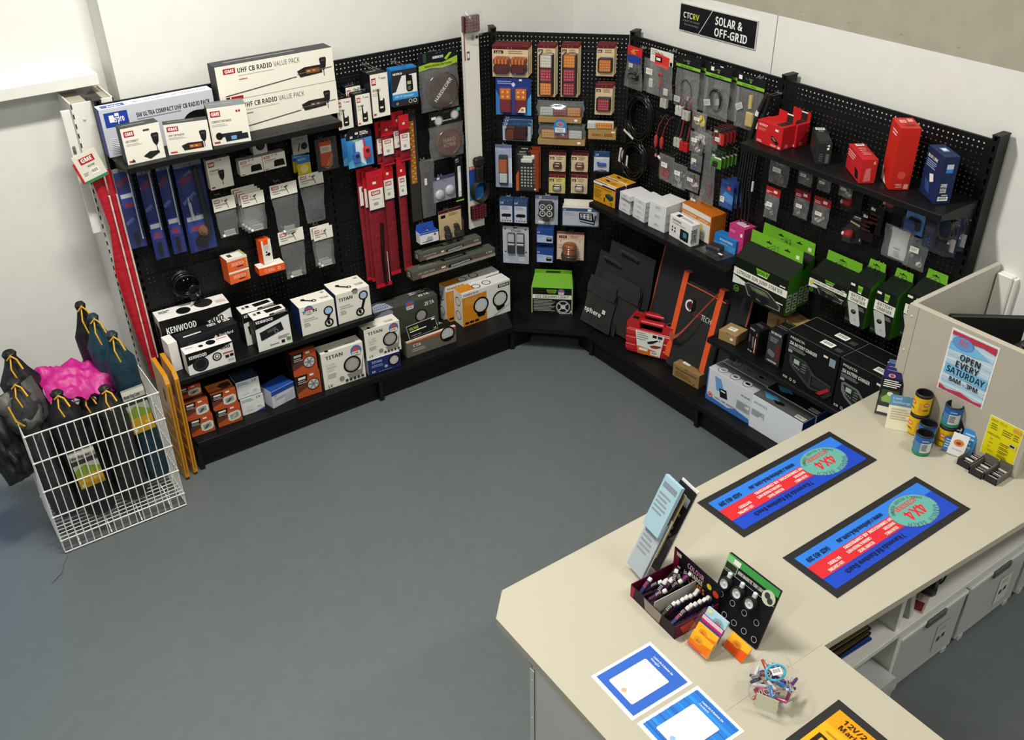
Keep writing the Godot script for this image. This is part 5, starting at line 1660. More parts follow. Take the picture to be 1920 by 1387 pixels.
func left_second() -> void:
	var f: Face
	var o: Node3D
	var b: Mb
	var hl := ["cream handheld radio box partly behind the end of the upper shelf", "cream handheld radio box hanging lower than its tall neighbour", "tall cream handheld radio box next to the blue one", "cream handheld radio box hidden behind the short middle one"]
	var hg := [[1.29, 1.713, 0.1, 0.095, 0.174, 0.06], [1.393, 1.727, 0.14, 0.093, 0.178, 0.075], [1.495, 1.76, 0.16, 0.112, 0.248, 0.11], [1.375, 1.755, 0.062, 0.093, 0.178, 0.05]]
	for j in 4:
		var g: Array = hg[j]
		o = C("handheld_radio_box", hl[j], "box", "L", g[0], g[1], g[2], 0, g[3], g[4], g[5], k("#1b1c1e"), "boxed handheld radios")
		handheld(o)
		if j != 3:
			hook("L", g[0], g[1] + g[4] + 0.02, g[2] + 0.01)
	o = C("transceiver_box", "bright blue and white transceiver box beside the brown light cover", "box", "L", 1.682, 1.781, 0.12, -4, 0.165, 0.219, 0.06, k("#2273b4"))
	f = fr()
	f.r(0, 0, 1, 1, k("#2b2d31")).p([0.0, 0.62, 0.14, 0.6, 0.4, 0.2, 0.98, 0.18, 0.98, 0.72, 0.0, 0.8], k("#e4e4df")).r(0, 0.67, 1, 0.15, k("#2f8fd0")).r(0, 0, 1, 0.04, k("#2273b4"))
	f.x("NEXTECH", 0.06, 0.16, 0.05, Color.WHITE, 0.36).x("UHF CB Transceiver", 0.08, 0.77, 0.06, k("#d8eefb"), 0.75, false).ring(0.68, 0.9, 0.07, 0.055, CREAM).ring(0.86, 0.9, 0.07, 0.055, CREAM).ring(0.16, 0.92, 0.04, 0.03, CREAM)
	f.p([0.56, 0.2, 0.6, 0.16, 0.66, 0.16, 0.68, 0.2, 0.8, 0.22, 0.82, 0.58, 0.76, 0.64, 0.6, 0.64, 0.55, 0.58], INK).r(0.6, 0.36, 0.14, 0.09, k("#9fb07a")).bars(0.6, 0.5, 0.14, 3, 0.035, k("#8a8c8e"))
	put(o, f); hook("L", 1.682, 2.012, 0.13)
	# toy walkie-talkies
	o = card("walkie_talkie_pack", "pack with a blue and a red walkie-talkie under a black arched card", "walkie-talkie", "L", 1.352, 1.478, 0.12, 0.165, 0.2, k("#2f86cf"))
	var arch := Mb.new().paint(k("#1a1b1e"))
	var pg := PackedVector2Array([Vector2(-0.0825, 0.17), Vector2(0.0825, 0.17)])
	for j in 13:
		var a := PI * j / 12
		pg.append(Vector2(cos(a) * 0.0825, 0.19 + sin(a) * 0.052))
	arch.prism(pg, -0.001, 0.0006)
	part("arched_top", arch, M.carton, o)
	f = fr(); f.p([0.35, 0.2, 0.65, 0.2, 0.7, 0.98, 0.3, 0.98], k("#d8e6ef")).r(0.25, 0.16, 0.25, 0.06, k("#8fbf6a")).p([0, 0.8, 0.3, 0.7, 0.7, 0.98, 0, 0.98], k("#5bb4e6")).x("20", 0.14, 0.1, 0.06, Color.WHITE).r(0.36, -0.05, 0.12, 0.06, CREAM).bars(0.54, -0.06, 0.34, 3, 0.04, CREAM)
	put(o, f)
	for s in 2:
		b = Mb.new().paint(k("#2a5fb0") if s == 0 else k("#c8252c"))
		var x := -0.032 if s == 0 else 0.036
		b.box(V(x - 0.022, 0.03 + s * 0.02, 0.004), V(x + 0.022, 0.10 + s * 0.02, 0.026), 0.008).tube([V(x - 0.012, 0.1 + s * 0.02, 0.014), V(x - 0.014, 0.15 + s * 0.02, 0.014)], 0.005, 8)
		b.paint(INK).lathe([[0.0, 0], [0.012, 0], [0.010, 0.003], [0, 0.003]], 14, xf(V(x, 0.078 + s * 0.02, 0.0265), 0, 90))
		part("walkie_talkie", b, M.gloss, o)
	blister(o, -0.08, 0.004, 0.08, 0.17, 0.036)
	copy_of(o, at("L", 1.342, 1.484, 0.075), "second walkie-talkie pack, just behind the front blue and red one")
	o = card("cable_pack", "grey blister with an orange and white card, left of the walkie-talkies", "cable pack", "L", 1.163, 1.485, 0.07, 0.135, 0.195, k("#3a3b3d"))
	f = fr(); f.r(0.18, 0.1, 0.56, 0.75, k("#b5482a")).r(0.22, 0.24, 0.5, 0.2, k("#c9c6bd")).bars(0.26, 0.29, 0.4, 3, 0.04, k("#6f6b66")).p([0.4, 0.85, 0.7, 0.5, 0.78, 0.6, 0.6, 0.9], k("#c97a55")); put(o, f)
	b = Mb.new().paint(k("#a56a50")); b.tube([V(-0.03, 0.03, 0.02), V(-0.01, 0.02, 0.02), V(0.02, 0.04, 0.02), V(0.02, 0.09, 0.02)], 0.004, 6); part("lead", b, M.gloss, o)
	blister(o, -0.06, 0.005, 0.06, 0.18, 0.04)
	o = card("fuse_pack", "yellow and blue card hanging between speaker box and grey blister", "fuse pack", "L", 1.012, 1.495, 0.07, 0.083, 0.11, k("#c9ad22"), "yellow and blue cards")
	f = fr(); f.r(0, 0, 1, 0.4, k("#2f6fae")).r(0.1, 0.12, 0.6, 0.1, k("#89b4dc")).e(0.5, 0.7, 0.3, 0.3, k("#d8cf7a")); put(o, f)
	copy_of(o, at("L", 1.0, 1.505, 0.04), "yellow and blue card tucked behind its front twin")
	o = card("microphone_pack", "grey card with a black microphone hanging right under the shelf end", "microphone", "L", 1.007, 1.618, 0.07, 0.1, 0.105, k("#9b9a96"))
	f = fr(); f.p([0.3, 0.8, 0.45, 0.4, 0.5, 0.42, 0.36, 0.84], k("#2b2c30")).e(0.72, 0.6, 0.2, 0.2, k("#1c1d22")); put(o, f)
	# red pouches
	var rg := [[1.53, 1.44, 0.05, 0.075, 0.26, "short red pouch behind its twin, left of the brown light covers"], [1.557, 1.43, 0.075, 0.078, 0.27, "short red pouch in front of its twin, under the tall radio box"], [1.648, 1.445, 0.05, 0.08, 0.29, "short red pouch behind its twin, next to the amber strip pack"], [1.675, 1.432, 0.075, 0.07, 0.285, "short red pouch in front, beside the amber strip pack"],
		[1.40, 0.688, 0.04, 0.11, 0.75, "rearmost long red antenna pouch of the three overlapping ones"], [1.425, 0.68, 0.058, 0.11, 0.745, "middle long red antenna pouch of the three overlapping ones"], [1.442, 0.635, 0.08, 0.112, 0.788, "front long red antenna pouch with a black whip showing at its foot"], [1.55, 0.68, 0.05, 0.074, 0.765, "long red antenna pouch hanging second from the amber strip"], [1.647, 0.68, 0.05, 0.06, 0.762, "long narrow red antenna pouch nearest the amber strip"]]
	for j in rg.size():
		var g: Array = rg[j]
		o = thing("antenna_pouch", g[5], "pouch", at("L", g[0], g[1], g[2]), "red antenna pouches")
		cw = g[3]; chh = g[4]
		b = Mb.new().paint(k("#7f1520"))
		b.add(puff(g[3], g[4], 0.016, 80 + j, g[3] * 0.96, 0.4), Transform3D())
		for q in b.c.size():
			b.c[q] = k("#7d1722").srgb_to_linear()
		part("red_sleeve", b, M.nylon, o)
		f = face(Transform3D(Basis(), V(-g[3] / 2, g[4], 0.009)), g[3], g[4])
		var long: bool = g[4] > 0.5
		f.r(0, 0, 1, 0.15 if long else 0.32, k("#c2202c")).r(0, 0.965, 1, 0.035, k("#c2202c"))
		f.r(0.36, 0.09 if long else 0.16, 0.22, 0.02 if long else 0.05, CREAM)
		f.r(0.06, 0.15 if long else 0.4, 0.9, 0.165 if long else 0.36, CREAM).r(0.22, 0.165 if long else 0.42, 0.55, 0.035 if long else 0.08, RED).x("GME", 0.26, 0.193 if long else 0.485, 0.02 if long else 0.05, Color.WHITE, 0.46).bars(0.25, 0.23 if long else 0.55, 0.5, 1, 0.012, GREY).code(0.3, 0.25 if long else 0.62, 0.35, 0.05 if long else 0.12).r(0.06, 0.315 if long else 0.76, 0.9, 0.014 if long else 0.03, k("#1c1a3a"))
		put(o, f, "printed_label")
		hook("L", g[0], g[1] + g[4] - 0.04, g[2] + 0.03)
		if j == 6:
			b = Mb.new().paint(k("#151214")); b.tube([V(0.012, 0.02, 0.016), V(0.006, 0.2, 0.016), V(0.02, 0.44, 0.014)], 0.011, 8).paint(k("#c9c9c4")).tube([V(0.04, 0.03, 0.014), V(0.038, 0.24, 0.014)], 0.003, 6)
			part("antenna_whip", b, M.gloss, o)
	# amber strip
	o = card("strip_light_pack", "long narrow pack with a woven amber strip, beside the red pouches", "strip light", "L", 1.75, 0.99, 0.035, 0.072, 0.73, k("#2a241d"))
	b = Mb.new().paint(k("#a8651c")); b.box(V(-0.024, 0.26, 0.001), V(0.016, 0.66, 0.008), 0.002); b.paint(k("#d9a35a"))
	for j in 22:
		b.box(V(-0.02 + 0.016 * (j % 2), 0.27 + j * 0.0175, 0.008), V(-0.004 + 0.016 * (j % 2), 0.278 + j * 0.0175, 0.0095), 0.001)
	part("amber_strip", b, M.gloss, o); blister(o, -0.034, 0.01, 0.034, 0.7, 0.02)
	# brown round light covers
	o = thing("light_cover_bag", "clear bag with a big brown round light cover under a green header", "light cover", at("L", 1.952, 1.69, 0.06), "bagged round light covers")
	cw = 0.272; chh = 0.11
	b = Mb.new().paint(k("#141a24")); b.box(V(-0.136, 0.25, -0.001), V(0.136, 0.355, 0.001)); part("header_card", b, M.carton, o)
	f = face(Transform3D(Basis(), V(-0.136, 0.355, 0.0012)), 0.272, 0.105); f.p([0, 0.7, 0.3, 0.6, 0.6, 0.7, 1, 0.45, 1, 0.85, 0.6, 1.0, 0.3, 0.9, 0, 1], k("#9dbd35")).p([0.66, 0.5, 0.8, 0.2, 0.86, 0.24, 0.72, 0.6], k("#9dbd35")).r(0.12, 0.05, 0.08, 0.5, k("#2c4a2c")).x("HARDKORR", 0.36, 0.42, 0.14, Color.WHITE, 0.28).x("ORANGE DRIVING LIGHT COVERS", 0.14, 0.84, 0.1, INK, 0.72); put(o, f, "printed_header")
	disc_cover(o, 0.115, V(0.02, 0.118, 0.0), k("#3a231a"), "HARDKORR", 0.8)
	part("clear_bag", puff(0.28, 0.26, 0.05, 91, 0.27), M.bag, o); hook("L", 1.95, 2.03, 0.08)
	o = thing("light_cover_bag", "clear bag with a smaller rust-brown light cover under a black header", "light cover", at("L", 1.985, 1.375, 0.06), "bagged round light covers")
	b = Mb.new().paint(k("#17181a")); b.box(V(-0.118, 0.21, -0.001), V(0.118, 0.305, 0.001)); part("header_card", b, M.carton, o)
	f = face(Transform3D(Basis(), V(-0.118, 0.305, 0.0012)), 0.236, 0.095); f.e(0.28, 0.62, 0.1, 0.1, k("#c5c8c6")).ring(0.28, 0.62, 0.13, 0.11, GREY).e(0.78, 0.42, 0.1, 0.1, k("#c5c8c6")).ring(0.78, 0.42, 0.13, 0.11, GREY).x("WORK LIGHT COVERS", 0.4, 0.72, 0.08, CREAM, 0.28).r(0.06, 0.3, 0.14, 0.18, CREAM).e(0.9, 0.12, 0.05, 0.05, k("#4f9a7a")); put(o, f, "printed_header")
	disc_cover(o, 0.092, V(0.012, 0.1, 0.0), k("#5e3420"), "HARD KORR", 0.0)
	part("clear_bag", puff(0.25, 0.215, 0.045, 92, 0.25), M.bag, o); hook("L", 1.985, 1.665, 0.08)
	# remaining small packs
	o = thing("bracket_bag", "tall grey bag with a flat black bar inside, below the light covers", "bracket bag", at("L", 1.835, 1.005, 0.05))
	b = Mb.new().paint(k("#3a3d40")); b.box(V(-0.015, 0.05, -0.002), V(0.018, 0.3, 0.004), 0.001); part("bar", b, M.gloss, o)
	f = face(Transform3D(Basis(), V(-0.03, 0.27, 0.012)), 0.03, 0.05); f.r(0, 0, 0.6, 0.9, CREAM); put(o, f, "price_tag"); part("clear_bag", puff(0.105, 0.385, 0.03, 93, 0.1), M.bag, o); hook("L", 1.835, 1.375, 0.07)
	o = card("round_light_card", "lilac card with two clear round lights, below the light covers", "light", "L", 1.955, 1.088, 0.05, 0.165, 0.168, k("#8d8ca0"))
	f = fr(); f.r(0, 0, 1, 0.12, k("#40406a")).r(0.18, 0.02, 0.12, 0.08, CREAM); put(o, f)
	b = Mb.new()
	for s: float in [-0.038, 0.04]:
		b.paint(k("#b9bcc0")).lathe([[0.034, 0.0], [0.033, 0.008], [0.024, 0.017], [0.0, 0.02]], 20, xf(V(s, 0.055 + s * 0.2, 0.0), 0, 90), false)
	part("round_light", b, M.lens, o); blister(o, -0.08, 0.005, 0.08, 0.11, 0.026)
	o = card("strip_lamp_card", "narrow black card with a slim white strip lamp, beside the white board", "strip lamp", "L", 2.07, 1.055, 0.05, 0.062, 0.305, k("#151618"))
	f = fr(); f.x("LED", 0.12, 0.08, 0.03, CREAM).bars(0.12, 0.1, 0.5, 2, 0.02, GREY).r(0, 0.97, 1, 0.03, k("#a3b84a")); put(o, f)
	b = Mb.new().paint(k("#d5d6d2")); b.box(V(-0.012, 0.03, 0.001), V(0.012, 0.24, 0.009), 0.005).paint(k("#f2f2ee")).box(V(-0.008, 0.07, 0.009), V(0.008, 0.2, 0.011), 0.001); part("strip_lamp", b, M.gloss, o)
	o = C("globe_box", "small white box with a royal blue top, under the grey bag", "box", "L", 1.793, 0.85, 0.1, -3, 0.135, 0.075, 0.06, k("#dfe1e4"), "", {"top": k("#2447a0")})
	f = fr(); f.r(0, 0, 1, 0.12, k("#2447a0")).p([0.25, 0.9, 0.4, 0.4, 0.65, 0.45, 0.7, 0.85], k("#a9adb0")).e(0.8, 0.3, 0.06, 0.06, k("#55585c")).bars(0.1, 0.78, 0.6, 1, 0.12, k("#4a5a80")); put(o, f)
	b = Mb.new().paint(k("#2b52b0")); b.prism(PackedVector2Array([Vector2(-0.0675, 0.075), Vector2(0.0675, 0.075), Vector2(0.06, 0.118), Vector2(-0.06, 0.118)]), -0.061, -0.059); part("hang_tab", b, M.carton, o)
	f = tp(); f.x("LV", 0.45, 0.6, 0.25, CREAM, 0.12); put(o, f, "printed_top"); hook("L", 1.793, 0.955, 0.1)
	o = card("plug_card", "beige and maroon card with two black trailer plugs under a blister", "plug card", "L", 1.985, 0.815, 0.05, 0.175, 0.205, k("#c9b184"))
	f = fr(); f.r(0, 0, 1, 0.1, k("#4d1c20")).r(0.1, 0.16, 0.2, 0.1, INK).r(0.1, 0.9, 0.8, 0.1, k("#d8c69a")).bars(0.45, 0.16, 0.4, 2, 0.05, k("#9a835c")); put(o, f)
	b = Mb.new().paint(k("#17181a"))
	for s: float in [-0.035, 0.04]:
		b.lathe([[0.0, 0.0], [0.026, 0.0], [0.026, 0.03], [0.018, 0.035], [0.016, 0.06], [0.0, 0.062]], 16, Transform3D(Basis(), V(s, 0.018, 0.028))).box(V(s - 0.022, 0.065, 0.008), V(s + 0.01, 0.1, 0.036), 0.005)
	part("trailer_plug", b, M.rubber, o); blister(o, -0.08, 0.006, 0.082, 0.14, 0.058)
	var lb := [[1.947, 0.735, 0.105, 0.475, 0.052, 0.07, "shorter grey and orange light bar box lying above the longer one"], [1.947, 0.637, 0.145, 0.645, 0.06, 0.085, "longer grey and orange light bar box under the shorter one"]]
	for g: Array in lb:
		o = C("light_bar_box", g[6], "box", "L", g[0], g[1], g[2], -1, g[3], g[4], g[5], k("#55574f"), "long light bar boxes")
		f = fr(); f.r(0, 0.62, 1, 0.06, k("#b5552d")).r(0.1, 0.68, 0.9, 0.32, k("#9b968c")).x("LED LIGHT BAR", 0.06, 0.5, 0.2, k("#b9b8ae"), 0.2).r(0.34, 0.35, 0.05, 0.2, CREAM).p([0.42, 0.75, 0.43, 0.4, 0.7, 0.3, 0.71, 0.62], INK).p([0.45, 0.68, 0.455, 0.48, 0.685, 0.4, 0.69, 0.56], k("#9fa3b8")).x("CTA", 0.88, 0.42, 0.22, k("#dad9d0"), 0.08)
		put(o, f)
		f = tp(); f.r(0.38, 0.3, 0.3, 0.4, INK).r(0.42, 0.38, 0.22, 0.22, k("#50524c")).bars(0.1, 0.4, 0.2, 2, 0.2, k("#8a897f")); put(o, f, "printed_top")
		f = sd(false); f.r(0.3, 0.25, 0.3, 0.5, CREAM).r(0.36, 0.32, 0.18, 0.36, k("#55574f")); put(o, f, "printed_end")
		for s: float in [-0.3, 0.0, 0.3]:
			hook("L", g[0] + s * g[3], g[1] - 0.004, g[2] - 0.02)
	# trailer lamp board
	o = thing("trailer_lamp_board", "tall white trailer lamp board hanging beside the corner, lamps at both ends", "lamp board", at("L", 2.2, 0.832, 0.05))
	b = Mb.new().paint(k("#e2e1d8")); b.box(V(-0.058, 0, -0.012), V(0.058, 1.285, 0.0), 0.002); b.box(V(-0.062, 0, -0.012), V(-0.057, 1.285, 0.006), 0.001); part("board", b, M.gloss, o)
	f = face(Transform3D(Basis(), V(-0.058, 1.285, 0.0012)), 0.116, 1.285); f.r(0.06, 0.0, 0.05, 0.13, k("#7a2024")).r(0.2, 0.09, 0.18, 0.04, k("#5a5f78")).r(0.23, 0.1, 0.12, 0.02, CREAM).e(0.6, 0.03, 0.09, 0.15, k("#8c8d92"), 12).e(0.86, 0.03, 0.08, 0.08, INK).r(0.05, 0.66, 0.9, 0.02, k("#a82c34")).r(0.02, 0.68, 0.96, 0.1, k("#25479c")).x("LED Trailer Board", 0.08, 0.675, 0.012, CREAM, 0.8).r(0.02, 0.78, 0.96, 0.06, k("#2f7bc4")); put(o, f)
	for s in 2:
		b = Mb.new().paint(k("#3d1218")); b.box(V(-0.058, -0.05, 0.0), V(0.058, 0.05, 0.035), 0.006); b.paint(k("#6d1822"))
		for q in 5:
			for w in 5:
				b.lathe([[0.008, 0], [0.004, 0.002], [0, 0.0025]], 6, xf(V(-0.043 + q * 0.021, -0.037 + w * 0.0185, 0.035), 0, 90), false)
		part("red_lamp", b, M.lens, o, Transform3D(Basis(), V(-0.012 if s else 0.0, 1.335 if s else 0.12, 0.004)))
	b = Mb.new().paint(k("#101113"))
	for j in 6:
		var pts := []
		for m in 24:
			var a := TAU * m / 24
			pts.append(V(cos(a) * 0.058 + 0.008, 0.265 + sin(a) * 0.07, 0.01 + j * 0.008))
		b.tube(pts, 0.005, 6, false, true)
	b.box(V(-0.02, 0.33, 0.01), V(0.03, 0.44, 0.045), 0.01).box(V(-0.03, 0.44, 0.005), V(0.045, 0.5, 0.05), 0.012)
	part("cable_and_plug", b, M.rubber, o)
	part("wrap", puff(0.13, 0.15, 0.07, 95), M.bag, o, Transform3D(Basis(), V(0, 1.26, 0.03)))


func disc_cover(o: Node3D, r: float, c: Vector3, col: Color, word: String, turn: float) -> void:
	var b := Mb.new().paint(col)
	b.lathe([[0.0, -0.012], [r, -0.012], [r, 0.006], [r * 0.93, 0.013], [r * 0.9, 0.013], [r * 0.84, 0.006], [0.0, 0.012]], 32, Transform3D(Basis(Vector3.RIGHT, PI / 2), c), false)
	b.paint(col.lightened(0.12))
	for j in 4:
		var a := j * TAU / 4 + 0.5
		b.box(V(-r * 0.7, -0.002, 0.0), V(r * 0.7, 0.002, 0.0115), 0.001, Transform3D(Basis(Vector3.BACK, a), c))
	part("round_cover", b, M.lens, o)
	var f := face(Transform3D(Basis(Vector3.BACK, turn), c + V(0, 0, 0.0135)), r, r)
	if turn > 0:
		f.x(word, -0.75, 0.08, 0.2, CREAM, 1.5)
	else:
		f.x("HARD", -0.5, -0.05, 0.26, k("#a08270"), 1.0).x("KORR", -0.5, 0.3, 0.26, k("#a08270"), 1.0)
	put(o, f, "lettering")


func left_low() -> void:
	var f: Face
	var o: Node3D
	var b: Mb
	var wh := k("#e8e8e6")
	# lower shelf
	o = C("speaker_carton", "big black and white speaker carton at the back of the lower shelf", "box", "L", 0.205, 0.62, 0.155, -3, 0.405, 0.27, 0.13, wh, "black and white speaker cartons")
	f = fr(); f.p([0, 0, 1, 0, 1, 0.12, 0, 0.62], INK).p([0.12, 0.98, 0.25, 0.66, 0.5, 0.6, 0.75, 0.98], k("#2a2b2d")).x("KENWOOD", 0.07, 0.34, 0.14, Color.WHITE, 0.42).x("800", 0.68, 0.36, 0.13, INK, 0.2).r(0.53, 0.3, 0.13, 0.06, INK).r(0.53, 0.37, 0.13, 0.05, INK); put(o, f)
	f = tp(); f.e(0.38, 0.6, 0.1, 0.1, INK).e(0.68, 0.4, 0.13, 0.13, k("#232426")).bars(0.06, 0.2, 0.16, 2, 0.12, INK).bars(0.84, 0.5, 0.14, 3, 0.1, k("#c8a9aa")); put(o, f, "printed_top")
	f = sd(false); f.r(0, 0, 1, 0.5, k("#e0e0dd")).r(0.1, 0.2, 0.8, 0.8, k("#2a2020")); put(o, f, "printed_side")
	o = C("slim_carton", "plain white narrow carton standing at the outer end of the lower shelf", "box", "L", 0.022, 0.62, 0.262, 3.6, 0.052, 0.184, 0.1, wh)
	o = C("subwoofer_carton", "black subwoofer carton between the two black and white speaker cartons", "box", "L", 0.232, 0.62, 0.258, 2, 0.345, 0.178, 0.095, k("#1a1b1d"))
	f = fr(); f.e(0.18, 0.4, 0.12, 0.12, k("#3a3b3e")).x("Rockford", 0.66, 0.3, 0.1, CREAM, 0.24).p([0.57, 0.25, 0.6, 0.18, 0.63, 0.25, 0.6, 0.32], CREAM); put(o, f)
	f = tp(); f.x("PUNCH", 0.55, 0.45, 0.3, CREAM, 0.14).x("P3S", 0.74, 0.42, 0.3, CREAM, 0.2).r(0.1, 0.62, 0.3, 0.14, k("#d8d8d4")); put(o, f, "printed_top")
	o = C("speaker_carton", "small black and white speaker carton at the front of the lower shelf", "box", "L", 0.187, 0.62, 0.36, -1.8, 0.267, 0.14, 0.085, wh, "black and white speaker cartons")
	f = fr(); f.p([0, 0, 1, 0, 1, 0.06, 0, 0.55], INK).x("KENWOOD", 0.05, 0.3, 0.14, Color.WHITE, 0.38).e(0.27, 0.62, 0.17, 0.17, k("#1b1d21")).ring(0.27, 0.62, 0.14, 0.11, k("#33363c")).e(0.63, 0.5, 0.1, 0.1, INK).ring(0.63, 0.5, 0.07, 0.05, CREAM).e(0.63, 0.5, 0.03, 0.03, CREAM).x("650", 0.72, 0.24, 0.12, INK, 0.22).r(0.76, 0.42, 0.22, 0.05, k("#a82b3a")).r(0.8, 0.56, 0.08, 0.12, INK).r(0.9, 0.54, 0.08, 0.12, INK).bars(0.84, 0.76, 0.14, 2, 0.06, GREY); put(o, f)
	f = tp(); f.e(0.38, 0.5, 0.05, 0.05, INK).e(0.6, 0.42, 0.1, 0.1, INK).r(0.74, 0.2, 0.22, 0.12, k("#c98a90")).bars(0.06, 0.3, 0.18, 1, 0.12, GREY); put(o, f, "printed_top")
	for j in 2:
		o = C("car_stereo_box", ["car stereo box with black side, second from the front of the pair", "front car stereo box with black side and stereo picture"][j], "box", "L", 0.545 + j * 0.026, 0.62, 0.245 + j * 0.11, -2.1, 0.207, 0.213, 0.1, wh, "boxed car stereos")
		f = fr(); f.p([0, 0, 1, 0, 1, 0.1, 0, 0.3], INK).x("KENWOOD", 0.04, 0.14, 0.08, Color.WHITE, 0.5).p([0.1, 0.42, 0.75, 0.26, 0.8, 0.52, 0.12, 0.68], k("#1e2022")).p([0.32, 0.42, 0.58, 0.36, 0.6, 0.44, 0.34, 0.5], k("#4c5256")).ring(0.58, 0.5, 0.06, 0.045, GREY).x("Bluetooth", 0.34, 0.9, 0.045, INK, 0.26).r(0.68, 0.82, 0.1, 0.09, INK).r(0.84, 0.78, 0.12, 0.1, k("#5c9a4a")).bars(0.6, 0.68, 0.34, 2, 0.05, GREY); put(o, f)
		f = tp(); f.p([0.42, 0.2, 0.9, 0.12, 0.94, 0.5, 0.46, 0.6], INK).r(0.1, 0.25, 0.08, 0.25, k("#6a6a40")).r(0.22, 0.2, 0.1, 0.25, INK).p([0.5, 0.8, 1, 0.7, 1, 1, 0.45, 1], INK).x("DDX9704S", 0.62, 0.92, 0.13, CREAM, 0.34); put(o, f, "printed_top")
		f = sd(false); f.r(0, 0, 1, 1, INK).bars(0.3, 0.4, 0.4, 3, 0.05, GREY); put(o, f, "printed_side")
	for j in 2:
		o = C("spotlight_box", ["handheld spotlight box with round price sticker on the lower shelf", "handheld spotlight box at the inner end of the lower shelf"][j], "box", "L", [0.862, 1.1][j], 0.62, 0.34, -2, 0.222, [0.19, 0.202][j], [0.14, 0.17][j], CREAM, "boxed handheld spotlights", {"left": k("#1c2f62")})
		f = fr(); f.x("TITAN", 0.06, 0.26, 0.1, INK, 0.42).bars(0.08, 0.42, 0.4, 2, 0.07, k("#b5b5b0")).bars(0.08, 0.58, 0.18, 3, 0.05, k("#9a9a96"))
		var up := 0.26 if j else 0.36
		f.e(0.8, up, 0.14, 0.14, INK).e(0.8, up, 0.1, 0.1, k("#aeb9dc") if j else k("#9fc4ea")).p([0.78, up + 0.12, 0.86, up + 0.12, 0.78 - j * 0.02, 0.7, 0.7 - j * 0.02, 0.7], INK).ring(0.66 + 0.12 * (1 - j), 0.78, 0.13, 0.085, INK).p([0.6 + 0.12 * (1 - j), 0.72, 0.68 + 0.12 * (1 - j), 0.7, 0.7 + 0.12 * (1 - j), 0.84, 0.64 + 0.12 * (1 - j), 0.84], INK)
		if j == 0:
			sticker(o, f, 0.26, 0.14, 0.13)
		else:
			f.e(0.56, 0.02, 0.09, 0.06, k("#5a6068")).r(0.5, 0.02, 0.13, 0.1, k("#8a8c8e"))
		put(o, f)
		f = tp(); f.e(0.26, 0.4, 0.06, 0.06, INK).p([0.26, 0.4, 0.5, 0.66, 0.46, 0.74, 0.24, 0.5], INK).ring(0.5, 0.7, 0.07, 0.04, INK).x("TITAN", 0.68, 0.75, 0.14, k("#77777a"), 0.24).r(0.82, 0.16, 0.1, 0.08, GREY); put(o, f, "printed_top")
	# base deck
	var org := k("#b4502a")
	var nl := ["orange lamp carton, bottom of the stack by the end post", "orange lamp carton, second in the stack by the end post", "orange lamp carton, topmost and set back in the stack by the end post", "orange lamp carton, bottom of the second stack", "orange lamp carton, top of the second stack", "orange round-lamp carton under its twin, beside the big cream lamp box", "orange round-lamp carton on top of its twin, beside the big cream lamp box"]
	var ng := [[0.064, 0.2, 0.331, 0.139, 0.115], [0.058, 0.316, 0.325, 0.139, 0.112], [0.05, 0.429, 0.27, 0.139, 0.075], [0.229, 0.2, 0.329, 0.147, 0.118], [0.222, 0.319, 0.325, 0.147, 0.112], [0.742, 0.2, 0.335, 0.157, 0.16], [0.738, 0.361, 0.33, 0.157, 0.155]]
	for j in 7:
		var g: Array = ng[j]
		o = C("lamp_carton", nl[j], "box", "L", g[0], g[1], g[2], -2, g[3], g[4], 0.115, org, "orange lamp cartons", {"left": k("#241a18"), "top": k("#2a2120") if j != 4 else k("#c9762e")})
		f = fr()
		f.p([0, 0, 0.5, 0, 0.44, 0.35, 0, 0.45], k("#1c1716")).p([0, 0.45, 0.44, 0.35, 0.5, 0.55, 0, 0.75], k("#5a352c")).r(0.1, 0.08, 0.3, 0.1, CREAM).bars(0.08, 0.24, 0.36, 2, 0.08, k("#b9b0a8")).r(0.58, 0.04, 0.16, 0.09, CREAM)
		if j < 5:
			f.p([0.44, 0.42, 0.52, 0.34, 0.86, 0.3, 0.96, 0.4, 0.96, 0.72, 0.88, 0.82, 0.56, 0.86, 0.44, 0.76], k("#cfd2c6")).p([0.52, 0.48, 0.86, 0.4, 0.88, 0.68, 0.54, 0.76], k("#8f9690")).p([0.56, 0.7, 0.7, 0.5, 0.8, 0.52, 0.66, 0.72], k("#4a4640") if j != 3 else k("#b5bbb0"))
		else:
			f.e(0.68, 0.52, 0.26, 0.26, k("#3a3130")).e(0.68, 0.52, 0.22, 0.22, k("#c5c7c4")).e(0.68, 0.52, 0.08, 0.08, k("#77797a"))
			for m in 6:
				var a := m * TAU / 6
				f.p([0.68, 0.52, 0.68 + cos(a) * 0.2, 0.52 + sin(a) * 0.2, 0.68 + cos(a + 0.4) * 0.2, 0.52 + sin(a + 0.4) * 0.2], k("#808488"))
		put(o, f)
		f = tp(); f.p([0.4, 0.4, 0.6, 0.2, 0.92, 0.2, 0.94, 0.6, 0.6, 0.8], k("#b9bbb4") if j == 2 else k("#3c302c")).bars(0.1, 0.3, 0.3, 2, 0.12, k("#7a6a60")).r(0, 0.72, 1, 0.28, k("#8d4526")); put(o, f, "printed_top")
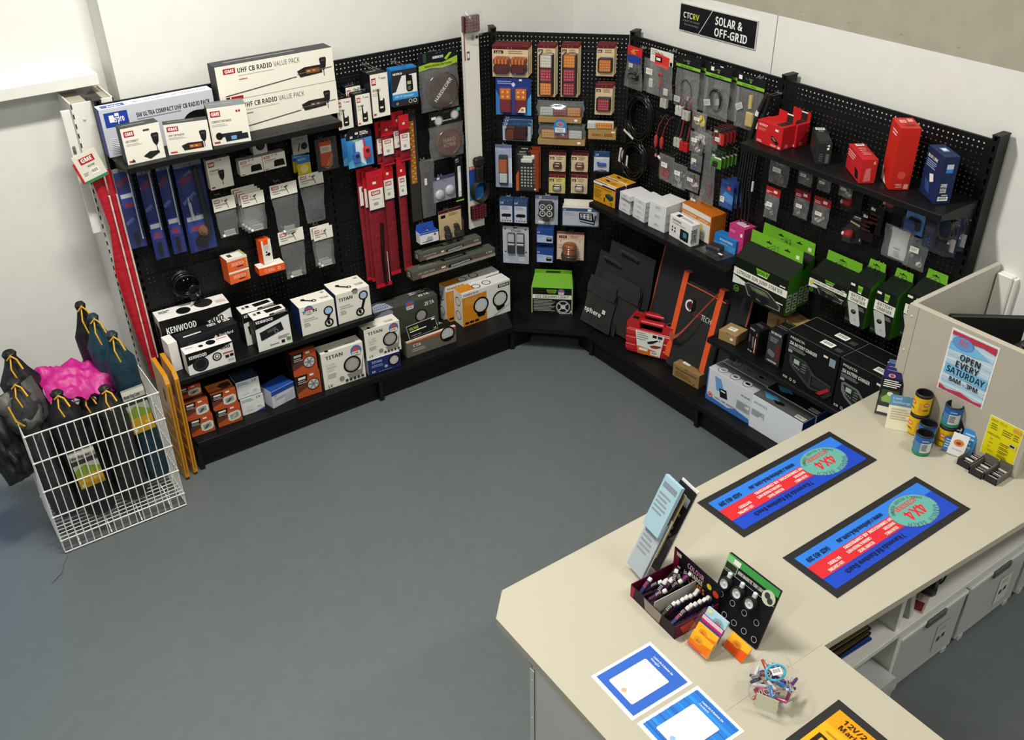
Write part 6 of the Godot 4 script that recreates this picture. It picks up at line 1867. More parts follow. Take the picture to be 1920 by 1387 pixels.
	for j in 2:
		o = C("cable_box", ["lower white cable box with pale blue print, beside the orange cartons", "upper white cable box with pale blue print, beside the orange cartons"][j], "box", "L", 0.388 - j * 0.006, 0.2 + j * 0.118, 0.3 - j * 0.005, -1.6, 0.141, 0.117, 0.12, k("#dbe0e0"), "white cable boxes", {"left": k("#23304a"), "top": k("#25324a")})
		f = fr(); f.bars(0.06, 0.1, 0.5, 2, 0.09, k("#7f96a0")).x("LV", 0.68, 0.2, 0.14, k("#5d6f80"), 0.2).r(0.62, 0.6, 0.34, 0.22, CREAM).bars(0.66, 0.66, 0.24, 2, 0.07, GREY).r(0.2, 0.5, 0.3, 0.3, k("#cfd6d6"))
		if j == 0:
			f.p([0.5, 1, 1, 0.84, 1, 1], k("#24488a"))
		put(o, f)
	o = C("lid_box", "white box with royal blue lid and rounded front, next to white cable boxes", "box", "L", 0.578, 0.2, 0.318, 12, 0.166, 0.118, 0.115, k("#c7cad4"), "", {"top": k("#23489c")})
	f = fr(); f.r(0, 0, 1, 0.26, k("#23489c")).x("LV", 0.1, 0.4, 0.1, k("#5b6a90"), 0.1).bars(0.12, 0.48, 0.5, 2, 0.07, k("#9aa0b4")).p([0.5, 0.9, 0.6, 0.5, 0.9, 0.42, 0.92, 0.8], k("#b5b8c4")); put(o, f)
	o = C("driving_light_box", "big cream driving light box with blue price sticker on the base deck", "box", "L", 0.98, 0.2, 0.347, -2.6, 0.281, 0.262, 0.1, CREAM, "boxed round driving lights", {"left": k("#5a5a58")})
	titan(o, "9\" LED", true)
	o = C("driving_light_box", "navy driving light box lying under the cream one", "box", "L", 1.252, 0.2, 0.365, -4, 0.224, 0.112, 0.14, k("#1e2f6a"), "boxed round driving lights", {"top": k("#d9dad8"), "left": k("#9fa3b0")})
	f = fr(); f.x("TITAN", 0.1, 0.3, 0.14, k("#b8c0dc"), 0.32).bars(0.1, 0.42, 0.36, 2, 0.09, k("#8f9bc4")).x("LV", 0.1, 0.9, 0.12, Color.WHITE, 0.1).e(0.8, 0.44, 0.19, 0.19, k("#10141f")).r(0.3, 0.9, 0.4, 0.03, k("#8f9bc4")).e(0.54, 0.68, 0.05, 0.05, k("#a9adba"))
	lamp(f, 0.8, 0.44, 0.17, k("#10141f"), k("#b5b3b0"), 2); put(o, f)
	o = C("driving_light_box", "cream driving light box standing on the navy one", "box", "L", 1.262, 0.314, 0.355, -3, 0.245, 0.214, 0.1, CREAM, "boxed round driving lights", {"left": k("#3a3a3a")})
	titan(o, "7\" LED", true)
	o = C("light_kit_box", "flat grey and orange light kit box at the deck front, card on top", "box", "L", 1.631, 0.2, 0.324, -1.5, 0.375, 0.118, 0.12, k("#6a6860"), "grey light kit boxes", {"top": k("#161614")})
	f = fr(); f.p([0, 0, 1, 0, 1, 0.16, 0.5, 0.2, 0, 0.14], k("#b8552e")).p([0, 0, 0.9, 0, 0.3, 0.07, 0, 0.07], k("#cbb8a6")).x("CTA", 0.12, 0.42, 0.16, CREAM, 0.16).bars(0.1, 0.54, 0.3, 2, 0.12, k("#bcb9ae")); lamp(f, 0.82, 0.3, 0.15, INK, k("#b0b2b4"), 3); f.p([0.7, 0.55, 0.94, 0.5, 0.94, 0.66, 0.74, 0.72], INK); put(o, f)
	f = tp(); f.p([0, 0.9, 1, 0.8, 1, 1, 0, 1], k("#d8cdbd")).x("CTA", 0.66, 0.3, 0.2, k("#a9a89e"), 0.2).r(0.15, 0.55, 0.05, 0.05, CREAM).r(0.5, 0.5, 0.05, 0.05, CREAM); put(o, f, "printed_top")
	o = thing("product_card", "black price card with lime lettering leaning on the flat light kit box", "sign", at("L", 1.595, 0.321, 0.29) * xf(V(0, 0, 0), 0, -22, 2))
	b = Mb.new().paint(k("#c9c9c4")); b.box(V(-0.11, 0, -0.002), V(0.11, 0.085, 0), 0.0004); part("card", b, M.carton, o)
	f = front_of(0.22, 0.085, 0.0004); f.r(0.01, 0.03, 0.98, 0.94, k("#111213")).x("VOLTAGE", 0.07, 0.4, 0.2, k("#a9c93c"), 0.32).bars(0.07, 0.48, 0.6, 1, 0.14, CREAM).r(0.07, 0.8, 0.35, 0.05, GREY).r(0.86, 0.08, 0.1, 0.12, CREAM).x("LS", 0.86, 0.9, 0.12, CREAM, 0.08); put(o, f)
	o = C("light_kit_box", "larger dark grey light kit box behind, with round blue sticker", "box", "L", 1.565, 0.2, 0.135, -1, 0.47, 0.285, 0.13, k("#4b4c46"), "grey light kit boxes")
	f = fr(); f.x("ZETA", 0.78, 0.2, 0.09, CREAM, 0.16); lamp(f, 0.72, 0.42, 0.1, INK, k("#8f8d88"), 3); sticker(o, f, 0.55, 0.06, 0.075); f.p([0, 0.1, 0.1, 0.02, 0.22, 0.0, 0.28, 0.06, 0.28, 0.2, 0, 0.24], k("#8f96ac")); put(o, f)
	f = tp(); f.p([0.0, 0.9, 0.06, 0.3, 0.16, 0.15, 0.26, 0.3, 0.3, 0.95], k("#a7aec4")).bars(0.66, 0.12, 0.24, 2, 0.14, CREAM).x("ZETA", 0.74, 0.72, 0.2, CREAM, 0.18)
	for j in 14:
		f.r(0.03 + 0.034 * (j % 7), 0.4 + 0.25 * (j / 7), 0.012, 0.16, k("#59607a"))
	put(o, f, "printed_top")
	for j in 2:
		o = C("twin_light_box", ["white and amber twin light box standing behind its twin by the corner", "front white and amber twin light box by the corner"][j], "box", "L", [2.12, 2.155][j], 0.2, [0.085, 0.2][j], -1, [0.44, 0.395][j], [0.274, 0.255][j], 0.11, wh, "white and amber twin light boxes")
		f = fr(); f.r(0.0, 0.12, 0.5, 0.88, k("#d48a23")).r(0.02, 0.03, 0.4, 0.1, wh).x("POWERTECH", 0.03, 0.1, 0.06, INK, 0.3).bars(0.06, 0.2, 0.34, 6, 0.035, k("#e3ab60")).r(0.74, 0.06, 0.24, 0.1, INK).x("6000LM", 0.76, 0.14, 0.06, wh, 0.2)
		for s: float in [0.38, 0.78]:
			lamp(f, s, 0.5, 0.16, INK, k("#c3c8c8"), 3); f.p([s - 0.1, 0.72, s + 0.1, 0.72, s + 0.06, 0.84, s - 0.06, 0.84], INK)
		for m in 3:
			f.r(0.04 + m * 0.1, 0.88, 0.08, 0.06, INK)
		f.p([0.56, 0.98, 0.98, 0.7, 0.98, 0.72, 0.62, 0.99], k("#c9cbca")); put(o, f)
		f = tp(); f.r(0, 0.0, 0.3, 1, k("#d48a23")).ring(0.36, 0.6, 0.08, 0.065, INK).ring(0.58, 0.55, 0.08, 0.065, INK).r(0, 0.86, 0.3, 0.14, wh); put(o, f, "printed_top")
		f = sd(false); f.ring(0.5, 0.3, 0.3, 0.26, INK).ring(0.5, 0.72, 0.3, 0.26, INK); put(o, f, "printed_side")


func titan(o: Node3D, size: String, stick: bool) -> void:
	var f := fr()
	f.x("TITAN", 0.09, 0.2, 0.09, k("#3a3b3e"), 0.42).x(size, 0.09, 0.38, 0.05, k("#9a9a96"), 0.2, false).x("DRIVING", 0.09, 0.46, 0.05, k("#9a9a96"), 0.24, false).x("LIGHT", 0.09, 0.54, 0.05, k("#9a9a96"), 0.18, false).bars(0.1, 0.6, 0.22, 4, 0.035, k("#b5b5b0")).x("LV", 0.08, 0.96, 0.07, k("#3a3b3e"), 0.11)
	f.p([0.55, 0.75, 0.9, 0.72, 0.99, 0.3, 0.92, 0.86, 0.62, 0.9], k("#8a8880"))
	lamp(f, 0.7, 0.52, 0.21, INK, k("#8f8d88"), 4)
	f.e(0.42, 0.82, 0.06, 0.06, k("#8a8a88"))
	for m in 5:
		f.r(0.5 + m * 0.095, 0.88, 0.065, 0.07, k("#3a3b3c"))
	if stick:
		sticker(o, f, 0.82, 0.17, 0.13)
	put(o, f)
	f = tp(); f.x("TITAN", 0.62, 0.8, 0.2, k("#77777a"), 0.24).bars(0.1, 0.3, 0.4, 2, 0.1, k("#cfcfc8")).r(0.12, 0.75, 0.08, 0.22, INK)
	put(o, f, "printed_top")


const MAROON := Color("#5e1a22")
const BEIGE := Color("#cdb994")


func lamp_card(label: String, cat: String, u: float, v: float, w: float, h: float, col: Color, group: String, stack: int, rows := 0) -> Node3D:
	var o := card("trailer_lamp_pack", label, cat, "C", u, v, 0.05, w, h, col, group)
	var f := fr()
	f.r(0, 0, 1, minf(0.14, 0.022 / h), MAROON).r(0.05, 0.03 / h, 0.26, 0.018 / h, INK).x("LED", 0.08, 0.046 / h, 0.01 / h, CREAM, 0.18).bars(0.45, 0.03 / h, 0.4, 2, 0.012 / h, col.darkened(0.35)).r(0, 0.97, 1, 0.03, k("#c9a98c"))
	put(o, f)
	return o


func stack_back(o: Node3D, n: int, u: float, v: float, what: String, du := 0.006, dv := 0.006) -> void:
	for j in n:
		copy_of(o, at("C", u + du * (j + 1), v + dv * (j + 1), 0.05 - 0.013 * (j + 1)), "%s, %s from the front" % [what, nth(j)])


func corner() -> void:
	var f: Face
	var o: Node3D
	var b: Mb
	# red and amber twin lamps
	o = lamp_card("front card with two red and amber square lamps, top of corner", "lamp pack", 0.112, 1.814, 0.228, 0.192, BEIGE, "packs of paired red and amber lamps", 3)
	for s: float in [-0.055, 0.052]:
		b = Mb.new().paint(k("#4a0f14")); b.box(V(s - 0.05, 0.02, 0), V(s + 0.05, 0.08, 0.03), 0.014).paint(k("#7d3512")).box(V(s - 0.05, 0.075, 0), V(s + 0.05, 0.122, 0.03), 0.012)
		b.paint(k("#c9702a"))
		for j in 4:
			b.box(V(s - 0.04 + j * 0.022, 0.085, 0.029), V(s - 0.028 + j * 0.022, 0.118, 0.033), 0.002)
		part("square_lamp", b, M.lens, o)
	blister(o, -0.112, 0.008, 0.112, 0.13, 0.036)
	stack_back(o, 3, 0.112, 1.814, "beige card of two red and amber square lamps")
	o = card("trailer_lamp_pack", "dark blue card with two amber over red oblong lamps, corner boards", "lamp pack", "C", 0.13, 1.572, 0.05, 0.228, 0.235, k("#26377e"))
	f = fr(); f.p([0, 0.3, 0.12, 0.55, 0.2, 1, 0, 1], k("#3a78c4")).p([1, 0.4, 0.88, 0.6, 0.8, 1, 1, 1], k("#4a9ad0")).bars(0.05, 0.08, 0.5, 2, 0.05, k("#8fa0d8")).p([0.5, 0.1, 0.56, 0.17, 0.5, 0.24, 0.44, 0.17], k("#c8d0ea")).r(0.66, 0.02, 0.08, 0.05, CREAM); put(o, f)
	for s: float in [-0.05, 0.05]:
		b = Mb.new().paint(k("#6f1420")); b.box(V(s - 0.036, 0.02, 0), V(s + 0.036, 0.105, 0.024), 0.006).paint(k("#bf6418")).box(V(s - 0.036, 0.1, 0), V(s + 0.036, 0.172, 0.024), 0.006)
		b.paint(k("#e9a24a"))
		for j in 4:
			b.lathe([[0.009, 0], [0.004, 0.002], [0, 0.0025]], 8, xf(V(s - 0.016 + 0.032 * (j % 2), 0.122 + 0.03 * (j / 2), 0.024), 0, 90), false)
		part("oblong_lamp", b, M.lens, o)
	f = face(Transform3D(Basis(), V(0.03, 0.06, 0.0246)), 0.05, 0.035); f.p([0, 1, 0.5, 0, 1, 0, 1, 1], CREAM).e(0.6, 0.5, 0.22, 0.18, k("#c96a3a")); put(o, f, "price_sticker")
	blister(o, -0.1, 0.012, 0.1, 0.18, 0.032)
	o = card("trailer_lamp_pack", "pale blue card with a dark brown and maroon flat lamp", "lamp pack", "C", 0.148, 1.402, 0.05, 0.185, 0.118, k("#9fb0bf"), "pale blue cards with brown lamps")
	f = fr(); f.r(0, 0, 1, 0.16, k("#2a4a76")).x("LV", 0.06, 0.12, 0.08, CREAM, 0.12); put(o, f)
	b = Mb.new().paint(k("#17181a")); b.box(V(-0.074, 0.008, 0), V(0.07, 0.084, 0.016), 0.005).paint(k("#5e3320")).box(V(-0.068, 0.014, 0.012), V(-0.016, 0.078, 0.021), 0.003).paint(k("#37161c")).box(V(-0.014, 0.014, 0.012), V(0.064, 0.078, 0.021), 0.003); part("flat_lamp", b, M.lens, o)
	stack_back(o, 2, 0.148, 1.402, "pale blue card of a brown lamp", 0.004, 0.018)
	var tri := [["front beige card with white, red and amber lamps one above another", 0.34, 1.698, ["#b8b7a8", "#8c1c2c", "#c06d18"], 0.112], ["front beige card with amber lamp over two red lamps", 0.486, 1.702, ["#c06d18", "#8c1c2c", "#8c1c2c"], 0.108]]
	for t: Array in tri:
		o = lamp_card(t[0], "lamp pack", t[1], t[2], t[4], 0.322, BEIGE, "packs of triple stacked lamps", 1)
		b = Mb.new().paint(k("#141416")); b.box(V(-0.046, 0.008, 0.0), V(0.044, 0.268, 0.02), 0.008); part("lamp_frame", b, M.gloss, o)
		for j in 3:
			part("square_lens", led_lens(0.07, 0.076, 0.008, k(t[3][j]), 4, 4), M.lens, o, xf(V(-0.001, 0.225 - j * 0.086, 0.02)))
		blister(o, -0.052, 0.004, 0.05, 0.272, 0.036)
		stack_back(o, 2, t[1], t[2], "triple lamp card" + (" with a white top lens" if t[1] < 0.4 else " with an amber top lens"))
	var one := [["front beige card with one amber square lamp, upper right of the corner", 0.705, 1.839, "#b8621c"], ["front beige card with one red square lamp, below the amber one", 0.704, 1.597, "#8c1c2c"]]
	for t: Array in one:
		o = lamp_card(t[0], "lamp pack", t[1], t[2], 0.108, 0.19, BEIGE, "packs of single square lamps", 2)
		b = Mb.new().paint(k("#141416")); b.box(V(-0.045, 0.022, 0.0), V(0.045, 0.112, 0.018), 0.01); part("lamp_frame", b, M.gloss, o)
		part("square_lens", led_lens(0.072, 0.072, 0.008, k(t[3]), 5, 4), M.lens, o, xf(V(0, 0.067, 0.018)))
		blister(o, -0.05, 0.006, 0.05, 0.125, 0.034)
		stack_back(o, 2, t[1], t[2], "single amber lamp card" if t[1] == 0.705 else "single red lamp card")
	# bar lamps in kraft trays
	for j in 2:
		var z0: float = [1.553, 1.407][j]
		o = C("kraft_tray", ["upper open kraft tray holding a wrapped bar lamp", "lower open kraft tray holding a wrapped bar lamp"][j], "tray", "C", [0.436, 0.447][j], z0, 0.115, 0, [0.272, 0.304][j], 0.035, 0.09, k("#9a7f54"), "kraft trays on the corner boards")
		f = fr(); f.r(0.84, 0.25, 0.07, 0.4, CREAM); put(o, f)
		for s: float in [-0.08, 0.08]:
			hook("C", [0.436, 0.447][j] + s, z0 - 0.004, 0.11)
		o = thing("bar_lamp", ["clear, red and amber bar lamp wrapped in film in the upper tray", "amber, red and clear bar lamp wrapped in film in the lower tray"][j], "bar lamp", at("C", [0.436, 0.447][j], z0 + 0.036, 0.07), "wrapped bar lamps")
		var cs: Array = [["#a4a9ac", "#6d1822", "#b0691f"], ["#b5762a", "#8e1626", "#b3b3b0"]][j]
		for m in 3:
			part("lens_section", led_lens(0.086, 0.056, 0.012, k(cs[m]), 5, 3), M.lens, o, xf(V(-0.087 + m * 0.087, 0.03, 0.018)))
		b = Mb.new().paint(k("#202022")); b.box(V(-0.132, 0, -0.02), V(0.132, 0.06, 0.018), 0.003); part("housing", b, M.gloss, o)
		part("film_wrap", puff(0.3, 0.1, 0.09, 110 + j), M.bag, o, xf(V(0, -0.002, 0.012)))
	o = thing("price_sign", "blue arched price sign stuck between the two kraft trays", "sign", at("C", 0.443, 1.495, 0.142))
	b = Mb.new().paint(k("#3f78b0"))
	var pg := PackedVector2Array([Vector2(-0.042, 0), Vector2(0.042, 0)])
	for j in 13:
		pg.append(Vector2(cos(PI * j / 12) * 0.042, 0.05 + sin(PI * j / 12) * 0.042))
	b.prism(pg, -0.002, 0.0); part("panel", b, M.carton, o)
	f = front_of(0.084, 0.092, 0.0004); f.e(0.5, 0.36, 0.3, 0.2, k("#6fa3d0")).e(0.5, 0.36, 0.2, 0.14, k("#c05a5a")).r(0.12, 0.6, 0.76, 0.32, CREAM).bars(0.2, 0.66, 0.6, 3, 0.08, k("#55709a")); put(o, f)
	o = C("kraft_box", "kraft box with amber indicator lamp resting on it, right of trays", "box", "C", 0.706, 1.455, 0.11, 0, 0.176, 0.062, 0.07, k("#a08250"))
	f = fr(); f.x("MODEL L", 0.14, 0.66, 0.24, k("#6a4a28"), 0.4).r(0.58, 0.36, 0.3, 0.32, k("#8a5a30")).r(0.84, 0.12, 0.12, 0.16, CREAM); put(o, f); hook("C", 0.706, 1.45, 0.1)
	o = thing("indicator_lamp", "clear and amber indicator lamp lying on the small kraft box", "lamp", at("C", 0.694, 1.518, 0.1))
	b = Mb.new().paint(k("#c9c9c4")); b.box(V(-0.083, 0, -0.02), V(0.083, 0.052, 0.006), 0.004).paint(k("#b9bcbc")).box(V(-0.076, 0.006, 0.0), V(-0.03, 0.046, 0.014), 0.004); part("housing", b, M.lens, o)
	part("amber_lens", led_lens(0.1, 0.038, 0.008, k("#b8701f"), 6, 2), M.lens, o, xf(V(0.024, 0.026, 0.006)))
	# third row
	o = card("lamp_blister_pack", "tall clear blister with an orange over white lamp, beside the left post", "lamp pack", "C", 0.058, 1.077, 0.05, 0.11, 0.295, k("#98a2c0"))
	f = fr(); f.r(0, 0, 1, 0.07, k("#5a678c")).bars(0.14, 0.1, 0.6, 2, 0.02, k("#c8cede")).r(0.8, 0.3, 0.2, 0.6, k("#c9cfdd")); put(o, f)
	b = Mb.new().paint(k("#26282c")); b.box(V(-0.03, 0.02, 0), V(0.03, 0.23, 0.02), 0.006).paint(k("#a84e1e")).box(V(-0.026, 0.11, 0.015), V(0.026, 0.2, 0.03), 0.004).paint(k("#b9bfc4")).box(V(-0.026, 0.04, 0.015), V(0.026, 0.105, 0.03), 0.004); part("lamp", b, M.lens, o); blister(o, -0.05, 0.004, 0.05, 0.25, 0.045)
	o = card("work_lamp_pack", "front black and orange card with a hand lamp of many dots", "work lamp", "C", 0.217, 1.058, 0.05, 0.152, 0.288, k("#24211f"), "black and orange work lamp cards")
	f = fr(); f.p([0.6, 0, 1, 0, 1, 1, 0.84, 1, 0.8, 0.3], k("#8a3a20")).p([0, 0.62, 0.12, 0.5, 0.12, 1, 0, 1], k("#c05a2a")).x("narva", 0.16, 0.07, 0.03, CREAM, 0.28).r(0.68, 0.12, 0.13, 0.05, CREAM).e(0.84, 0.95, 0.05, 0.05, CREAM).bars(0.08, 0.1, 0.4, 2, 0.02, GREY); put(o, f)
	b = Mb.new().paint(k("#1b1c1d")); b.box(V(-0.045, 0.01, 0), V(0.042, 0.22, 0.024), 0.008); b.paint(k("#a8aaa2"))
	for j in 7:
		for m in 4:
			b.lathe([[0.007, 0], [0.006, 0.003], [0, 0.004]], 8, xf(V(-0.033 + m * 0.021, 0.045 + j * 0.021, 0.024), 0, 90), false)
	b.paint(k("#c9cac4")).box(V(-0.04, 0.205, 0.01), V(0.036, 0.23, 0.026), 0.004); part("work_lamp", b, M.gloss, o); blister(o, -0.062, 0.004, 0.06, 0.245, 0.04)
	copy_of(o, at("C", 0.227, 1.074, 0.03), "black and orange work lamp card behind the front one")
	var sm := [["small beige card with a dark red marker lamp, upper of two", 0.416, 1.207, "#3d0f12", BEIGE], ["small beige card with a brown marker lamp, upper of two", 0.562, 1.211, "#7a3f24", BEIGE], ["small yellowish card with a clear bar lamp, lower row", 0.415, 1.054, "#8e9490", k("#c9bd74")], ["small beige card with a clear marker lamp, lower row", 0.563, 1.06, "#a3a69e", BEIGE]]
	for t: Array in sm:
		o = lamp_card(t[0], "marker lamp", t[1], t[2], 0.108, 0.128, t[4], "small marker lamp cards", 1)
		b = Mb.new().paint(k("#1b1b1c")); b.box(V(-0.028, 0.018, 0), V(0.03, 0.056, 0.014), 0.005).paint(k(t[3])).box(V(-0.024, 0.023, 0.008), V(0.026, 0.05, 0.024), 0.008).paint(k("#e9d9c0")).box(V(-0.014, 0.042, 0.02), V(0.014, 0.046, 0.0245), 0.001); part("marker_lamp", b, M.lens, o)
		blister(o, -0.05, 0.004, 0.05, 0.075, 0.032)
		stack_back(o, 1, t[1], t[2], t[0].split(",")[0].replace("small ", "rear ").replace("a ", "") + (" of the upper row" if t[2] > 1.1 else " of the lower row"), 0.002, 0.012)
	o = card("pump_card", "blue and white card with a small blue part, by the right post", "parts card", "C", 0.706, 1.207, 0.05, 0.1, 0.15, k("#b5bed2"))
	f = fr(); f.r(0, 0, 1, 0.25, k("#24406f")).x("LV", 0.1, 0.2, 0.08, CREAM, 0.2).r(0, 0.9, 1, 0.1, k("#1b2436")).bars(0.1, 0.3, 0.6, 2, 0.05, CREAM); put(o, f)
	b = Mb.new().paint(k("#2c4f9c")); b.box(V(-0.026, 0.052, 0), V(0.03, 0.075, 0.016), 0.004).box(V(-0.03, 0.066, 0.004), V(-0.014, 0.08, 0.012), 0.002).paint(k("#17191d")).tube([V(-0.04, 0.02, 0.01), V(0, 0.028, 0.012), V(0.035, 0.022, 0.01)], 0.003, 6); part("blue_part", b, M.gloss, o); blister(o, -0.045, 0.01, 0.045, 0.1, 0.024)
	# fourth row
	for j in 2:
		o = C("marker_lamp_box", ["blue and grey hanging lamp box, nearer the left post", "blue and grey hanging lamp box, beside the square work lamp"][j], "box", "C", 0.078 + j * 0.098, 0.842, 0.1, 0, 0.094, 0.166, 0.06, k("#2c4a70"), "hanging blue and grey lamp boxes")
		f = fr(); f.r(0.06, 0.26, 0.88, 0.72, k("#b9bdcc")).x("LV", 0.08, 0.17, 0.08, CREAM, 0.24).bars(0.14, 0.3, 0.6, 3, 0.05, k("#7f86a4")).p([0.14, 0.66, 0.3, 0.6, 0.8, 0.6, 0.88, 0.66, 0.8, 0.74, 0.2, 0.74], INK).r(0.5, 0.74, 0.03, 0.1, INK)
		for m in 4:
			f.e(0.22 + m * 0.19, 0.9, 0.06, 0.06, k("#5a6078"), 10)
		put(o, f); hook("C", 0.078 + j * 0.098, 0.992, 0.11)
	o = card("square_work_lamp_pack", "clear blister with a square black lamp of four bright reflectors", "work lamp", "C", 0.347, 0.824, 0.05, 0.155, 0.208, k("#a5a9b8"))
	f = fr(); f.r(0, 0, 1, 0.12, k("#56607c")).x("LV", 0.16, 0.1, 0.07, CREAM, 0.12).e(0.12, 0.68, 0.025, 0.025, INK).e(0.88, 0.12, 0.025, 0.025, INK).r(0.14, 0.88, 0.3, 0.08, CREAM); put(o, f)
	b = Mb.new().paint(k("#17181a")); b.box(V(-0.052, 0.05, 0), V(0.05, 0.178, 0.03), 0.014).box(V(-0.022, 0.03, 0), V(0.022, 0.06, 0.026), 0.004); b.paint(k("#b9bcb4"))
	for j in 4:
		b.lathe([[0.022, 0.0], [0.02, 0.002], [0.008, -0.004], [0.004, 0.003], [0, 0.003]], 16, xf(V(-0.024 + 0.047 * (j % 2), 0.09 + 0.047 * (j / 2), 0.0305), 0, 90), false)
	part("square_lamp", b, M.lens, o); blister(o, -0.07, 0.006, 0.07, 0.19, 0.048)
	o = C("work_lamp_box", "wide blue and grey work lamp box with a cream flap behind", "box", "C", 0.586, 0.848, 0.115, 1, 0.25, 0.132, 0.08, k("#2f5474"), "", {"top": k("#d5d4cc")})
	f = fr(); f.p([0.02, 0.16, 0.98, 0.16, 0.98, 0.86, 0.94, 0.93, 0.02, 0.93], k("#b0b5c4")).x("LV", 0.04, 0.12, 0.07, CREAM, 0.06).bars(0.05, 0.24, 0.3, 3, 0.07, k("#8b93aa")).r(0.68, 0.02, 0.1, 0.12, CREAM).p([0.45, 0.24, 0.5, 0.2, 0.82, 0.25, 0.86, 0.7, 0.8, 0.72, 0.46, 0.6], INK).p([0.48, 0.28, 0.52, 0.26, 0.78, 0.3, 0.8, 0.62, 0.5, 0.52], k("#cfd2d2")).p([0.48, 0.66, 0.84, 0.8, 0.88, 0.36, 0.92, 0.36, 0.87, 0.88, 0.48, 0.72], k("#2c2d30"))
	for j in 6:
		f.e(0.545 + 0.1 * (j % 3), 0.34 + 0.14 * (j / 3) + 0.012 * (j % 3), 0.034, 0.034, k("#5c6064"), 12)
	put(o, f)
	b = Mb.new().paint(k("#d9d7cd")); b.box(V(-0.12, 0.132, -0.075), V(0.075, 0.165, -0.073)); part("hang_flap", b, M.carton, o)
	for s: float in [-0.1, -0.05, 0.0, 0.05, 0.1]:
		hook("C", 0.586 + s, 0.842, 0.1, false)
	o = card("lamp_twin_pack", "silver-white card with two tall chrome and black reflectors", "lamp pack", "C", 0.133, 0.515, 0.05, 0.182, 0.28, k("#b9bdc8"))
	f = fr(); f.r(0.4, 0.02, 0.16, 0.03, INK).x("Trojan", 0.3, 0.14, 0.05, k("#33343a"), 0.4).r(0, 0.76, 1, 0.24, k("#a7b0c4")).x("LV", 0.1, 0.94, 0.04, CREAM, 0.12).code(0.62, 0.84, 0.2, 0.07)
	for s: Array in [[0.1, 0.07], [0.88, 0.07], [0.1, 0.68], [0.9, 0.68]]:
		f.e(s[0], s[1], 0.03, 0.03, INK)
	put(o, f)
	for s: float in [-0.03, 0.035]:
		b = Mb.new().paint(k("#1c1d1f")); b.box(V(s - 0.026, 0.08, 0), V(s + 0.026, 0.235, 0.022), 0.004).paint(k("#b0b2b2")).box(V(s - 0.022, 0.172, 0.016), V(s + 0.022, 0.228, 0.025), 0.002).box(V(s - 0.024, 0.146, 0.014), V(s + 0.024, 0.16, 0.026), 0.003); part("reflector", b, M.gloss, o)
	blister(o, -0.07, 0.07, 0.075, 0.245, 0.04)
	for j in 2:
		o = C("beacon_box", ["lower small blue box with a flat beacon picture", "upper small blue box with a flat beacon picture"][j], "box", "C", 0.343, 0.557 + j * 0.148, 0.1, 0, 0.116, 0.105, 0.06, k("#23458c"), "small blue beacon boxes", {"top": k("#1d3a78")})
		f = fr(); f.p([0.04, 0.4, 0.96, 0.46, 0.96, 0.96, 0.04, 0.96], k("#a9bcd8")).p([0.58, 0.72, 0.62, 0.58, 0.88, 0.58, 0.92, 0.72, 0.9, 0.86, 0.6, 0.86], INK).r(0.64, 0.62, 0.22, 0.07, k("#b9b49a")).x("LV", 0.06, 0.3, 0.12, CREAM, 0.14).bars(0.1, 0.5, 0.3, 2, 0.07, k("#7f95bd")); put(o, f)
		b = Mb.new().paint(k("#23458c")); b.box(V(-0.05, 0.105, -0.06), V(0.05, 0.135, -0.058)); part("hang_tab", b, M.carton, o); hook("C", 0.343, 0.685 + j * 0.148, 0.09)
	o = card("beacon_pack", "cream and pink card with a big amber dome beacon", "beacon", "C", 0.514, 0.568, 0.05, 0.188, 0.21, k("#d6b8a4"))
	f = fr(); f.r(0, 0, 1, 0.08, k("#7a4a48")).r(0.08, 0.14, 0.28, 0.09, INK).x("LED", 0.12, 0.21, 0.05, k("#d7a59a"), 0.2).bars(0.48, 0.14, 0.3, 2, 0.05, k("#9a7a6a")).r(0.04, 0.3, 0.92, 0.62, k("#e2d3c0")).e(0.14, 0.34, 0.02, 0.02, INK).e(0.84, 0.34, 0.02, 0.02, INK).bars(0.05, 0.45, 0.18, 2, 0.1, k("#b59a8a")); put(o, f)
	b = Mb.new().paint(k("#8a4a24")); b.lathe([[0.05, 0.0], [0.05, 0.03], [0.048, 0.034], [0.048, 0.05], [0.044, 0.064], [0.03, 0.07], [0, 0.071]], 24, xf(V(0, 0.075, 0.045)), false)
	for j in 3:
		b.lathe([[0.0495, 0.01 + j * 0.016], [0.052, 0.013 + j * 0.016], [0.0495, 0.016 + j * 0.016]], 24, xf(V(0, 0.075, 0.045)))
	part("amber_dome", b, M.lens, o)
	b = Mb.new().paint(k("#2c2320")); b.lathe([[0.0, 0.0], [0.058, 0.0], [0.06, 0.016], [0.056, 0.034], [0.0, 0.036]], 24, xf(V(0, 0.04, 0.045)), false); part("beacon_base", b, M.gloss, o)
	blister(o, -0.066, 0.03, 0.066, 0.16, 0.11)
	# green driving light box on the corner deck
	o = C("driving_light_carton", "black driving light carton with a sloping bright green top, corner deck", "box", "C", 0.405, 0.2, 0.17, 3, 0.29, 0.2, 0.14, k("#141614"), "", {"left": k("#4a7a28"), "right": k("#4a7a28")})
	f = fr(); f.r(0, 0, 0.03, 1, k("#93a878")).r(0.97, 0, 0.03, 1, k("#93a878")).p([0.36, 0.06, 0.62, 0.06, 0.58, 0.2, 0.4, 0.2], k("#6aa52c")).x("VOLT", 0.4, 0.18, 0.08, INK, 0.16).r(0.03, 0.26, 0.94, 0.16, CREAM).x("LED DRIVING LIGHT", 0.1, 0.39, 0.1, k("#4a6a48"), 0.8).bars(0.06, 0.47, 0.52, 8, 0.058, k("#9aa39a")).ring(0.77, 0.72, 0.17, 0.14, k("#a9b0b4")).e(0.77, 0.72, 0.06, 0.06, k("#c5c9d0"))
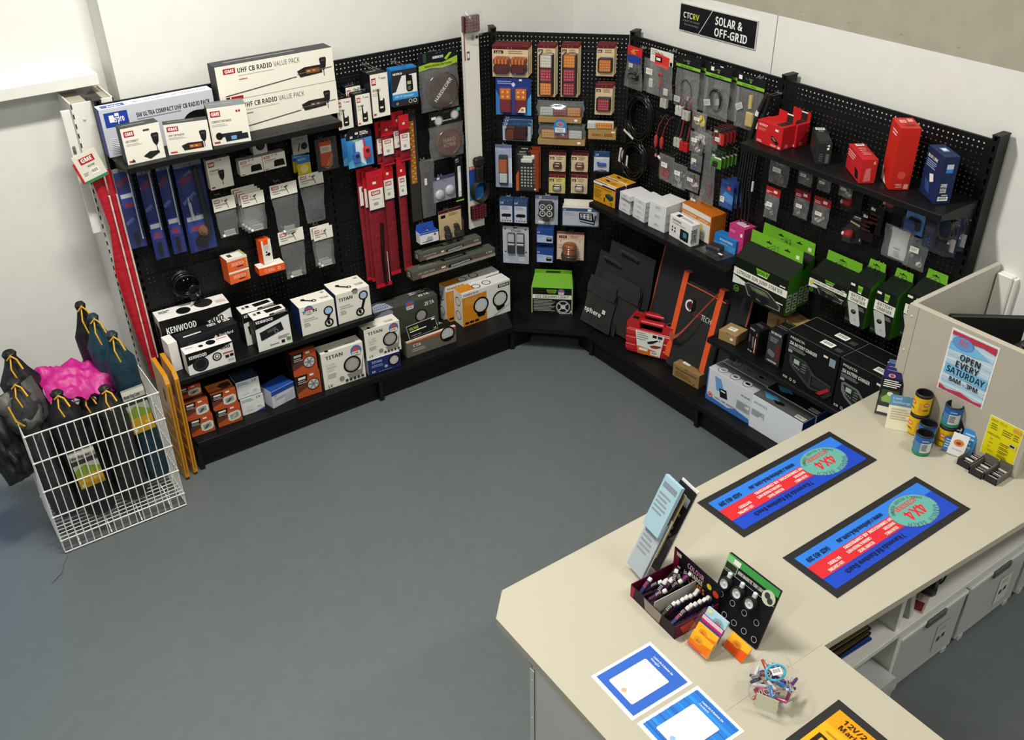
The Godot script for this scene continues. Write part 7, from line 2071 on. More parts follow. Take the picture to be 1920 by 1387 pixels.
	for j in 4:
		var a := 0.8 + j * TAU / 4
		f.p([0.77 + cos(a - 0.25) * 0.05, 0.72 + sin(a - 0.25) * 0.07, 0.77 + cos(a - 0.12) * 0.15, 0.72 + sin(a - 0.12) * 0.21, 0.77 + cos(a + 0.12) * 0.15, 0.72 + sin(a + 0.12) * 0.21, 0.77 + cos(a + 0.25) * 0.05, 0.72 + sin(a + 0.25) * 0.07], k("#c5c9d0"))
	f.p([0.6, 0.86, 0.72, 0.98, 0.92, 0.96, 0.96, 0.84, 0.98, 0.9, 0.93, 0.99, 0.7, 1.0], k("#d0d3d6"))
	sticker(o, f, 0.72, 0.13, 0.085); put(o, f)
	b = Mb.new().paint(k("#6aa72a"))
	b.quad(V(-0.145, 0.2, 0.0), V(0.145, 0.2, 0.0), V(0.13, 0.265, -0.1), V(-0.13, 0.265, -0.1))
	b.quad(V(0.145, 0.2, 0.0), V(0.145, 0.2, -0.14), V(0.13, 0.265, -0.105), V(0.13, 0.265, -0.1)); b.quad(V(-0.145, 0.2, -0.14), V(-0.145, 0.2, 0.0), V(-0.13, 0.265, -0.1), V(-0.13, 0.265, -0.105))
	b.quad(V(0.145, 0.2, -0.14), V(-0.145, 0.2, -0.14), V(-0.13, 0.265, -0.105), V(0.13, 0.265, -0.105))
	b.box(V(-0.13, 0.262, -0.107), V(0.13, 0.29, -0.103)); b.paint(k("#2d3d1c")).box(V(-0.05, 0.267, -0.1025), V(0.05, 0.282, -0.1018)); part("green_top", b, M.carton, o)


func tint(b: Mb, c: Color) -> Mb:
	for j in b.c.size():
		b.c[j] = c.srgb_to_linear()
	return b


func loop_of(b: Mb, c: Vector3, rx: float, ry: float, r: float, tilt := 0.0, seg := 30) -> void:
	var pts := []
	for m in seg:
		var a := TAU * m / seg
		pts.append(c + V(cos(a) * rx, sin(a) * ry, sin(a + tilt) * 0.008))
	b.tube(pts, r, 6, false, true)


# a soft bag of small parts on a hook
func partbag(label: String, u: float, v: float, d: float, w: float, h: float, seed_: int, cols: Array, group := "bags of small parts", top := "") -> Node3D:
	var o := thing("parts_bag", label, "parts bag", at("R", u, v, d), group)
	part("clear_bag", puff(w, h, 0.035, seed_, w * 0.94), M.bag, o)
	if top:
		var t := Mb.new().paint(k(top))
		t.box(V(-w / 2, h - 0.001, -0.001), V(w / 2, h + 0.042, 0.001)); part("header_card", t, M.carton, o)
		var hf := face(Transform3D(Basis(), V(-w / 2, h + 0.042, 0.0014)), w, 0.042)
		hf.r(0.55, 0.3, 0.25, 0.35, CREAM).bars(0.06, 0.55, 0.4, 2, 0.2, k("#e8c9c4")); put(o, hf, "printed_header")
	rng.seed = seed_
	for j in cols.size():
		var b := Mb.new().paint(k(cols[j]))
		var y := h * (0.12 + 0.5 * rng.randf())
		var x := (rng.randf() - 0.5) * w * 0.5
		var r := w * (0.1 + 0.1 * rng.randf())
		b.add(tint(lump(r, r * (0.7 + rng.randf()), 0.009, seed_ + j, 0.7, 8), k(cols[j])), xf(V(x, y, 0.0), 0, 0, rng.randf() * 90))
		b.paint(k(cols[j]).darkened(0.3)).tube([V(x, y, 0.01), V(x + 0.015, y + 0.02, 0.012), V(x + 0.005, y + 0.04, 0.008)], 0.003, 6)
		part("small_part", b, M.gloss, o)
	var f := face(Transform3D(Basis(), V(-w * 0.2, h * 0.75, 0.02)), w * 0.4, h * 0.18)
	f.r(0, 0, 1, 1, CREAM).bars(0.1, 0.3, 0.7, 2, 0.25, GREY); put(o, f, "price_label")
	hook("R", u, v + h - 0.012 + (0.03 if top else 0.0), d + 0.025, false)
	return o


# black and green hanging carton: sloping lid and green tab at the back
func volt(label: String, u: float, v: float, d: float, yaw: float, w: float, h: float, dep: float, rise: float, tab: float, words: Array, kind: int, group: String) -> Node3D:
	var blk := k("#151715")
	var grn := k("#6fb32c")
	var o := thing("charger_carton", label, "box", at("R", u, v, d, yaw), group)
	cw = w; chh = h; cd = dep
	var b := Mb.new().paint(blk)
	var x := w / 2
	b.quad(V(-x, 0, 0), V(x, 0, 0), V(x, h, 0), V(-x, h, 0))
	b.quad(V(-x, h, 0), V(x, h, 0), V(x, h + rise, -dep), V(-x, h + rise, -dep))
	b.quad(V(x, 0, -dep), V(-x, 0, -dep), V(-x, h + rise, -dep), V(x, h + rise, -dep)); b.quad(V(-x, 0, -dep), V(x, 0, -dep), V(x, 0, 0), V(-x, 0, 0))
	b.paint(k("#3f7d22"))
	b.quad(V(x, 0, 0), V(x, 0, -dep), V(x, h + rise, -dep), V(x, h, 0)); b.quad(V(-x, 0, -dep), V(-x, 0, 0), V(-x, h, 0), V(-x, h + rise, -dep))
	part("carton", b, M.carton, o)
	b = Mb.new().paint(grn)
	b.prism(PackedVector2Array([Vector2(-x + 0.008, h + rise), Vector2(x - 0.008, h + rise), Vector2(x - 0.012, h + rise + tab), Vector2(-x + 0.012, h + rise + tab)]), -dep - 0.001, -dep + 0.001)
	part("hang_tab", b, M.carton, o)
	var tf := face(Transform3D(Basis(), V(-x, h + rise + tab, -dep + 0.0015)), w, tab)
	for s: float in ([0.36, 0.7] if w > 0.3 else [0.45]):
		tf.p([s - 0.018 / w, 0.45, s - 0.006 / w, 0.45, s, 0.3, s + 0.006 / w, 0.45, s + 0.018 / w, 0.45, s + 0.018 / w, 0.55, s - 0.018 / w, 0.55], blk)
	if w > 0.3:
		tf.r(0.86, 0.5, 0.06, 0.3, CREAM)
	put(o, tf, "printed_tab")
	var f := fr()
	var c0 := 0.0 if kind == 0 else -0.02
	f.p([0.4 + c0, 0.05, 0.66 + c0, 0.05, 0.62 + c0, 0.21, 0.44 + c0, 0.21], k("#86c440") if kind else k("#6fb32c")).x("VOLT", 0.43 + c0, 0.17, 0.07, blk, 0.2).r(0.44 + c0, 0.2, 0.18, 0.02, CREAM)
	if kind == 0:
		f.r(0, 0.28, 1, 0.2, CREAM).x(words[0], 0.06, 0.43, 0.1, k("#4d5c4d"), 0.86)
		f.p([0, 0.5, 0.24, 0.58, 0.24, 0.68, 0, 0.74], k("#dfe0dd")).p([0.22, 0.62, 0.3, 0.54, 0.66, 0.54, 0.92, 0.78, 0.92, 0.92, 0.62, 0.94, 0.44, 0.88, 0.32, 0.9], k("#8b9088")).p([0.245, 0.63, 0.31, 0.56, 0.65, 0.56, 0.9, 0.79, 0.9, 0.9, 0.62, 0.92, 0.44, 0.86, 0.33, 0.88], k("#2a2c2c")).p([0.32, 0.6, 0.64, 0.59, 0.72, 0.7, 0.4, 0.72], k("#5d625c")).r(0.44, 0.61, 0.18, 0.07, k("#66803a")).e(0.42, 0.8, 0.08, 0.06, k("#191a1b")).e(0.62, 0.83, 0.09, 0.06, k("#191a1b")).ring(0.09, 0.86, 0.05, 0.042, grn).x("12V", 0.06, 0.89, 0.05, grn, 0.06).r(0.86, 0.2, 0.1, 0.03, CREAM).r(0.84, 0.68, 0.12, 0.03, CREAM)
		if words.size() > 1:
			f.e(0.07, 0.48, 0.05, 0.05, k("#d6cb3c"))
	else:
		f.r(0, 0.25, 1, 0.22, CREAM).x(words[0], 0.12, 0.345, 0.07, k("#4d5c4d"), 0.76).x(words[1], 0.12, 0.44, 0.07, k("#4d5c4d"), 0.76)
		f.r(0.02, 0.05, 0.22, 0.05, CREAM).p([0.02, 0.5, 0.1, 0.48, 0.52, 0.48, 0.58, 0.52, 0.84, 0.92, 0.8, 0.97, 0.4, 0.98, 0.32, 0.94], k("#b9bdbb")).e(0.4, 0.68, 0.13, 0.11, INK).e(0.4, 0.66, 0.08, 0.06, k("#555a58")).e(0.56, 0.86, 0.06, 0.06, k("#a6ad8c")).bars(0.62, 0.52, 0.3, 3, 0.03, GREY).x("GO3", 0.05, 0.93, 0.05, k("#5a6a58"), 0.24)
	put(o, f)
	if kind == 0:
		var s := sd(true)
		for j in 3:
			for m in 2:
				s.r(0.06 + m * 0.46, 0.42 + j * 0.17, 0.36, 0.14, k("#c5cabf")).e(0.24 + m * 0.46, 0.49 + j * 0.17, 0.12, 0.06, k("#33383a"))
		put(o, s, "printed_side")
	hook("R", u, v + h + rise + tab * 0.5, 0.06 + d - dep)
	return o


func red_box(f: Face) -> void:
	f.bars(0.08, 0.12, 0.34, 2, 0.06, k("#e8c4c0")).bars(0.08, 0.3, 0.3, 3, 0.045, k("#cf7a76")).r(0.72, 0.16, 0.12, 0.09, CREAM).p([0.56, 0.5, 0.66, 0.48, 0.9, 0.72, 0.84, 0.84, 0.62, 0.68], INK).p([0.6, 0.55, 0.68, 0.53, 0.8, 0.68, 0.72, 0.7], k("#7a6a66")).bars(0.06, 0.84, 0.2, 2, 0.06, k("#e8c4c0")).bars(0.6, 0.86, 0.24, 2, 0.05, k("#e8c4c0")).r(0.88, 0.86, 0.1, 0.1, k("#e3a8a4"))


func right_wall() -> void:
	right_hanging()
	right_shelves()
	right_base()


func right_hanging() -> void:
	var f: Face
	var o: Node3D
	var b: Mb
	o = bagpack("cable_bag", "clear bag of black cable under a red and blue header, by the corner", "cable bag", "R", 0.105, 1.79, 0.07, 0.13, 0.05, 0.2, 0.17, k("#c9262a"), 131, "bagged leads on the right boards")
	f = hdr(o); f.p([0.2, 0.7, 0.45, 0.3, 0.8, 0.25, 0.5, 0.5], k("#e0b04a")).x("KICK", 0.3, 0.9, 0.3, k("#e0b04a"), 0.3); put(o, f, "printed_header")
	f = face(Transform3D(Basis(), V(-0.05, 0.2, 0.01)), 0.11, 0.04); f.r(0, 0, 1, 1, k("#1f3f9a")); put(o, f, "blue_slip")
	b = Mb.new().paint(k("#141517"))
	for j in 4:
		loop_of(b, V(0.0, 0.06 + j * 0.012, 0.0), 0.05, 0.032, 0.006, j)
	b.box(V(-0.04, 0.1, -0.004), V(0.02, 0.13, 0.008), 0.004); part("cable", b, M.gloss, o)
	b = Mb.new().paint(k("#c9c7c0")); b.box(V(-0.04, 0.11, 0.006), V(-0.005, 0.15, 0.008)); part("tag", b, M.carton, o)
	o = bagpack("cable_bag", "clear bag with a red lead under a red label and white card", "cable bag", "R", 0.37, 1.81, 0.1, 0.19, 0.075, 0.19, 0.22, k("#d8d6ce"), 132, "bagged leads on the right boards")
	f = hdr(o); f.bars(0.06, 0.1, 0.3, 3, 0.14, GREY).p([0.22, 0.25, 0.86, 0.4, 0.82, 1.3, 0.22, 1.2], k("#d0332c")).r(0.24, 0.5, 0.3, 0.4, INK).r(0.28, 0.6, 0.18, 0.2, CREAM).r(0.88, 0.66, 0.1, 0.3, INK); put(o, f, "printed_header")
	b = Mb.new().paint(k("#a8222a")); b.tube([V(0.0, 0.13, 0), V(0.01, 0.09, 0.006), V(-0.005, 0.05, 0.004)], 0.005, 8).add(tint(lump(0.014, 0.014, 0.01, 5), k("#a8222a")), xf(V(0.0, 0.13, 0.004))); part("red_lead", b, M.gloss, o)
	b = Mb.new().paint(k("#b9b8b0")); b.box(V(-0.085, 0.04, 0), V(-0.055, 0.09, 0.012), 0.003).box(V(0.04, 0.02, 0), V(0.075, 0.06, 0.012), 0.003); part("connector", b, M.gloss, o)
	o = partbag("grey bag of clips partly behind the red-labelled bag", 0.235, 1.79, 0.045, 0.14, 0.2, 133, ["#8e908c", "#6a6c6a"])
	var gl := ["thin lead bag under a green-striped black header, nearest the corner", "thick lead bag under a green-striped black header, middle of three", "bag with a gold connector under a green-striped black header"]
	for j in 3:
		var u: float = [0.565, 0.80, 1.035][j]
		o = bagpack("lead_bag", gl[j], "lead bag", "R", u, 1.785, 0.075, 0.195, 0.07, 0.215, 0.185, k("#15171a"), 140 + j, "green-striped lead bags")
		f = hdr(o); f.r(0, 0.62, 1, 0.24, k("#7db83a")).x("SOLAR CABLE", 0.2, 0.82, 0.12, INK, 0.5).p([0.44, 0.2, 0.56, 0.2, 0.53, 0.5, 0.47, 0.5], k("#5f8f35")).r(0.7 - j * 0.5 if j < 2 else 0.06, 0.1, 0.12, 0.3, CREAM if j else k("#15171a")); put(o, f, "printed_header")
		b = Mb.new().paint(k("#26282b"))
		if j < 2:
			loop_of(b, V(0.0, 0.1, 0.002), 0.042 + j * 0.004, 0.062, 0.004 + j * 0.003)
			if j:
				loop_of(b, V(0.004, 0.1, 0.004), 0.037, 0.056, 0.006, 1.0)
		else:
			b.paint(k("#b9a56a")).tube([V(0.015, 0.19, 0.004), V(0.02, 0.12, 0.008)], 0.012, 8).box(V(-0.005, 0.02, 0), V(0.05, 0.1, 0.014), 0.006)
		part("lead", b, M.gloss, o)
		f = face(Transform3D(Basis(Vector3.BACK, 0.25 * j), V(-0.085, 0.06 + j * 0.03, 0.012)), 0.05, 0.035); f.r(0, 0, 1, 1, k("#b9b8b0")).bars(0.1, 0.3, 0.7, 2, 0.3, GREY); put(o, f, "price_label")
		if j < 2:
			copy_of(o, at("R", u + 0.03, 1.785, 0.035), "lead bag tucked behind the %s green-striped bag" % ("first" if j == 0 else "second"))
	# coils
	for j in 2:
		o = thing("cable_coil", ["upper big coil of glossy black cable beside the corner", "lower big coil of glossy black cable above the yellow boxes"][j], "cable", at("R", [0.155, 0.125][j], [1.48, 1.215][j], 0.03), "coils of black cable")
		b = Mb.new().paint(k("#0e0f10"))
		var ry: float = [0.135, 0.118][j]
		for m in 9:
			loop_of(b, V(0.006 * sin(m * 1.9), ry + 0.01 + 0.008 * cos(m * 2.3), 0.006 + 0.007 * (m % 5)), 0.115 - 0.012 * (m / 4.0) + 0.006 * sin(m * 3.1), ry - 0.008 * (m % 4), 0.0055, m * 1.1, 40)
		part("coil", b, M.gloss, o)
		b = Mb.new().paint(k("#c9c9c2"))
		if j == 0:
			b.box(V(-0.05, -0.007, 0), V(0.05, 0.007, 0.006), 0.002, xf(V(-0.06, 0.022, 0.045), 0, 0, -22))
		else:
			b.box(V(-0.015, 0, 0), V(0.015, 0.095, 0.014), 0.003, xf(V(-0.11, 0.08, 0.03), 0, 0, -8)).box(V(-0.007, 0, 0), V(0.007, 0.07, 0.004), 0.001, xf(V(-0.03, 0.08, 0.05), 0, 0, -4))
		part("white_tag", b, M.carton, o)
		hook("R", [0.155, 0.125][j], [1.735, 1.445][j], 0.07)
	# connectors on short leads
	var pl := [["grey two-pole plug on a lead, upper left of the plugs", 0.40, 1.748, 0.085, "#a9aaa3", 0.0], ["grey two-pole plug on a lead, under the thin lead bag", 0.531, 1.735, 0.085, "#b9bab4", 0.0], ["grey two-pole plug on a lead, next to the yellow bag", 0.603, 1.728, 0.1, "#a9aaa3", 0.0], ["grey two-pole plug hanging low beside the red plug", 0.537, 1.546, 0.085, "#a9aaa3", 0.1], ["red two-pole plug hanging low on black leads", 0.595, 1.536, 0.085, "#b02328", 0.14]]
	for t: Array in pl:
		o = thing("battery_plug", t[0], "plug", at("R", t[1], t[2], t[3]), "two-pole battery plugs")
		b = Mb.new().paint(k(t[4])); var ww := 0.052 if t[5] < 0.12 else 0.066
		b.box(V(-ww / 2, 0, -0.012), V(-0.002, 0.056, 0.012), 0.003).box(V(0.002, 0, -0.012), V(ww / 2, 0.056, 0.012), 0.003).box(V(-ww / 2 + 0.004, 0.01, -0.009), V(ww / 2 - 0.004, 0.03, 0.009), 0.002); part("housing", b, M.gloss, o)
		b = Mb.new()
		for s: float in [-0.013, 0.013]:
			b.paint(k("#7d2024") if s > 0 else k("#151618")).tube([V(s, 0.05, 0), V(s * 1.2, 0.09, -0.01), V(s * 0.8, 0.12 + t[5], -0.04)], 0.0045, 6)
		part("lead", b, M.rubber, o); hook("R", t[1], t[2] + 0.12 + t[5] * 0.8, 0.08, false)
	for j in 2:
		o = thing("fuse_holder", ["red in-line fuse holder on a hanging lead, nearer the coils", "red in-line fuse holder on a hanging lead, nearer the plugs"][j], "fuse holder", at("R", 0.318 + j * 0.05, 1.475, 0.05), "red in-line fuse holders")
		b = Mb.new().paint(k("#a83a34")); b.lathe([[0.0, 0], [0.006, 0.004], [0.014, 0.03], [0.013, 0.065], [0.005, 0.08], [0, 0.08]], 12, Transform3D(), false); part("holder", b, M.gloss, o)
		b = Mb.new().paint(k("#7d2a28")); b.tube([V(0, 0.08, 0), V(0.012, 0.14, -0.005), V(0.03, 0.2, -0.03)], 0.0032, 6); part("lead", b, M.rubber, o); hook("R", 0.345 + j * 0.05, 1.665, 0.05, false)
	o = thing("lead_adapter", "short black lead with bright metal tip and pink end under the fuse holders", "lead", at("R", 0.36, 1.40, 0.04))
	b = Mb.new().paint(k("#17181a")); b.tube([V(-0.06, 0.07, 0), V(-0.01, 0.04, 0.02), V(0.05, 0.0, 0.02)], 0.006, 8).tube([V(0.16, 0.11, 0), V(0.1, 0.07, 0.02), V(0.04, 0.06, 0.02)], 0.006, 8).paint(k("#c9cac4")).tube([V(0.0, 0.035, 0.024), V(0.02, 0.02, 0.024)], 0.008, 8).paint(k("#c0706a")).box(V(-0.035, 0.02, 0.01), V(-0.015, 0.04, 0.025), 0.004); part("lead", b, M.gloss, o)
	# small bags
	partbag("bag of yellow parts with white labels, under the thin lead bag", 0.70, 1.692, 0.09, 0.115, 0.105, 151, ["#d8b81e", "#cfae18", "#d8d3c4", "#e0c02a"])
	for j in 3:
		partbag(["front bag of white parts in the stack under the yellow bag", "second bag of white parts in the stack under the yellow bag", "rear bag of white parts in the stack under the yellow bag"][j], 0.713, 1.567 + j * 0.003, 0.11 - j * 0.032, 0.112, 0.12, 154 + j, ["#cfcfc8", "#bdbdb6", "#5a2a28"], "bags of white parts")
	partbag("bag with a blue and white part, below the white ones", 0.706, 1.45, 0.09, 0.095, 0.105, 160, ["#2f5cc0", "#c9ced6", "#23262c"])
	partbag("low bag of pinkish parts with a round dark red piece", 0.69, 1.318, 0.09, 0.115, 0.115, 161, ["#6f2a2c", "#c9b8b4", "#8a8a86"])
	partbag("low bag of red battery clamps beside the coil", 0.455, 1.305, 0.08, 0.13, 0.165, 162, ["#a8202a", "#b5262e", "#8f1a22", "#a8202a"])
	partbag("low bag of grey connectors with a slanted label", 0.575, 1.30, 0.085, 0.12, 0.15, 163, ["#8f918e", "#a5a7a4", "#777a78", "#c5c6c2"])
	o = thing("long_lead_bag", "long grey bag with a red-handled lead between the small packs", "lead bag", at("R", 0.795, 1.27, 0.07))
	b = Mb.new().paint(k("#8a3038")); b.tube([V(0.02, 0.05, 0.004), V(0.03, 0.13, 0.006)], 0.008, 8).paint(k("#4c4f52")).tube([V(0.03, 0.13, 0.004), V(0.0, 0.3, 0.004), V(0.01, 0.36, 0)], 0.004, 6); part("lead", b, M.rubber, o); part("clear_bag", puff(0.085, 0.41, 0.028, 164, 0.11), M.bag, o); hook("R", 0.795, 1.665, 0.09)
	for s in 2:
		for j in (4 if s == 0 else 5):
			o = thing("terminal_pack", ("red card pack of terminals, %s from the front" if s == 0 else "green card pack of terminals, %s from the front") % (["first", "second", "third", "fourth", "fifth"][j]), "terminal pack", at("R", 0.916 + j * 0.0, [1.682, 1.545][s], 0.15 - j * 0.03), ["red terminal packs on one hook", "green terminal packs on one hook"][s])
			b = Mb.new().paint(k("#a8201e") if s == 0 else k("#4f8f2a")); b.box(V(-0.04, 0, -0.001), V(0.04, 0.092, 0.001)); part("backing_card", b, M.carton, o)
			cw = 0.08; chh = 0.092; f = front_of(0.08, 0.092, 0.0014)
			f.r(0, 0, 1, 0.28, k("#202224")).r(0.08, 0.16, 0.3, 0.14, CREAM)
			if s == 0:
				f.r(0.1, 0.32, 0.4, 0.6, k("#3a2028")).p([0.52, 0.3, 0.7, 0.34, 0.8, 0.95, 0.55, 0.95], k("#d4502c"))
			else:
				f.r(0.3, 0.3, 0.66, 0.1, CREAM).p([0.05, 0.95, 0.5, 0.5, 0.66, 0.95], INK)
			put(o, f)
			b = Mb.new().paint(k("#c9c9c4") if s == 0 else k("#1c1e1c")); b.box(V(-0.02, 0.015, 0.002), V(0.015, 0.04, 0.012), 0.003); part("terminal", b, M.gloss, o); blister(o, -0.036, 0.004, 0.036, 0.07, 0.02)
		hook("R", 0.916, [1.762, 1.625][s], 0.18)
	b = Mb.new().paint(k("#0f1011"))
	o = thing("hanging_leads", "bunch of long black leads hanging beside the middle post", "leads", at("R", 1.06, 1.15, 0.03))
	for j in 7:
		var x := -0.06 + j * 0.018
		b.tube([V(x + 0.06, 0.72, 0.05), V(x + 0.02, 0.55, 0.03), V(x, 0.3, 0.02), V(x + 0.01 * (j % 3), 0.05 + 0.05 * (j % 3), 0.015)], 0.0055, 6)
	part("lead", b, M.rubber, o)
	b = Mb.new().paint(k("#c9c8c0")); b.box(V(0.06, 0.3, 0.03), V(0.072, 0.36, 0.04), 0.002).box(V(0.052, 0.66, 0.05), V(0.07, 0.7, 0.062), 0.003); part("white_tip", b, M.gloss, o); hook("R", 1.1, 1.87, 0.09)
	o = thing("jumper_lead", "black lead with white bands slanting beside the upper right shelf", "lead", at("R", 1.13, 1.72, 0.06))
	b = Mb.new().paint(k("#121315")); b.tube([V(0.03, 0.29, 0.02), V(0.0, 0.2, 0.03), V(-0.05, 0.0, 0.03)], 0.013, 8).tube([V(0.05, 0.29, 0.02), V(0.03, 0.2, 0.02), V(-0.02, 0.02, 0.02)], 0.011, 8).paint(k("#d8d8d2")).tube([V(-0.006, 0.19, 0.031), V(-0.012, 0.165, 0.032)], 0.0145, 8); part("lead", b, M.rubber, o); hook("R", 1.17, 2.0, 0.08)
	# blue packs on the board
	for j in 3:
		o = card("electrical_pack", ["front blue pack with red part, above the pink box", "second blue pack behind the front one, above the pink box", "rear blue pack of the three above the pink box"][j], "parts pack", "R", 0.985, 1.315, 0.11 - j * 0.035, 0.1, 0.165, k("#2a4f8c"), "blue parts packs", 0.0, j == 0)
		f = fr(); f.r(0, 0, 1, 0.35, k("#1f3c78")).p([0.0, 0.7, 0.4, 0.4, 1, 0.5, 1, 0.8], k("#4a86c4")).r(0.05, 0.62, 0.3, 0.2, CREAM).bars(0.08, 0.66, 0.2, 2, 0.06, GREY).r(0.52, 0.18, 0.24, 0.14, k("#b5403c")); put(o, f); blister(o, -0.045, 0.01, 0.045, 0.12, 0.022)
	o = partbag("small blue bag half hidden behind the orange carton", 0.70, 1.21, 0.06, 0.1, 0.08, 170, ["#2a4f9c", "#c08a84"])
	# second bay
	var cl := [[1.289, 1.54, 0.14, 0.135], [1.464, 1.595, 0.095, 0.09], [1.586, 1.60, 0.088, 0.08], [1.72, 1.61, 0.085, 0.075]]
	for j in 4:
		partbag(["large clear bag of pale cable right under the upper shelf", "clear bag with pale clip, second under the upper shelf", "clear bag with dark clip, third under the upper shelf", "clear bag with silver tape, fourth under the upper shelf"][j], cl[j][0], cl[j][1], 0.06, cl[j][2], cl[j][3], 180 + j, [["#8a7a78"], ["#c9bfa8"], ["#26282c"], ["#c9cac4"]][j], "clear bags under the upper shelf")
	var rh := [[1.286, 1.345, 0.08, 0.1, 0.14, ["#b9bdbc", "#a8adac"]], [1.467, 1.411, 0.06, 0.1, 0.11, ["#c5c6c2", "#24262a"]], [1.596, 1.408, 0.06, 0.108, 0.115, ["#c9a890", "#b9b8b2", "#303236"]]]
	for j in 3:
		partbag(["clear bag of glass tubes under a red header, nearest the post", "clear bag of clips under a dark red header, middle one", "clear bag of pinkish clips under a red header, third one"][j], rh[j][0], rh[j][1], rh[j][2], rh[j][3], rh[j][4], 190 + j, rh[j][5], "red-headed parts bags", ["#b5201f", "#941c22", "#a82a2a"][j])
	var sp := [[1.76, 1.545, 0.03, "red socket plug in a clear dome under the upper shelf"], [1.80, 1.385, 0.03, "red socket plug in a clear dome with a beige strip, lower one"], [2.0, 1.62, 0.03, "dark red socket plug on a bright prong near the blue packs"]]
	for j in 3:
		o = card("socket_pack", sp[j][3], "plug", "R", sp[j][0], sp[j][1], sp[j][2], 0.095, 0.15 if j != 2 else 0.09, k("#1c1e20"), "red socket plugs")
		f = fr(); f.r(0.3, 0.08, 0.4, 0.05, CREAM).bars(0.2, 0.16, 0.6, 1, 0.06, GREY)
		if j == 1:
			f.p([0.1, 0.28, 0.9, 0.36, 0.9, 0.42, 0.1, 0.34], k("#c9b27a")).p([0.84, 0.4, 0.9, 0.4, 0.9, 0.9, 0.84, 0.9], k("#c9b27a"))
		if j == 0:
			f.r(0, 0, 1, 0.2, k("#a8201f")).r(0.6, 0.02, 0.25, 0.14, CREAM)
		put(o, f)
		b = Mb.new().paint(k("#a01c28")); b.lathe([[0.0, 0.0], [0.02, 0.0], [0.024, 0.012], [0.02, 0.03], [0.012, 0.036], [0.012, 0.05], [0, 0.05]], 14, xf(V(-0.015, 0.04, 0.006), -30, 80), false).paint(k("#d8b8b4")).lathe([[0, 0.05], [0.011, 0.05], [0.008, 0.054], [0, 0.055]], 12, xf(V(-0.015, 0.04, 0.006), -30, 80)); part("red_plug", b, M.gloss, o)
		blister(o, -0.044, 0.004, 0.03, 0.09, 0.06)
	for j in 2:
		o = card("dark_parts_card", ["black card with faint red lettering, left of the pale blue card", "black card with faint red lettering, lower and nearer the post"][j], "parts card", "R", [1.905, 1.87][j], [1.47, 1.42][j], 0.04, 0.085, 0.15, k("#161516"), "black parts cards")
		f = fr(); f.r(0.1, 0.1, 0.3, 0.1, CREAM).bars(0.1, 0.3, 0.7, 3, 0.14, k("#54201f")); put(o, f)
	o = card("gauge_pack", "pale blue card with a round dark blue sensor in a blister", "sensor", "R", 2.143, 1.575, 0.085, 0.108, 0.125, k("#5f93c8"), "", -6)
	f = fr(); f.bars(0.2, 0.12, 0.6, 2, 0.06, k("#a8cbea")).p([0.0, 0.5, 0.4, 0.3, 1, 0.4, 1, 1, 0, 1], k("#4a7fb8")); put(o, f)
	b = Mb.new().paint(k("#16181e")).box(V(-0.03, 0.02, 0), V(0.042, 0.08, 0.02), 0.015).paint(k("#34508c")).box(V(-0.045, 0.008, 0.004), V(0.022, 0.068, 0.03), 0.02); part("sensor", b, M.gloss, o); blister(o, -0.05, 0.002, 0.05, 0.09, 0.04)
	o = thing("pouch_bag", "white plastic pouch in a clear bag, low on the second right bay", "pouch", at("R", 2.066, 1.40, 0.05, 0))
	b = Mb.new(); b.add(tint(puff(0.1, 0.155, 0.02, 200, 0.095, 0.5), k("#cfd0cc")), Transform3D()); part("white_pouch", b, M.gloss, o)
	f = face(Transform3D(Basis(), V(-0.025, 0.06, 0.012)), 0.05, 0.05); f.r(0.1, 0, 0.8, 0.1, GREY).r(0.3, 0.3, 0.5, 0.5, k("#a5a7a4")); put(o, f, "printed_label"); part("clear_bag", puff(0.16, 0.17, 0.05, 201, 0.15), M.bag, o, xf(V(-0.01, -0.01, 0))); hook("R", 2.066, 1.555, 0.07)
	partbag("wrinkled clear bag with two paper labels beside the white pouch", 2.165, 1.385, 0.05, 0.12, 0.16, 203, ["#8f9490", "#b9bcb8"])
	o = card("scanner_pack", "big dark blue pack of a code reader with cable, end of right boards", "code reader", "R", 2.275, 1.52, 0.06, 0.175, 0.215, k("#1f3358"), "dark blue code reader packs", 0)
	f = fr(); f.bars(0.62, 0.06, 0.34, 4, 0.06, k("#8fa0c0")).r(0.1, 0.06, 0.2, 0.07, CREAM).r(0.55, 0.6, 0.4, 0.3, k("#c5c6c4")); put(o, f)
	b = Mb.new().paint(k("#222c44")); b.box(V(-0.075, 0.02, 0.002), V(-0.01, 0.135, 0.03), 0.01).paint(k("#34405c")).box(V(-0.065, 0.09, 0.03), V(-0.02, 0.118, 0.0315), 0.001).paint(k("#4a5ae0")).box(V(-0.055, 0.05, 0.03), V(-0.048, 0.057, 0.032), 0.001).box(V(-0.042, 0.06, 0.03), V(-0.035, 0.067, 0.032), 0.001).box(V(-0.042, 0.04, 0.03), V(-0.035, 0.047, 0.032), 0.001); part("code_reader", b, M.gloss, o)
	b = Mb.new().paint(k("#101216")); loop_of(b, V(0.03, 0.14, 0.02), 0.045, 0.055, 0.009); loop_of(b, V(0.03, 0.14, 0.034), 0.04, 0.05, 0.009, 2.0); b.box(V(0.0, 0.02, 0.01), V(0.065, 0.08, 0.035), 0.012); part("cable", b, M.gloss, o); blister(o, -0.082, 0.004, 0.082, 0.2, 0.055)
	copy_of(o, at("R", 2.288, 1.535, 0.0), "dark blue code reader pack behind the front one")
	# black and green chargers
	volt("big black and green jump starter carton, rear of the two", 1.385, 0.925, 0.115, 0, 0.385, 0.215, 0.1, 0.07, 0.07, ["LITHIUM-ION JUMP STARTER"], 0, "black and green hanging cartons")
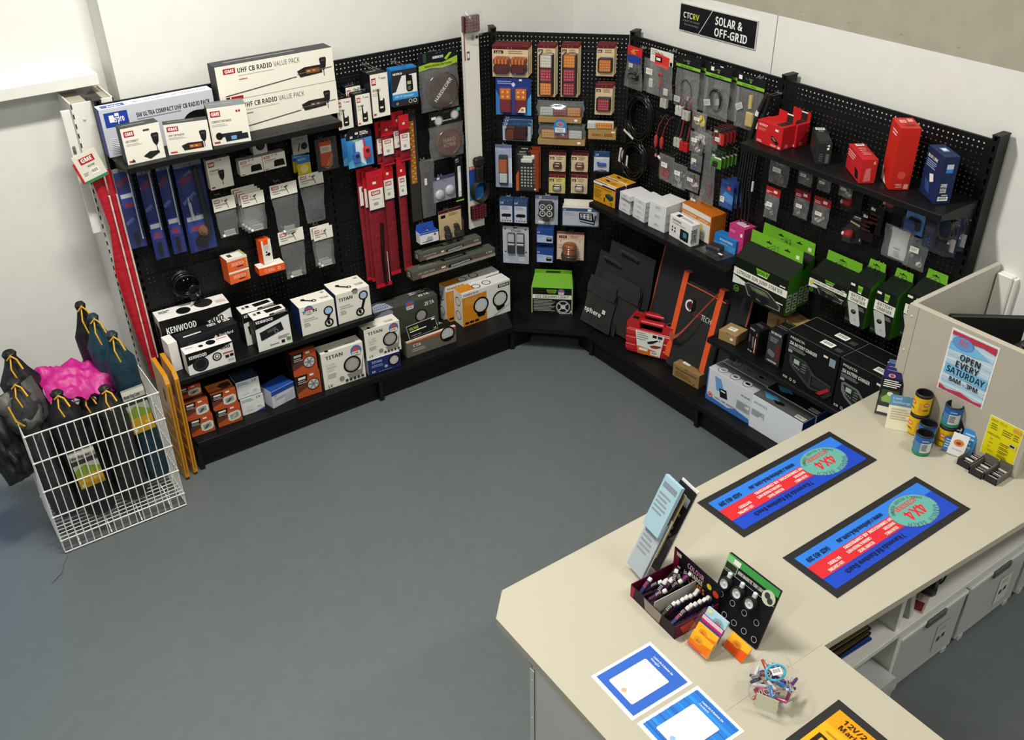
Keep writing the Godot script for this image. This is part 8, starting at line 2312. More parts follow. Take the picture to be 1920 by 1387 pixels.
	volt("big black and green jump starter carton, front of the two", 1.39, 0.906, 0.215, 0, 0.387, 0.218, 0.1, 0.07, 0.072, ["LITHIUM-ION JUMP STARTER"], 0, "black and green hanging cartons")
	volt("shallow black and green jump starter carton with yellow dot", 1.765, 1.07, 0.125, 0, 0.242, 0.108, 0.105, 0.05, 0.055, ["LITHIUM COBALT JUMP STARTER", "y"], 0, "black and green hanging cartons")
	volt("tall black and green battery charger carton, next to the shallow one", 1.962, 1.0, 0.135, 0, 0.118, 0.24, 0.11, 0.05, 0.045, ["BATTERY", "CHARGER"], 1, "black and green hanging cartons")
	volt("tall black and green battery charger carton, beside the counter screen", 2.118, 1.01, 0.135, 0, 0.118, 0.25, 0.11, 0.04, 0.045, ["BATTERY", "CHARGER"], 1, "black and green hanging cartons")
	volt("black and green carton mostly hidden behind the counter screen", 2.285, 1.06, 0.13, 0, 0.13, 0.245, 0.11, 0.05, 0.05, ["BATTERY", "CHARGER"], 1, "black and green hanging cartons")


func right_shelves() -> void:
	var f: Face
	var o: Node3D
	var b: Mb
	var wh := k("#e2e2e2")
	# shelf near the corner
	for j in 2:
		o = C("power_supply_box", ["yellow power supply box standing behind its front twin", "front yellow power supply box with a green device picture"][j], "box", "R", 0.082 + 0.0 * j, 1.07, 0.155 + j * 0.092, 4, 0.198, 0.134, 0.086, k("#cf9424"), "yellow power supply boxes", {"right": k("#2c2440")})
		f = fr(); f.r(0, 0.0, 1, 0.06, CREAM).r(0, 0.06, 1, 0.09, k("#2b2348")).r(0, 0.05, 0.4, 0.06, CREAM).x("DOCTOR 12V POWER SUPPLY", 0.05, 0.28, 0.06, k("#6a4a10"), 0.8).bars(0.05, 0.36, 0.34, 7, 0.065, k("#8a6418")).p([0.56, 0.46, 0.74, 0.38, 0.92, 0.46, 0.92, 0.62, 0.78, 0.74, 0.56, 0.6], k("#1f3a36")).p([0.56, 0.46, 0.74, 0.38, 0.92, 0.46, 0.78, 0.54], k("#2f544c")).r(0.5, 0.66, 0.05, 0.2, INK).ring(0.84, 0.86, 0.05, 0.035, INK); put(o, f)
		f = tp(); f.r(0, 0.8, 1, 0.12, CREAM).p([0.2, 0.3, 0.3, 0.2, 0.5, 0.34, 0.42, 0.5], k("#3a2c18")).r(0.56, 0.3, 0.2, 0.28, k("#a8761c")).p([0, 0.9, 0.6, 0.9, 0.6, 1, 0, 1], k("#2b2348")); put(o, f, "printed_top")
	var st := [[0.262, 0.232, 0.112, 0.034, 0.155, 4, -4.0, "first"], [0.40, 0.236, 0.122, 0.0335, 0.15, 4, -6.0, "second"], [0.575, 0.247, 0.14, 0.056, 0.17, 3, 2.0, "third, bigger"]]
	for s in 3:
		var g: Array = st[s]
		for j in int(g[5]):
			var top: bool = j == int(g[5]) - 1
			o = C("white_carton", "small plain white carton, %s from the bottom of the %s stack" % [["lowest", "second", "third", "fourth"][j] if not top else "topmost", g[7]] if not top else "small plain white carton on top of the %s stack" % g[7], "box", "R", g[0] + (0.022 if s == 0 and top else 0.002 * j), 1.07 + j * (g[3] + 0.0005), g[1] + (0.02 if s == 0 and top else 0.0), g[6] - (4 if s == 0 and top else 0), g[2], g[3], g[4], k("#d5d7da"), "stacked plain white cartons")
			f = fr(); f.r(0.35, 0.3, 0.32, 0.34, k("#c3c6ca")).bars(0.38, 0.36, 0.24, 2, 0.12, k("#9a9ea4")); put(o, f)
			f = sd(true); f.r(0.02, 0.05, 0.01, 0.9, k("#8f9296")).r(0.14, 0.1, 0.008, 0.8, k("#aeb1b5")); put(o, f, "flap_lines")
	o = C("monitor_box", "white boxed battery monitor with a dark screen picture, shelf front", "box", "R", 0.778, 1.07, 0.245, -6, 0.208, 0.134, 0.062, wh)
	f = fr(); f.x("SIMARINE", 0.12, 0.2, 0.08, k("#3a3c40"), 0.4).x("Smart Battery Monitor", 0.12, 0.32, 0.06, k("#55585c"), 0.6, false).p([0.5, 0.44, 0.54, 0.4, 0.84, 0.4, 0.88, 0.44, 0.88, 0.86, 0.84, 0.9, 0.54, 0.9, 0.5, 0.86], k("#1c1d20")).r(0.64, 0.5, 0.16, 0.24, k("#3f7f96"))
	for j in 4:
		f.r(0.12 + 0.12 * (j % 2), 0.48 + 0.15 * (j / 2), 0.06, 0.09, k("#4a4d52"))
	f.bars(0.42, 0.94, 0.2, 1, 0.03, GREY); put(o, f)
	f = tp(); f.r(0.18, 0.3, 0.16, 0.5, INK).bars(0.4, 0.4, 0.5, 2, 0.2, GREY); put(o, f, "printed_top")
	f = sd(true); f.x("SIMARINE", 0.62, 0.85, 0.3, k("#3a3c40"), 1.4, true, PI / 2); put(o, f, "printed_side")
	o = C("controller_box", "large orange and white carton behind the white monitor box", "box", "R", 0.79, 1.07, 0.135, -5, 0.27, 0.175, 0.115, k("#b8641c"))
	f = fr(); f.r(0.02, 0.02, 0.96, 0.96, k("#d9d8d4")).r(0.0, 0.2, 1, 0.14, k("#cf7a2a")).x("DC DC CHARGER", 0.06, 0.31, 0.06, k("#f2d9bd"), 0.45).x("CONTROLLER", 0.58, 0.31, 0.06, k("#f2d9bd"), 0.32).bars(0.1, 0.4, 0.4, 2, 0.07, k("#b9a8a4")).e(0.7, 0.5, 0.06, 0.06, k("#d4c24a")).ring(0.75, 0.74, 0.1, 0.09, k("#b5b06a")).p([0.66, 0.66, 0.82, 0.7, 0.7, 0.8], k("#c5c26a")); put(o, f)
	f = sd(true); f.r(0.5, 0.6, 0.16, 0.2, k("#c9b49a")); put(o, f, "printed_side")
	o = C("pink_box", "pink box with a blue tab and white label, inner end of shelf", "box", "R", 1.085, 1.07, 0.105, -4, 0.122, 0.165, 0.09, k("#c03a78"))
	f = fr(); f.bars(0.08, 0.2, 0.4, 2, 0.05, k("#e39ac0")).r(0.78, 0.2, 0.14, 0.12, CREAM).p([0.2, 0.62, 0.24, 0.48, 0.66, 0.52, 0.74, 0.7, 0.7, 0.8, 0.2, 0.74], k("#3a4a9c")); put(o, f)
	f = tp(); f.r(0.2, 0.3, 0.62, 0.45, k("#e0c9d2")).bars(0.26, 0.4, 0.5, 2, 0.12, k("#b58a9c")); put(o, f, "printed_top")
	o = C("sensor_box", "bright blue box with white lettering, in front of pink box", "box", "R", 1.025, 1.07, 0.125, 0, 0.172, 0.082, 0.06, k("#2577c2"))
	f = fr(); f.x("GPS SOLAR SENSOR", 0.26, 0.4, 0.16, k("#d8eaf8"), 0.6).p([0, 0.6, 1, 0.5, 1, 1, 0, 1], k("#3f8fd0")).bars(0.3, 0.52, 0.4, 1, 0.1, k("#8fc0ea")); put(o, f)
	o = thing("blister_tray", "clear plastic blister with a dark block lying at the shelf edge", "blister pack", at("R", 1.02, 1.072, 0.19, -4))
	b = Mb.new(); b.box(V(-0.1, 0, -0.06), V(0.1, 0.004, 0.07), 0.001).box(V(-0.075, 0.004, -0.045), V(0.07, 0.022, 0.055), 0.008); part("clear_blister", b, M.clear, o)
	b = Mb.new().paint(k("#2c2d2f")); b.box(V(-0.05, 0.006, -0.03), V(0.045, 0.05, 0.04), 0.01, xf(V(0, 0, 0), 14)); part("dark_block", b, M.gloss, o)
	f = face(Transform3D(Basis(Vector3.RIGHT, Vector3.FORWARD, Vector3.UP), V(0.055, 0.0235, 0.02)), 0.03, 0.016); f.r(0, 0, 1, 1, CREAM); put(o, f, "price_sticker")
	# upper shelf
	for j in 2:
		o = C("pump_box", ["red pump box with cut-out top, behind its twin on the upper shelf", "front red pump box with cut-out top on the upper shelf"][j], "box", "R", 1.335 - j * 0.017, 1.80, 0.128 + j * 0.089, -2.7, 0.178, 0.118, 0.088, k("#b81f22"), "red pump boxes with cut-out tops")
		f = fr(); red_box(f); put(o, f)
		b = Mb.new().paint(k("#b81f22")); b.prism(PackedVector2Array([Vector2(-0.03, 0.118), Vector2(0.089, 0.118), Vector2(0.089, 0.165), Vector2(0.07, 0.17), Vector2(0.07, 0.128), Vector2(0.035, 0.128), Vector2(0.03, 0.168), Vector2(-0.03, 0.172)]), -0.087, -0.085).paint(k("#222324")).box(V(0.03, 0.118, -0.08), V(0.07, 0.119, -0.01)).box(V(0.03, 0.12, -0.084), V(0.07, 0.158, -0.083)).paint(CREAM).box(V(0.03, 0.158, -0.084), V(0.07, 0.164, -0.0825)); part("cut_out_top", b, M.carton, o)
		f = sd(true); f.r(0.3, 0.78, 0.24, 0.16, k("#cf7a76")); put(o, f, "printed_side")
	o = C("tool_box_carton", "worn black carton with a white barcode, set edge-on on the upper shelf", "box", "R", 1.663, 1.80, 0.206, 47, 0.066, 0.108, 0.24, k("#26272a"))
	f = fr(); f.bars(0.15, 0.5, 0.3, 4, 0.1, k("#55575a")).p([0.6, 0.12, 0.8, 0.06, 0.82, 0.18], CREAM).e(0.72, 0.26, 0.09, 0.09, CREAM).r(0.62, 0.5, 0.24, 0.44, k("#5a5c5e")); put(o, f)
	f = tp(); f.code(0.14, 0.04, 0.7, 0.14).r(0.3, 0.22, 0.4, 0.1, k("#6a6c6e"))
	for j in 10:
		f.r(0.08 + 0.09 * j, 0.4, 0.05, 0.5, k("#4a4b4e") if j % 2 else k("#3a3b3d"))
	put(o, f, "printed_top")
	f = sd(false); f.bars(0.1, 0.4, 0.5, 4, 0.1, k("#5a2c2c")); put(o, f, "printed_side")
	o = C("tester_box", "flat red box with a white barcode, set edge-on on the upper shelf", "box", "R", 1.948, 1.80, 0.24, 54, 0.074, 0.117, 0.22, k("#b8242a"))
	f = fr(); f.p([0.72, 0.12, 0.82, 0.06, 0.88, 0.2, 0.74, 0.22], k("#d0b060")).p([0.3, 0.4, 0.6, 0.36, 0.7, 0.9, 0.24, 0.94], k("#cf6a6a")); put(o, f)
	f = tp(); f.code(0.3, 0.04, 0.56, 0.13).bars(0.3, 0.3, 0.5, 4, 0.12, k("#d88a88")).r(0.62, 0.5, 0.1, 0.06, k("#3a2a6a")); put(o, f, "printed_top")
	f = sd(false); f.bars(0.06, 0.15, 0.5, 3, 0.1, k("#e0a8a4")).p([0.6, 0.55, 0.84, 0.6, 0.9, 0.9, 0.7, 0.92], INK); put(o, f, "printed_side")
	o = C("booster_box", "tall red box standing upright on the upper shelf", "box", "R", 2.088, 1.80, 0.19, 50, 0.092, 0.292, 0.15, k("#b9221c"))
	f = fr(); f.e(0.5, 0.76, 0.2, 0.2, k("#cf4a40")).r(0.7, 0.9, 0.22, 0.08, k("#e3a09a")).bars(0.3, 0.9, 0.34, 3, 0.025, k("#e3a09a")); put(o, f)
	f = tp(); f.x("NOCO", 0.2, 0.5, 0.26, k("#f0d2cc"), 0.3).x("GB40", 0.6, 0.4, 0.26, k("#f0d2cc"), 0.25).r(0.3, 0.62, 0.5, 0.16, k("#7a1a18")); put(o, f, "printed_top")
	f = sd(false); f.bars(0.3, 0.1, 0.5, 2, 0.05, k("#e8c0ba")).p([0.1, 0.98, 0.05, 0.76, 0.3, 0.86, 0.6, 0.98], CREAM); put(o, f, "printed_side")
	o = C("reader_box", "navy box with barcode standing at the end of the upper shelf", "box", "R", 2.305, 1.80, 0.178, 58, 0.072, 0.22, 0.16, k("#1b2850"))
	f = fr(); f.r(0.3, 0.16, 0.42, 0.16, k("#b9c4d4")).r(0.3, 0.26, 0.42, 0.08, k("#2f7fd0")).x("BLUE LINK", 0.56, 0.76, 0.12, CREAM, 0.6, true, PI / 2).code(0.14, 0.84, 0.64, 0.09).bars(0.35, 0.8, 0.4, 1, 0.03, CREAM); put(o, f)
	f = tp(); f.r(0.34, 0.3, 0.4, 0.3, k("#7fa0d8")).r(0.42, 0.36, 0.24, 0.16, CREAM); put(o, f, "printed_top")
	f = sd(false); f.x("BLUE LINK", 0.1, 0.2, 0.06, CREAM, 0.6).bars(0.1, 0.24, 0.6, 4, 0.04, k("#8fa0cc")).p([0.4, 0.5, 0.62, 0.46, 0.7, 0.6, 0.5, 0.66], CREAM).p([0.2, 0.62, 0.5, 0.68, 0.62, 0.9, 0.3, 0.84], k("#2f4a86")); put(o, f, "printed_side")
	# low shelf
	var kr := k("#9c8058")
	o = C("kraft_box", "small kraft box with white label, outer end of the low shelf", "box", "R", 1.30, 0.645, 0.324, 9, 0.118, 0.061, 0.115, kr)
	f = fr(); f.r(0.66, 0.4, 0.18, 0.24, CREAM).p([0.4, 0.0, 0.6, 0.0, 0.55, 0.1, 0.45, 0.1], k("#6a5334")); put(o, f)
	f = tp(); f.r(0.26, 0.34, 0.44, 0.34, CREAM).bars(0.3, 0.4, 0.3, 2, 0.1, GREY); put(o, f, "printed_top")
	for j in 2:
		o = C("jump_starter_box", ["narrow black box with red flash, beside the small kraft box", "black and grey box with red clamps picture, beside the charger cartons"][j], "box", "R", [1.472, 1.622][j], 0.645, 0.305, [-10, 0][j], [0.084, 0.096][j], [0.168, 0.215][j], [0.085, 0.12][j], k("#17181a"), "black jump starter boxes")
		f = fr()
		if j == 0:
			f.x("GENIUS", 0.08, 0.12, 0.06, k("#d0d0cc"), 0.5).x("2", 0.74, 0.24, 0.1, k("#b9b9b6"), 0.12).p([0.4, 0.36, 0.56, 0.3, 0.62, 0.7, 0.5, 0.8], k("#6a6d70")).p([0.66, 0.9, 0.7, 0.3, 0.84, 0.3, 0.82, 0.96], k("#8d1c26")).p([0.72, 0.9, 0.74, 0.36, 0.8, 0.36, 0.78, 0.9], CREAM).r(0.1, 0.3, 0.14, 0.3, k("#55585c")).x("6V 12V", 0.1, 0.94, 0.05, CREAM, 0.44)
		else:
			f.p([0, 0.1, 1, 0.1, 1, 0.95, 0, 0.95], k("#34363a")).x("GO REPAIR", 0.14, 0.1, 0.06, CREAM, 0.76).bars(0.14, 0.2, 0.6, 3, 0.05, GREY).p([0.08, 0.62, 0.2, 0.56, 0.6, 0.62, 0.62, 0.72, 0.5, 0.78, 0.12, 0.72], k("#6d7074")).p([0.62, 0.4, 0.9, 0.36, 0.9, 0.8, 0.72, 0.82], k("#7a2026")).p([0.72, 0.48, 0.82, 0.46, 0.8, 0.74, 0.74, 0.74], k("#34363a")).x("+ MAINTAIN", 0.1, 0.92, 0.05, CREAM, 0.7)
		put(o, f)
		f = tp(); f.bars(0.1, 0.4, 0.7, 2, 0.14, k("#5a5c60")); put(o, f, "printed_top")
	o = C("kraft_box", "kraft carton with two letters, at the back beside dark boxes", "box", "R", 1.43, 0.645, 0.075, 6, 0.115, 0.15, 0.07, kr)
	f = fr(); f.x("GENERAL", 0.56, 0.1, 0.1, k("#3a2c18"), 0.6, true, -PI / 2); put(o, f)
	o = C("kraft_box", "open-flapped kraft carton at the back of the low shelf", "box", "R", 1.575, 0.645, 0.09, -8, 0.15, 0.185, 0.08, k("#b0905c"))
	b = Mb.new().paint(k("#b0905c")); b.quad(V(-0.075, 0.185, 0), V(0.075, 0.185, 0), V(0.08, 0.2, 0.05), V(-0.07, 0.2, 0.05)); part("flap", b, M.carton, o)
	for j in 4:
		var front := j % 2 == 0
		var far := j > 1
		o = C("battery_charger_box", ["front black battery charger box beside the grey one", "rear black battery charger box behind the first", "front black battery charger box beside the counter", "rear black battery charger box by the end post"][j], "box", "R", 2.225 if far else 1.895, 0.645, 0.345 if front else 0.23, 0, 0.31 if far else 0.335, 0.29, 0.112, k("#121315"), "black battery charger boxes")
		f = fr(); f.r(0, 0, 1, 0.008, k("#5a5c60")).x("PROJECTA", 0.06, 0.13, 0.045, k("#d0d0ce"), 0.28).ring(0.19, 0.11, 0.02, 0.014, k("#b02028")).x("25A BATTERY CHARGER", 0.06, 0.25, 0.065, k("#e0e0de"), 0.54).bars(0.06, 0.28, 0.34, 3, 0.025, k("#8a8c8e")).r(0.06, 0.36, 0.08, 0.05, k("#8fa6c8")).r(0.72, 0.12, 0.08, 0.04, CREAM).r(0.84, 0.12, 0.11, 0.16, k("#8a9aa8"))
		f.p([0.1, 0.46, 0.16, 0.42, 0.42, 0.44, 0.62, 0.62, 0.94, 0.66, 0.95, 0.86, 0.56, 0.94, 0.2, 0.72, 0.12, 0.62], k("#3a3c3a") if not far else k("#6d7072")).p([0.14, 0.47, 0.4, 0.48, 0.54, 0.62, 0.54, 0.86, 0.22, 0.68], k("#232524")).p([0.56, 0.66, 0.92, 0.7, 0.92, 0.84, 0.57, 0.9], k("#1b1c1c")).r(0.2, 0.5, 0.11, 0.09, k("#a6bdb4"))
		for m in 4:
			f.e(0.2 + m * 0.04, 0.63 + m * 0.012, 0.014, 0.014, GREY, 10)
			f.r(0.36, 0.51 + m * 0.05, 0.09, 0.025, k("#6a6c6c"))
			f.p([0.6, 0.7 + m * 0.035, 0.92, 0.72 + m * 0.03, 0.92, 0.725 + m * 0.03, 0.6, 0.71 + m * 0.035], k("#55585a"))
		f.p([0.7, 0.94, 0.74, 0.9, 0.9, 0.72, 0.94, 0.76, 0.78, 0.95], k("#a82430")).p([0.8, 0.96, 0.84, 0.92, 0.98, 0.76, 1.0, 0.8, 0.88, 0.98], k("#2a2b2d")).x("IC25", 0.04, 0.97, 0.04, CREAM, 0.09).ring(0.2, 0.95, 0.025, 0.018, CREAM).ring(0.28, 0.95, 0.025, 0.018, CREAM)
		put(o, f)
		f = tp(); f.code(0.54, 0.34, 0.22, 0.4).r(0, 0, 1, 0.02, k("#8a8c8e")).r(0, 0, 0.006, 1, k("#8a8c8e"))
		if not far:
			f.r(0.82, 0.5, 0.12, 0.3, k("#3a3c3e"))
		put(o, f, "printed_top")


func right_base() -> void:
	var f: Face
	var o: Node3D
	var b: Mb
	var blk := k("#131416")
	# folded bag with a white word
	for j in 2:
		var q := at("R", 0.275 - j * 0.125, 0.194, 0.24 + j * 0.07) * xf(V(0, 0, 0), 3, -16 if j else -10)
		o = thing("storage_bag", ["plain black folded bag leaning behind the lettered one", "black folded bag with a white printed word, near the corner"][j], "bag", q, "black folded bags")
		var w: float = [0.42, 0.31][j]
		var h: float = [0.6, 0.52][j]
		b = Mb.new(); b.add(tint(puff(w, h, 0.07, 210 + j, w, 0.5), blk), Transform3D()); part("bag_body", b, M.fabric, o)
		b = Mb.new(); b.add(tint(puff(w * 0.86, h * 0.62, 0.05, 214 + j, w * 0.9, 0.4), k("#17181a")), xf(V(-0.01, 0.01, 0.035))); part("front_pocket", b, M.fabric, o)
		b = Mb.new(); b.add(tint(puff(w * 0.84, h * 0.22, 0.04, 217 + j, w * 0.88, 0.4), k("#1a1b1d")), xf(V(-0.005, h * 0.46, 0.055))); part("pocket_flap", b, M.fabric, o)
		b = Mb.new().paint(k("#1c1d20")); b.tube([V(-0.07, h * 0.93, 0.03), V(-0.06, h * 0.97, 0.055), V(0.06, h * 0.96, 0.055), V(0.08, h * 0.92, 0.03)], 0.009, 8); part("handle", b, M.fabric, o)
		if j:
			f = face(xf(V(-w / 2, h * 0.4, 0.066)), w, h * 0.4); f.x("sphere", 0.14, 0.5, 0.15, k("#e8e8e6"), 0.52)
			for m in 4:
				f.e(0.72 + 0.035 * cos(m * PI / 2 + 0.8), 0.27 + 0.05 * sin(m * PI / 2 + 0.8), 0.024, 0.024, k("#e8e8e6"), 12)
			put(o, f, "printed_word")
	# big folded panel bag with orange edging
	o = thing("panel_bag", "large black panel bag with orange edging and an orange handle strap", "bag", at("R", 0.86, 0.192, 0.225) * xf(V(0, 0, 0), 0, -11.5))
	b = Mb.new().paint(k("#121318"))
	b.add(tint(puff(0.76, 0.74, 0.03, 221, 0.78, 0.9), k("#111217")), xf(V(0, 0, -0.03))); b.paint(k("#121318")).box(V(-0.375, 0.0, -0.05), V(0.375, 0.735, -0.03), 0.008); part("bag_body", b, M.fabric, o)
	b = Mb.new().paint(k("#a8492c")); b.tube([V(-0.39, 0.02, -0.03), V(-0.385, 0.4, -0.03), V(-0.38, 0.745, -0.03), V(0.0, 0.75, -0.03), V(0.38, 0.745, -0.03), V(0.385, 0.4, -0.03), V(0.39, 0.02, -0.03)], 0.006, 6); part("edging", b, M.fabric, o)
	b = Mb.new(); b.paint(k("#0f1014")).box(V(-0.11, 0.0, -0.01), V(0.25, 0.58, 0.035), 0.015); part("front_pocket", b, M.fabric, o)
	b = Mb.new().paint(k("#c9501f")); b.tube([V(-0.11, 0.57, 0.037), V(0.07, 0.575, 0.039), V(0.25, 0.57, 0.037)], 0.004, 6); part("pocket_piping", b, M.fabric, o)
	b = Mb.new().paint(k("#e2531c"))
	for s: float in [-0.1, 0.2]:
		b.box(V(s - 0.021, 0.06, 0.036), V(s + 0.021, 0.64, 0.04), 0.001).box(V(s - 0.021, 0.635, 0.0), V(s + 0.021, 0.64, 0.04), 0.001)
	part("webbing", b, M.fabric, o)
	b = Mb.new().paint(k("#a04020"))
	for j in 8:
		var t0 := j / 8.0
		var t1 := (j + 1) / 8.0
		var p0 := V(lerpf(-0.1, 0.2, t0), 0.62 - 0.0 - 0.42 * sin(PI * (1 - t0) * 0.62 + 0.0) * (1 - t0 * 0.3), 0.06 + 0.05 * sin(PI * t0))
		var p1 := V(lerpf(-0.1, 0.2, t1), 0.62 - 0.0 - 0.42 * sin(PI * (1 - t1) * 0.62 + 0.0) * (1 - t1 * 0.3), 0.06 + 0.05 * sin(PI * t1))
		b.quad(p0 + V(-0.005, -0.018, 0), p1 + V(-0.005, -0.018, 0), p1 + V(0.005, 0.018, 0), p0 + V(0.005, 0.018, 0))
	part("carry_strap", b, M.fabric, o)
	f = face(xf(V(-0.08, 0.53, 0.0364)), 0.29, 0.2); f.ring(0.22, 0.42, 0.13, 0.085, k("#e0dfdb")).p([0.28, 0.2, 0.36, 0.14, 0.4, 0.5, 0.28, 0.62], k("#0f1014")).p([0.17, 0.4, 0.24, 0.24, 0.3, 0.4, 0.24, 0.6], k("#5a2028")).x("CUR", 0.38, 0.66, 0.16, k("#8f3a40"), 0.2, false).x("TECH", 0.585, 0.66, 0.16, k("#e0dfdb"), 0.3, false); put(o, f, "printed_word")
	# red cases
	for j in 2:
		o = thing("jumper_cable_case", ["red plastic carry case standing behind its labelled twin", "front red plastic carry case with a white and orange label"][j], "case", at("R", 0.632 - 0.045 * (1 - j), 0.191, 0.285 - 0.088 * (1 - j), 26), "red plastic carry cases")
		var red := k("#b8242a")
		b = Mb.new().paint(red)
		b.box(V(-0.165, 0.008, -0.078), V(0.165, 0.2, 0.0), 0.012)
		for y: float in [0.03, 0.085, 0.14]:
			b.box(V(-0.168, y, -0.07), V(-0.09, y + 0.045, 0.004), 0.006).box(V(0.09, y, -0.07), V(0.168, y + 0.045, 0.004), 0.006)
		b.prism(PackedVector2Array([Vector2(-0.165, 0.19), Vector2(0.165, 0.19), Vector2(0.165, 0.235), Vector2(0.15, 0.25), Vector2(0.1, 0.25), Vector2(0.08, 0.236), Vector2(0.075, 0.2), Vector2(-0.075, 0.2), Vector2(-0.08, 0.236), Vector2(-0.1, 0.25), Vector2(-0.15, 0.25), Vector2(-0.165, 0.235)]), -0.074, -0.004)
		part("shell", b, M.gloss, o)
		b = Mb.new().paint(red); b.box(V(-0.082, 0.226, -0.06), V(0.082, 0.25, -0.018), 0.006); part("handle", b, M.gloss, o)
		for s: float in [-0.118, 0.118]:
			b = Mb.new().paint(k("#17181a")); b.box(V(s - 0.02, 0.249, -0.056), V(s + 0.02, 0.254, -0.018), 0.002); part("latch", b, M.gloss, o)
		b = Mb.new().paint(red)
		for s: float in [-0.13, 0.13]:
			b.box(V(s - 0.012, 0.0, -0.06), V(s + 0.012, 0.01, -0.02), 0.002)
		part("foot", b, M.gloss, o)
		f = face(xf(V(-0.1, 0.19, 0.005)), 0.2, 0.17); f.p([0.0, 0.0, 1, 0.02, 0.88, 1, 0.12, 1], k("#dfe3de")).p([0.09, 0.66, 0.72, 0.74, 0.88, 1, 0.12, 1], k("#cf6a20")).bars(0.06, 0.07, 0.4, 4, 0.09, k("#8f9590")).r(0.6, 0.06, 0.14, 0.12, INK).r(0.78, 0.06, 0.15, 0.12, k("#2a2a4c")).p([0.42, 0.42, 0.56, 0.34, 0.78, 0.24, 0.8, 0.28, 0.6, 0.46, 0.46, 0.5], k("#1c1d1f")).p([0.52, 0.56, 0.66, 0.5, 0.9, 0.48, 0.92, 0.52, 0.76, 0.62, 0.58, 0.64], k("#9a2c2c")).p([0.8, 0.3, 0.86, 0.2, 0.88, 0.3], k("#7fae5a")).r(0.16, 0.72, 0.3, 0.12, CREAM).code(0.56, 0.78, 0.26, 0.16)
		put(o, f, "printed_label")
	var kr := k("#94774c")
	o = C("kraft_carton", "kraft carton with a white label on top, on the base deck", "box", "R", 0.985, 0.19, 0.298, 4, 0.215, 0.096, 0.16, kr)
	f = fr(); f.x("PURE SINE WAVE INVERTER", 0.1, 0.36, 0.12, k("#3a2c18"), 0.8).bars(0.12, 0.5, 0.6, 3, 0.12, k("#6a5230")).r(0.44, 0.0, 0.14, 0.12, k("#7c6038")).r(0.8, 0.8, 0.05, 0.1, k("#3a2c18")); put(o, f)
	f = tp(); f.r(0.18, 0.4, 0.26, 0.36, CREAM).bars(0.2, 0.44, 0.2, 2, 0.12, GREY).r(0.5, 0.34, 0.06, 0.1, CREAM).p([0.62, 0.6, 0.8, 0.4, 0.9, 0.5, 0.84, 0.8], k("#6a5436")); put(o, f, "printed_top")
	for j in 4:
		var front := j % 2 == 0
		var two := j > 1
		o = C("inverter_box", ["front white and blue inverter box with a red badge", "rear white and blue inverter box, set against the board", "front pale box with a dark top beside the counter edge", "rear dark-topped box against the board, near the counter"][j], "box", "R", 1.72 if two else 1.36, 0.19, (0.315 if front else 0.2) + (0.005 if two else 0.0), 1, 0.36 if two else 0.355, 0.222, 0.108, k("#d5dbe4") if not two else k("#dfe7ee"), "white and blue inverter boxes", {"right": k("#24407a"), "left": k("#3a6fb8"), "top": k("#c9cbd0") if front and not two else (k("#8a8d94") if not two else k("#5a5c5e" if front else "#26282a"))})
		f = fr()
		if not two:
			f.r(0, 0, 0.025, 1, k("#3a6fb8")).p([0, 0.84, 0.5, 0.9, 0.66, 0.8, 0.96, 0.86, 1, 1, 0, 1], k("#3a76c4")).p([0.16, 0.14, 0.3, 0.16, 0.4, 0.5, 0.22, 0.56], k("#6aa0d8")).p([0.28, 0.44, 0.44, 0.4, 0.48, 0.66, 0.32, 0.7], k("#16181c")).r(0.32, 0.47, 0.1, 0.04, CREAM).e(0.1, 0.8, 0.055, 0.055, k("#c03a5a")).ring(0.1, 0.8, 0.04, 0.03, CREAM).x("PURE SINE INVERTER", 0.2, 0.82, 0.05, k("#8a7f9a"), 0.5).r(0.68, 0.46, 0.28, 0.26, k("#9fa8ae")).r(0.86, 0.5, 0.09, 0.09, CREAM).bars(0.7, 0.5, 0.22, 4, 0.05, k("#7f888e")).x("RS 2 K VA", 0.76, 0.28, 0.05, k("#4a4f58"), 0.18)
		else:
			f.x("INVERTER", 0.04, 0.22, 0.06, k("#6aa6c0"), 0.28).r(0.02, 0.4, 0.26, 0.2, k("#a8b4ba")).bars(0.04, 0.44, 0.2, 3, 0.05, k("#7f8c92")).r(0.18, 0.54, 0.08, 0.06, CREAM)
		put(o, f)
		f = tp()
		if not two:
			f.r(0, 0, 1, 0.5, k("#6d7074") if front else k("#7a7d82"))
			for m in 3:
				f.e(0.22 + m * 0.27, 0.6, 0.09, 0.075, k("#d8dadc") if front else k("#8f9298")).ring(0.22 + m * 0.27, 0.6, 0.09, 0.08, k("#2a2c30")).e(0.22 + m * 0.27, 0.6, 0.05, 0.03, [k("#6a9fd0"), k("#55508c"), INK][m])
		else:
			f.r(0, 0, 1, 0.03, k("#b9bcbe")).p([0.06, 0.3, 0.3, 0.2, 0.42, 0.5, 0.2, 0.7], k("#4aa3cc")).p([0.3, 0.55, 0.48, 0.4, 0.54, 0.6, 0.4, 0.75], INK).r(0.8, 0.6, 0.18, 0.3, CREAM).x("MOBILITY", 0.81, 0.82, 0.16, INK, 0.16)
		put(o, f, "printed_top")
	o = C("gauge_box", "small white and blue box at the far end of the base deck", "box", "R", 2.02, 0.19, 0.3, 0, 0.1, 0.16, 0.08, k("#c9d3dc"))
	f = fr(); f.r(0, 0, 0.1, 1, k("#3a76b8")).r(0.2, 0.1, 0.7, 0.2, k("#7fa6c4")); put(o, f)


func goods() -> void:
	left_wall()
	corner()
	right_wall()


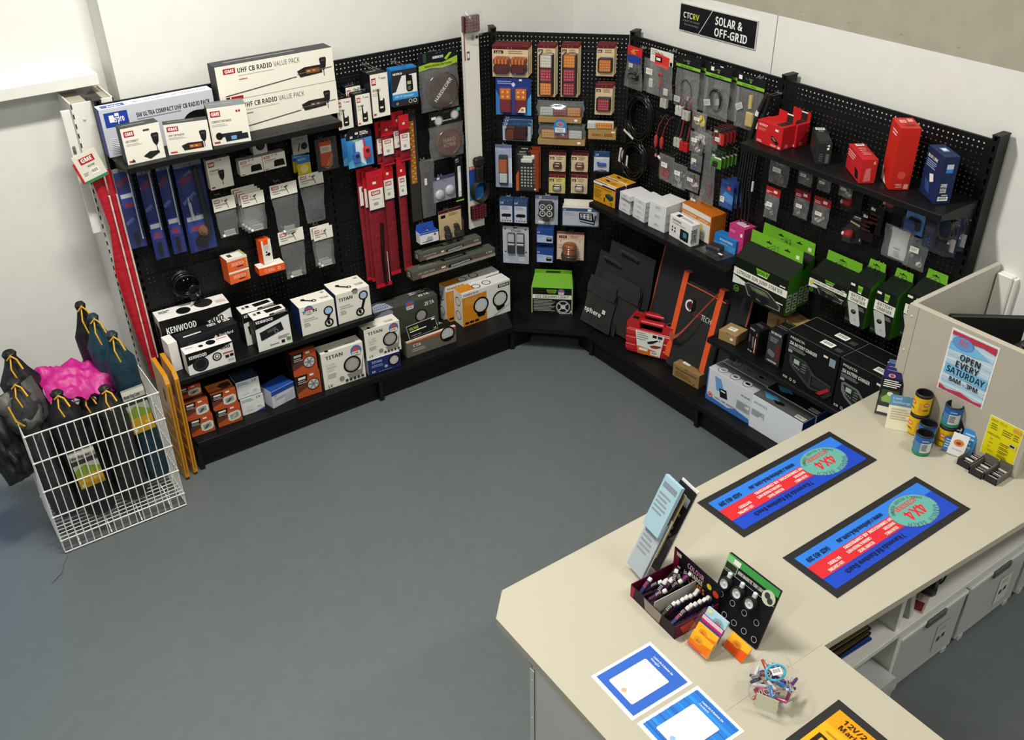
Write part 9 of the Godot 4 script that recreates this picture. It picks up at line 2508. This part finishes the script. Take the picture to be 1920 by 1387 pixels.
func _ready() -> void:
	var cam := Camera3D.new()
	cam.name = "camera"
	cam.fov = 42.156
	cam.rotation = Vector3(-0.5707, -0.6085, -0.0164)
	cam.position = V(-1.05, 3.527, 5.094)
	cam.near = 0.05
	add_child(cam)
	var we := WorldEnvironment.new()
	we.name = "world"
	var env := Environment.new()
	env.background_mode = Environment.BG_SKY
	env.sky = Sky.new()
	var sky := ProceduralSkyMaterial.new()
	sky.sky_top_color = Color("#5f8fd0")
	sky.sky_horizon_color = Color("#c9dcf2")
	sky.ground_bottom_color = Color("#8f8a80")
	sky.ground_horizon_color = Color("#b9b6ae")
	env.sky.sky_material = sky
	env.background_energy_multiplier = 1.6
	env.tonemap_mode = Environment.TONE_MAPPER_LINEAR
	env.tonemap_exposure = 0.82
	env.sdfgi_enabled = true
	env.ssao_enabled = true
	env.ssil_enabled = true
	we.environment = env
	add_child(we)
	for j in 3:
		var l := AreaLight3D.new()
		l.name = "panel_glow"
		l.area_size = Vector2(1.2, 0.3)
		l.light_energy = LAMP_ENERGY[j]
		l.light_color = Color("#fffaf0")
		l.shadow_enabled = true
		l.area_range = 14.0
		l.rotation = Vector3(-PI / 2, 0, 0)
		l.position = LAMPS[j] - V(0, 0.06, 0)
		add_child(l, true)
	materials()
	room()
	shelving()
	counter()
	floor_goods()
	goods()
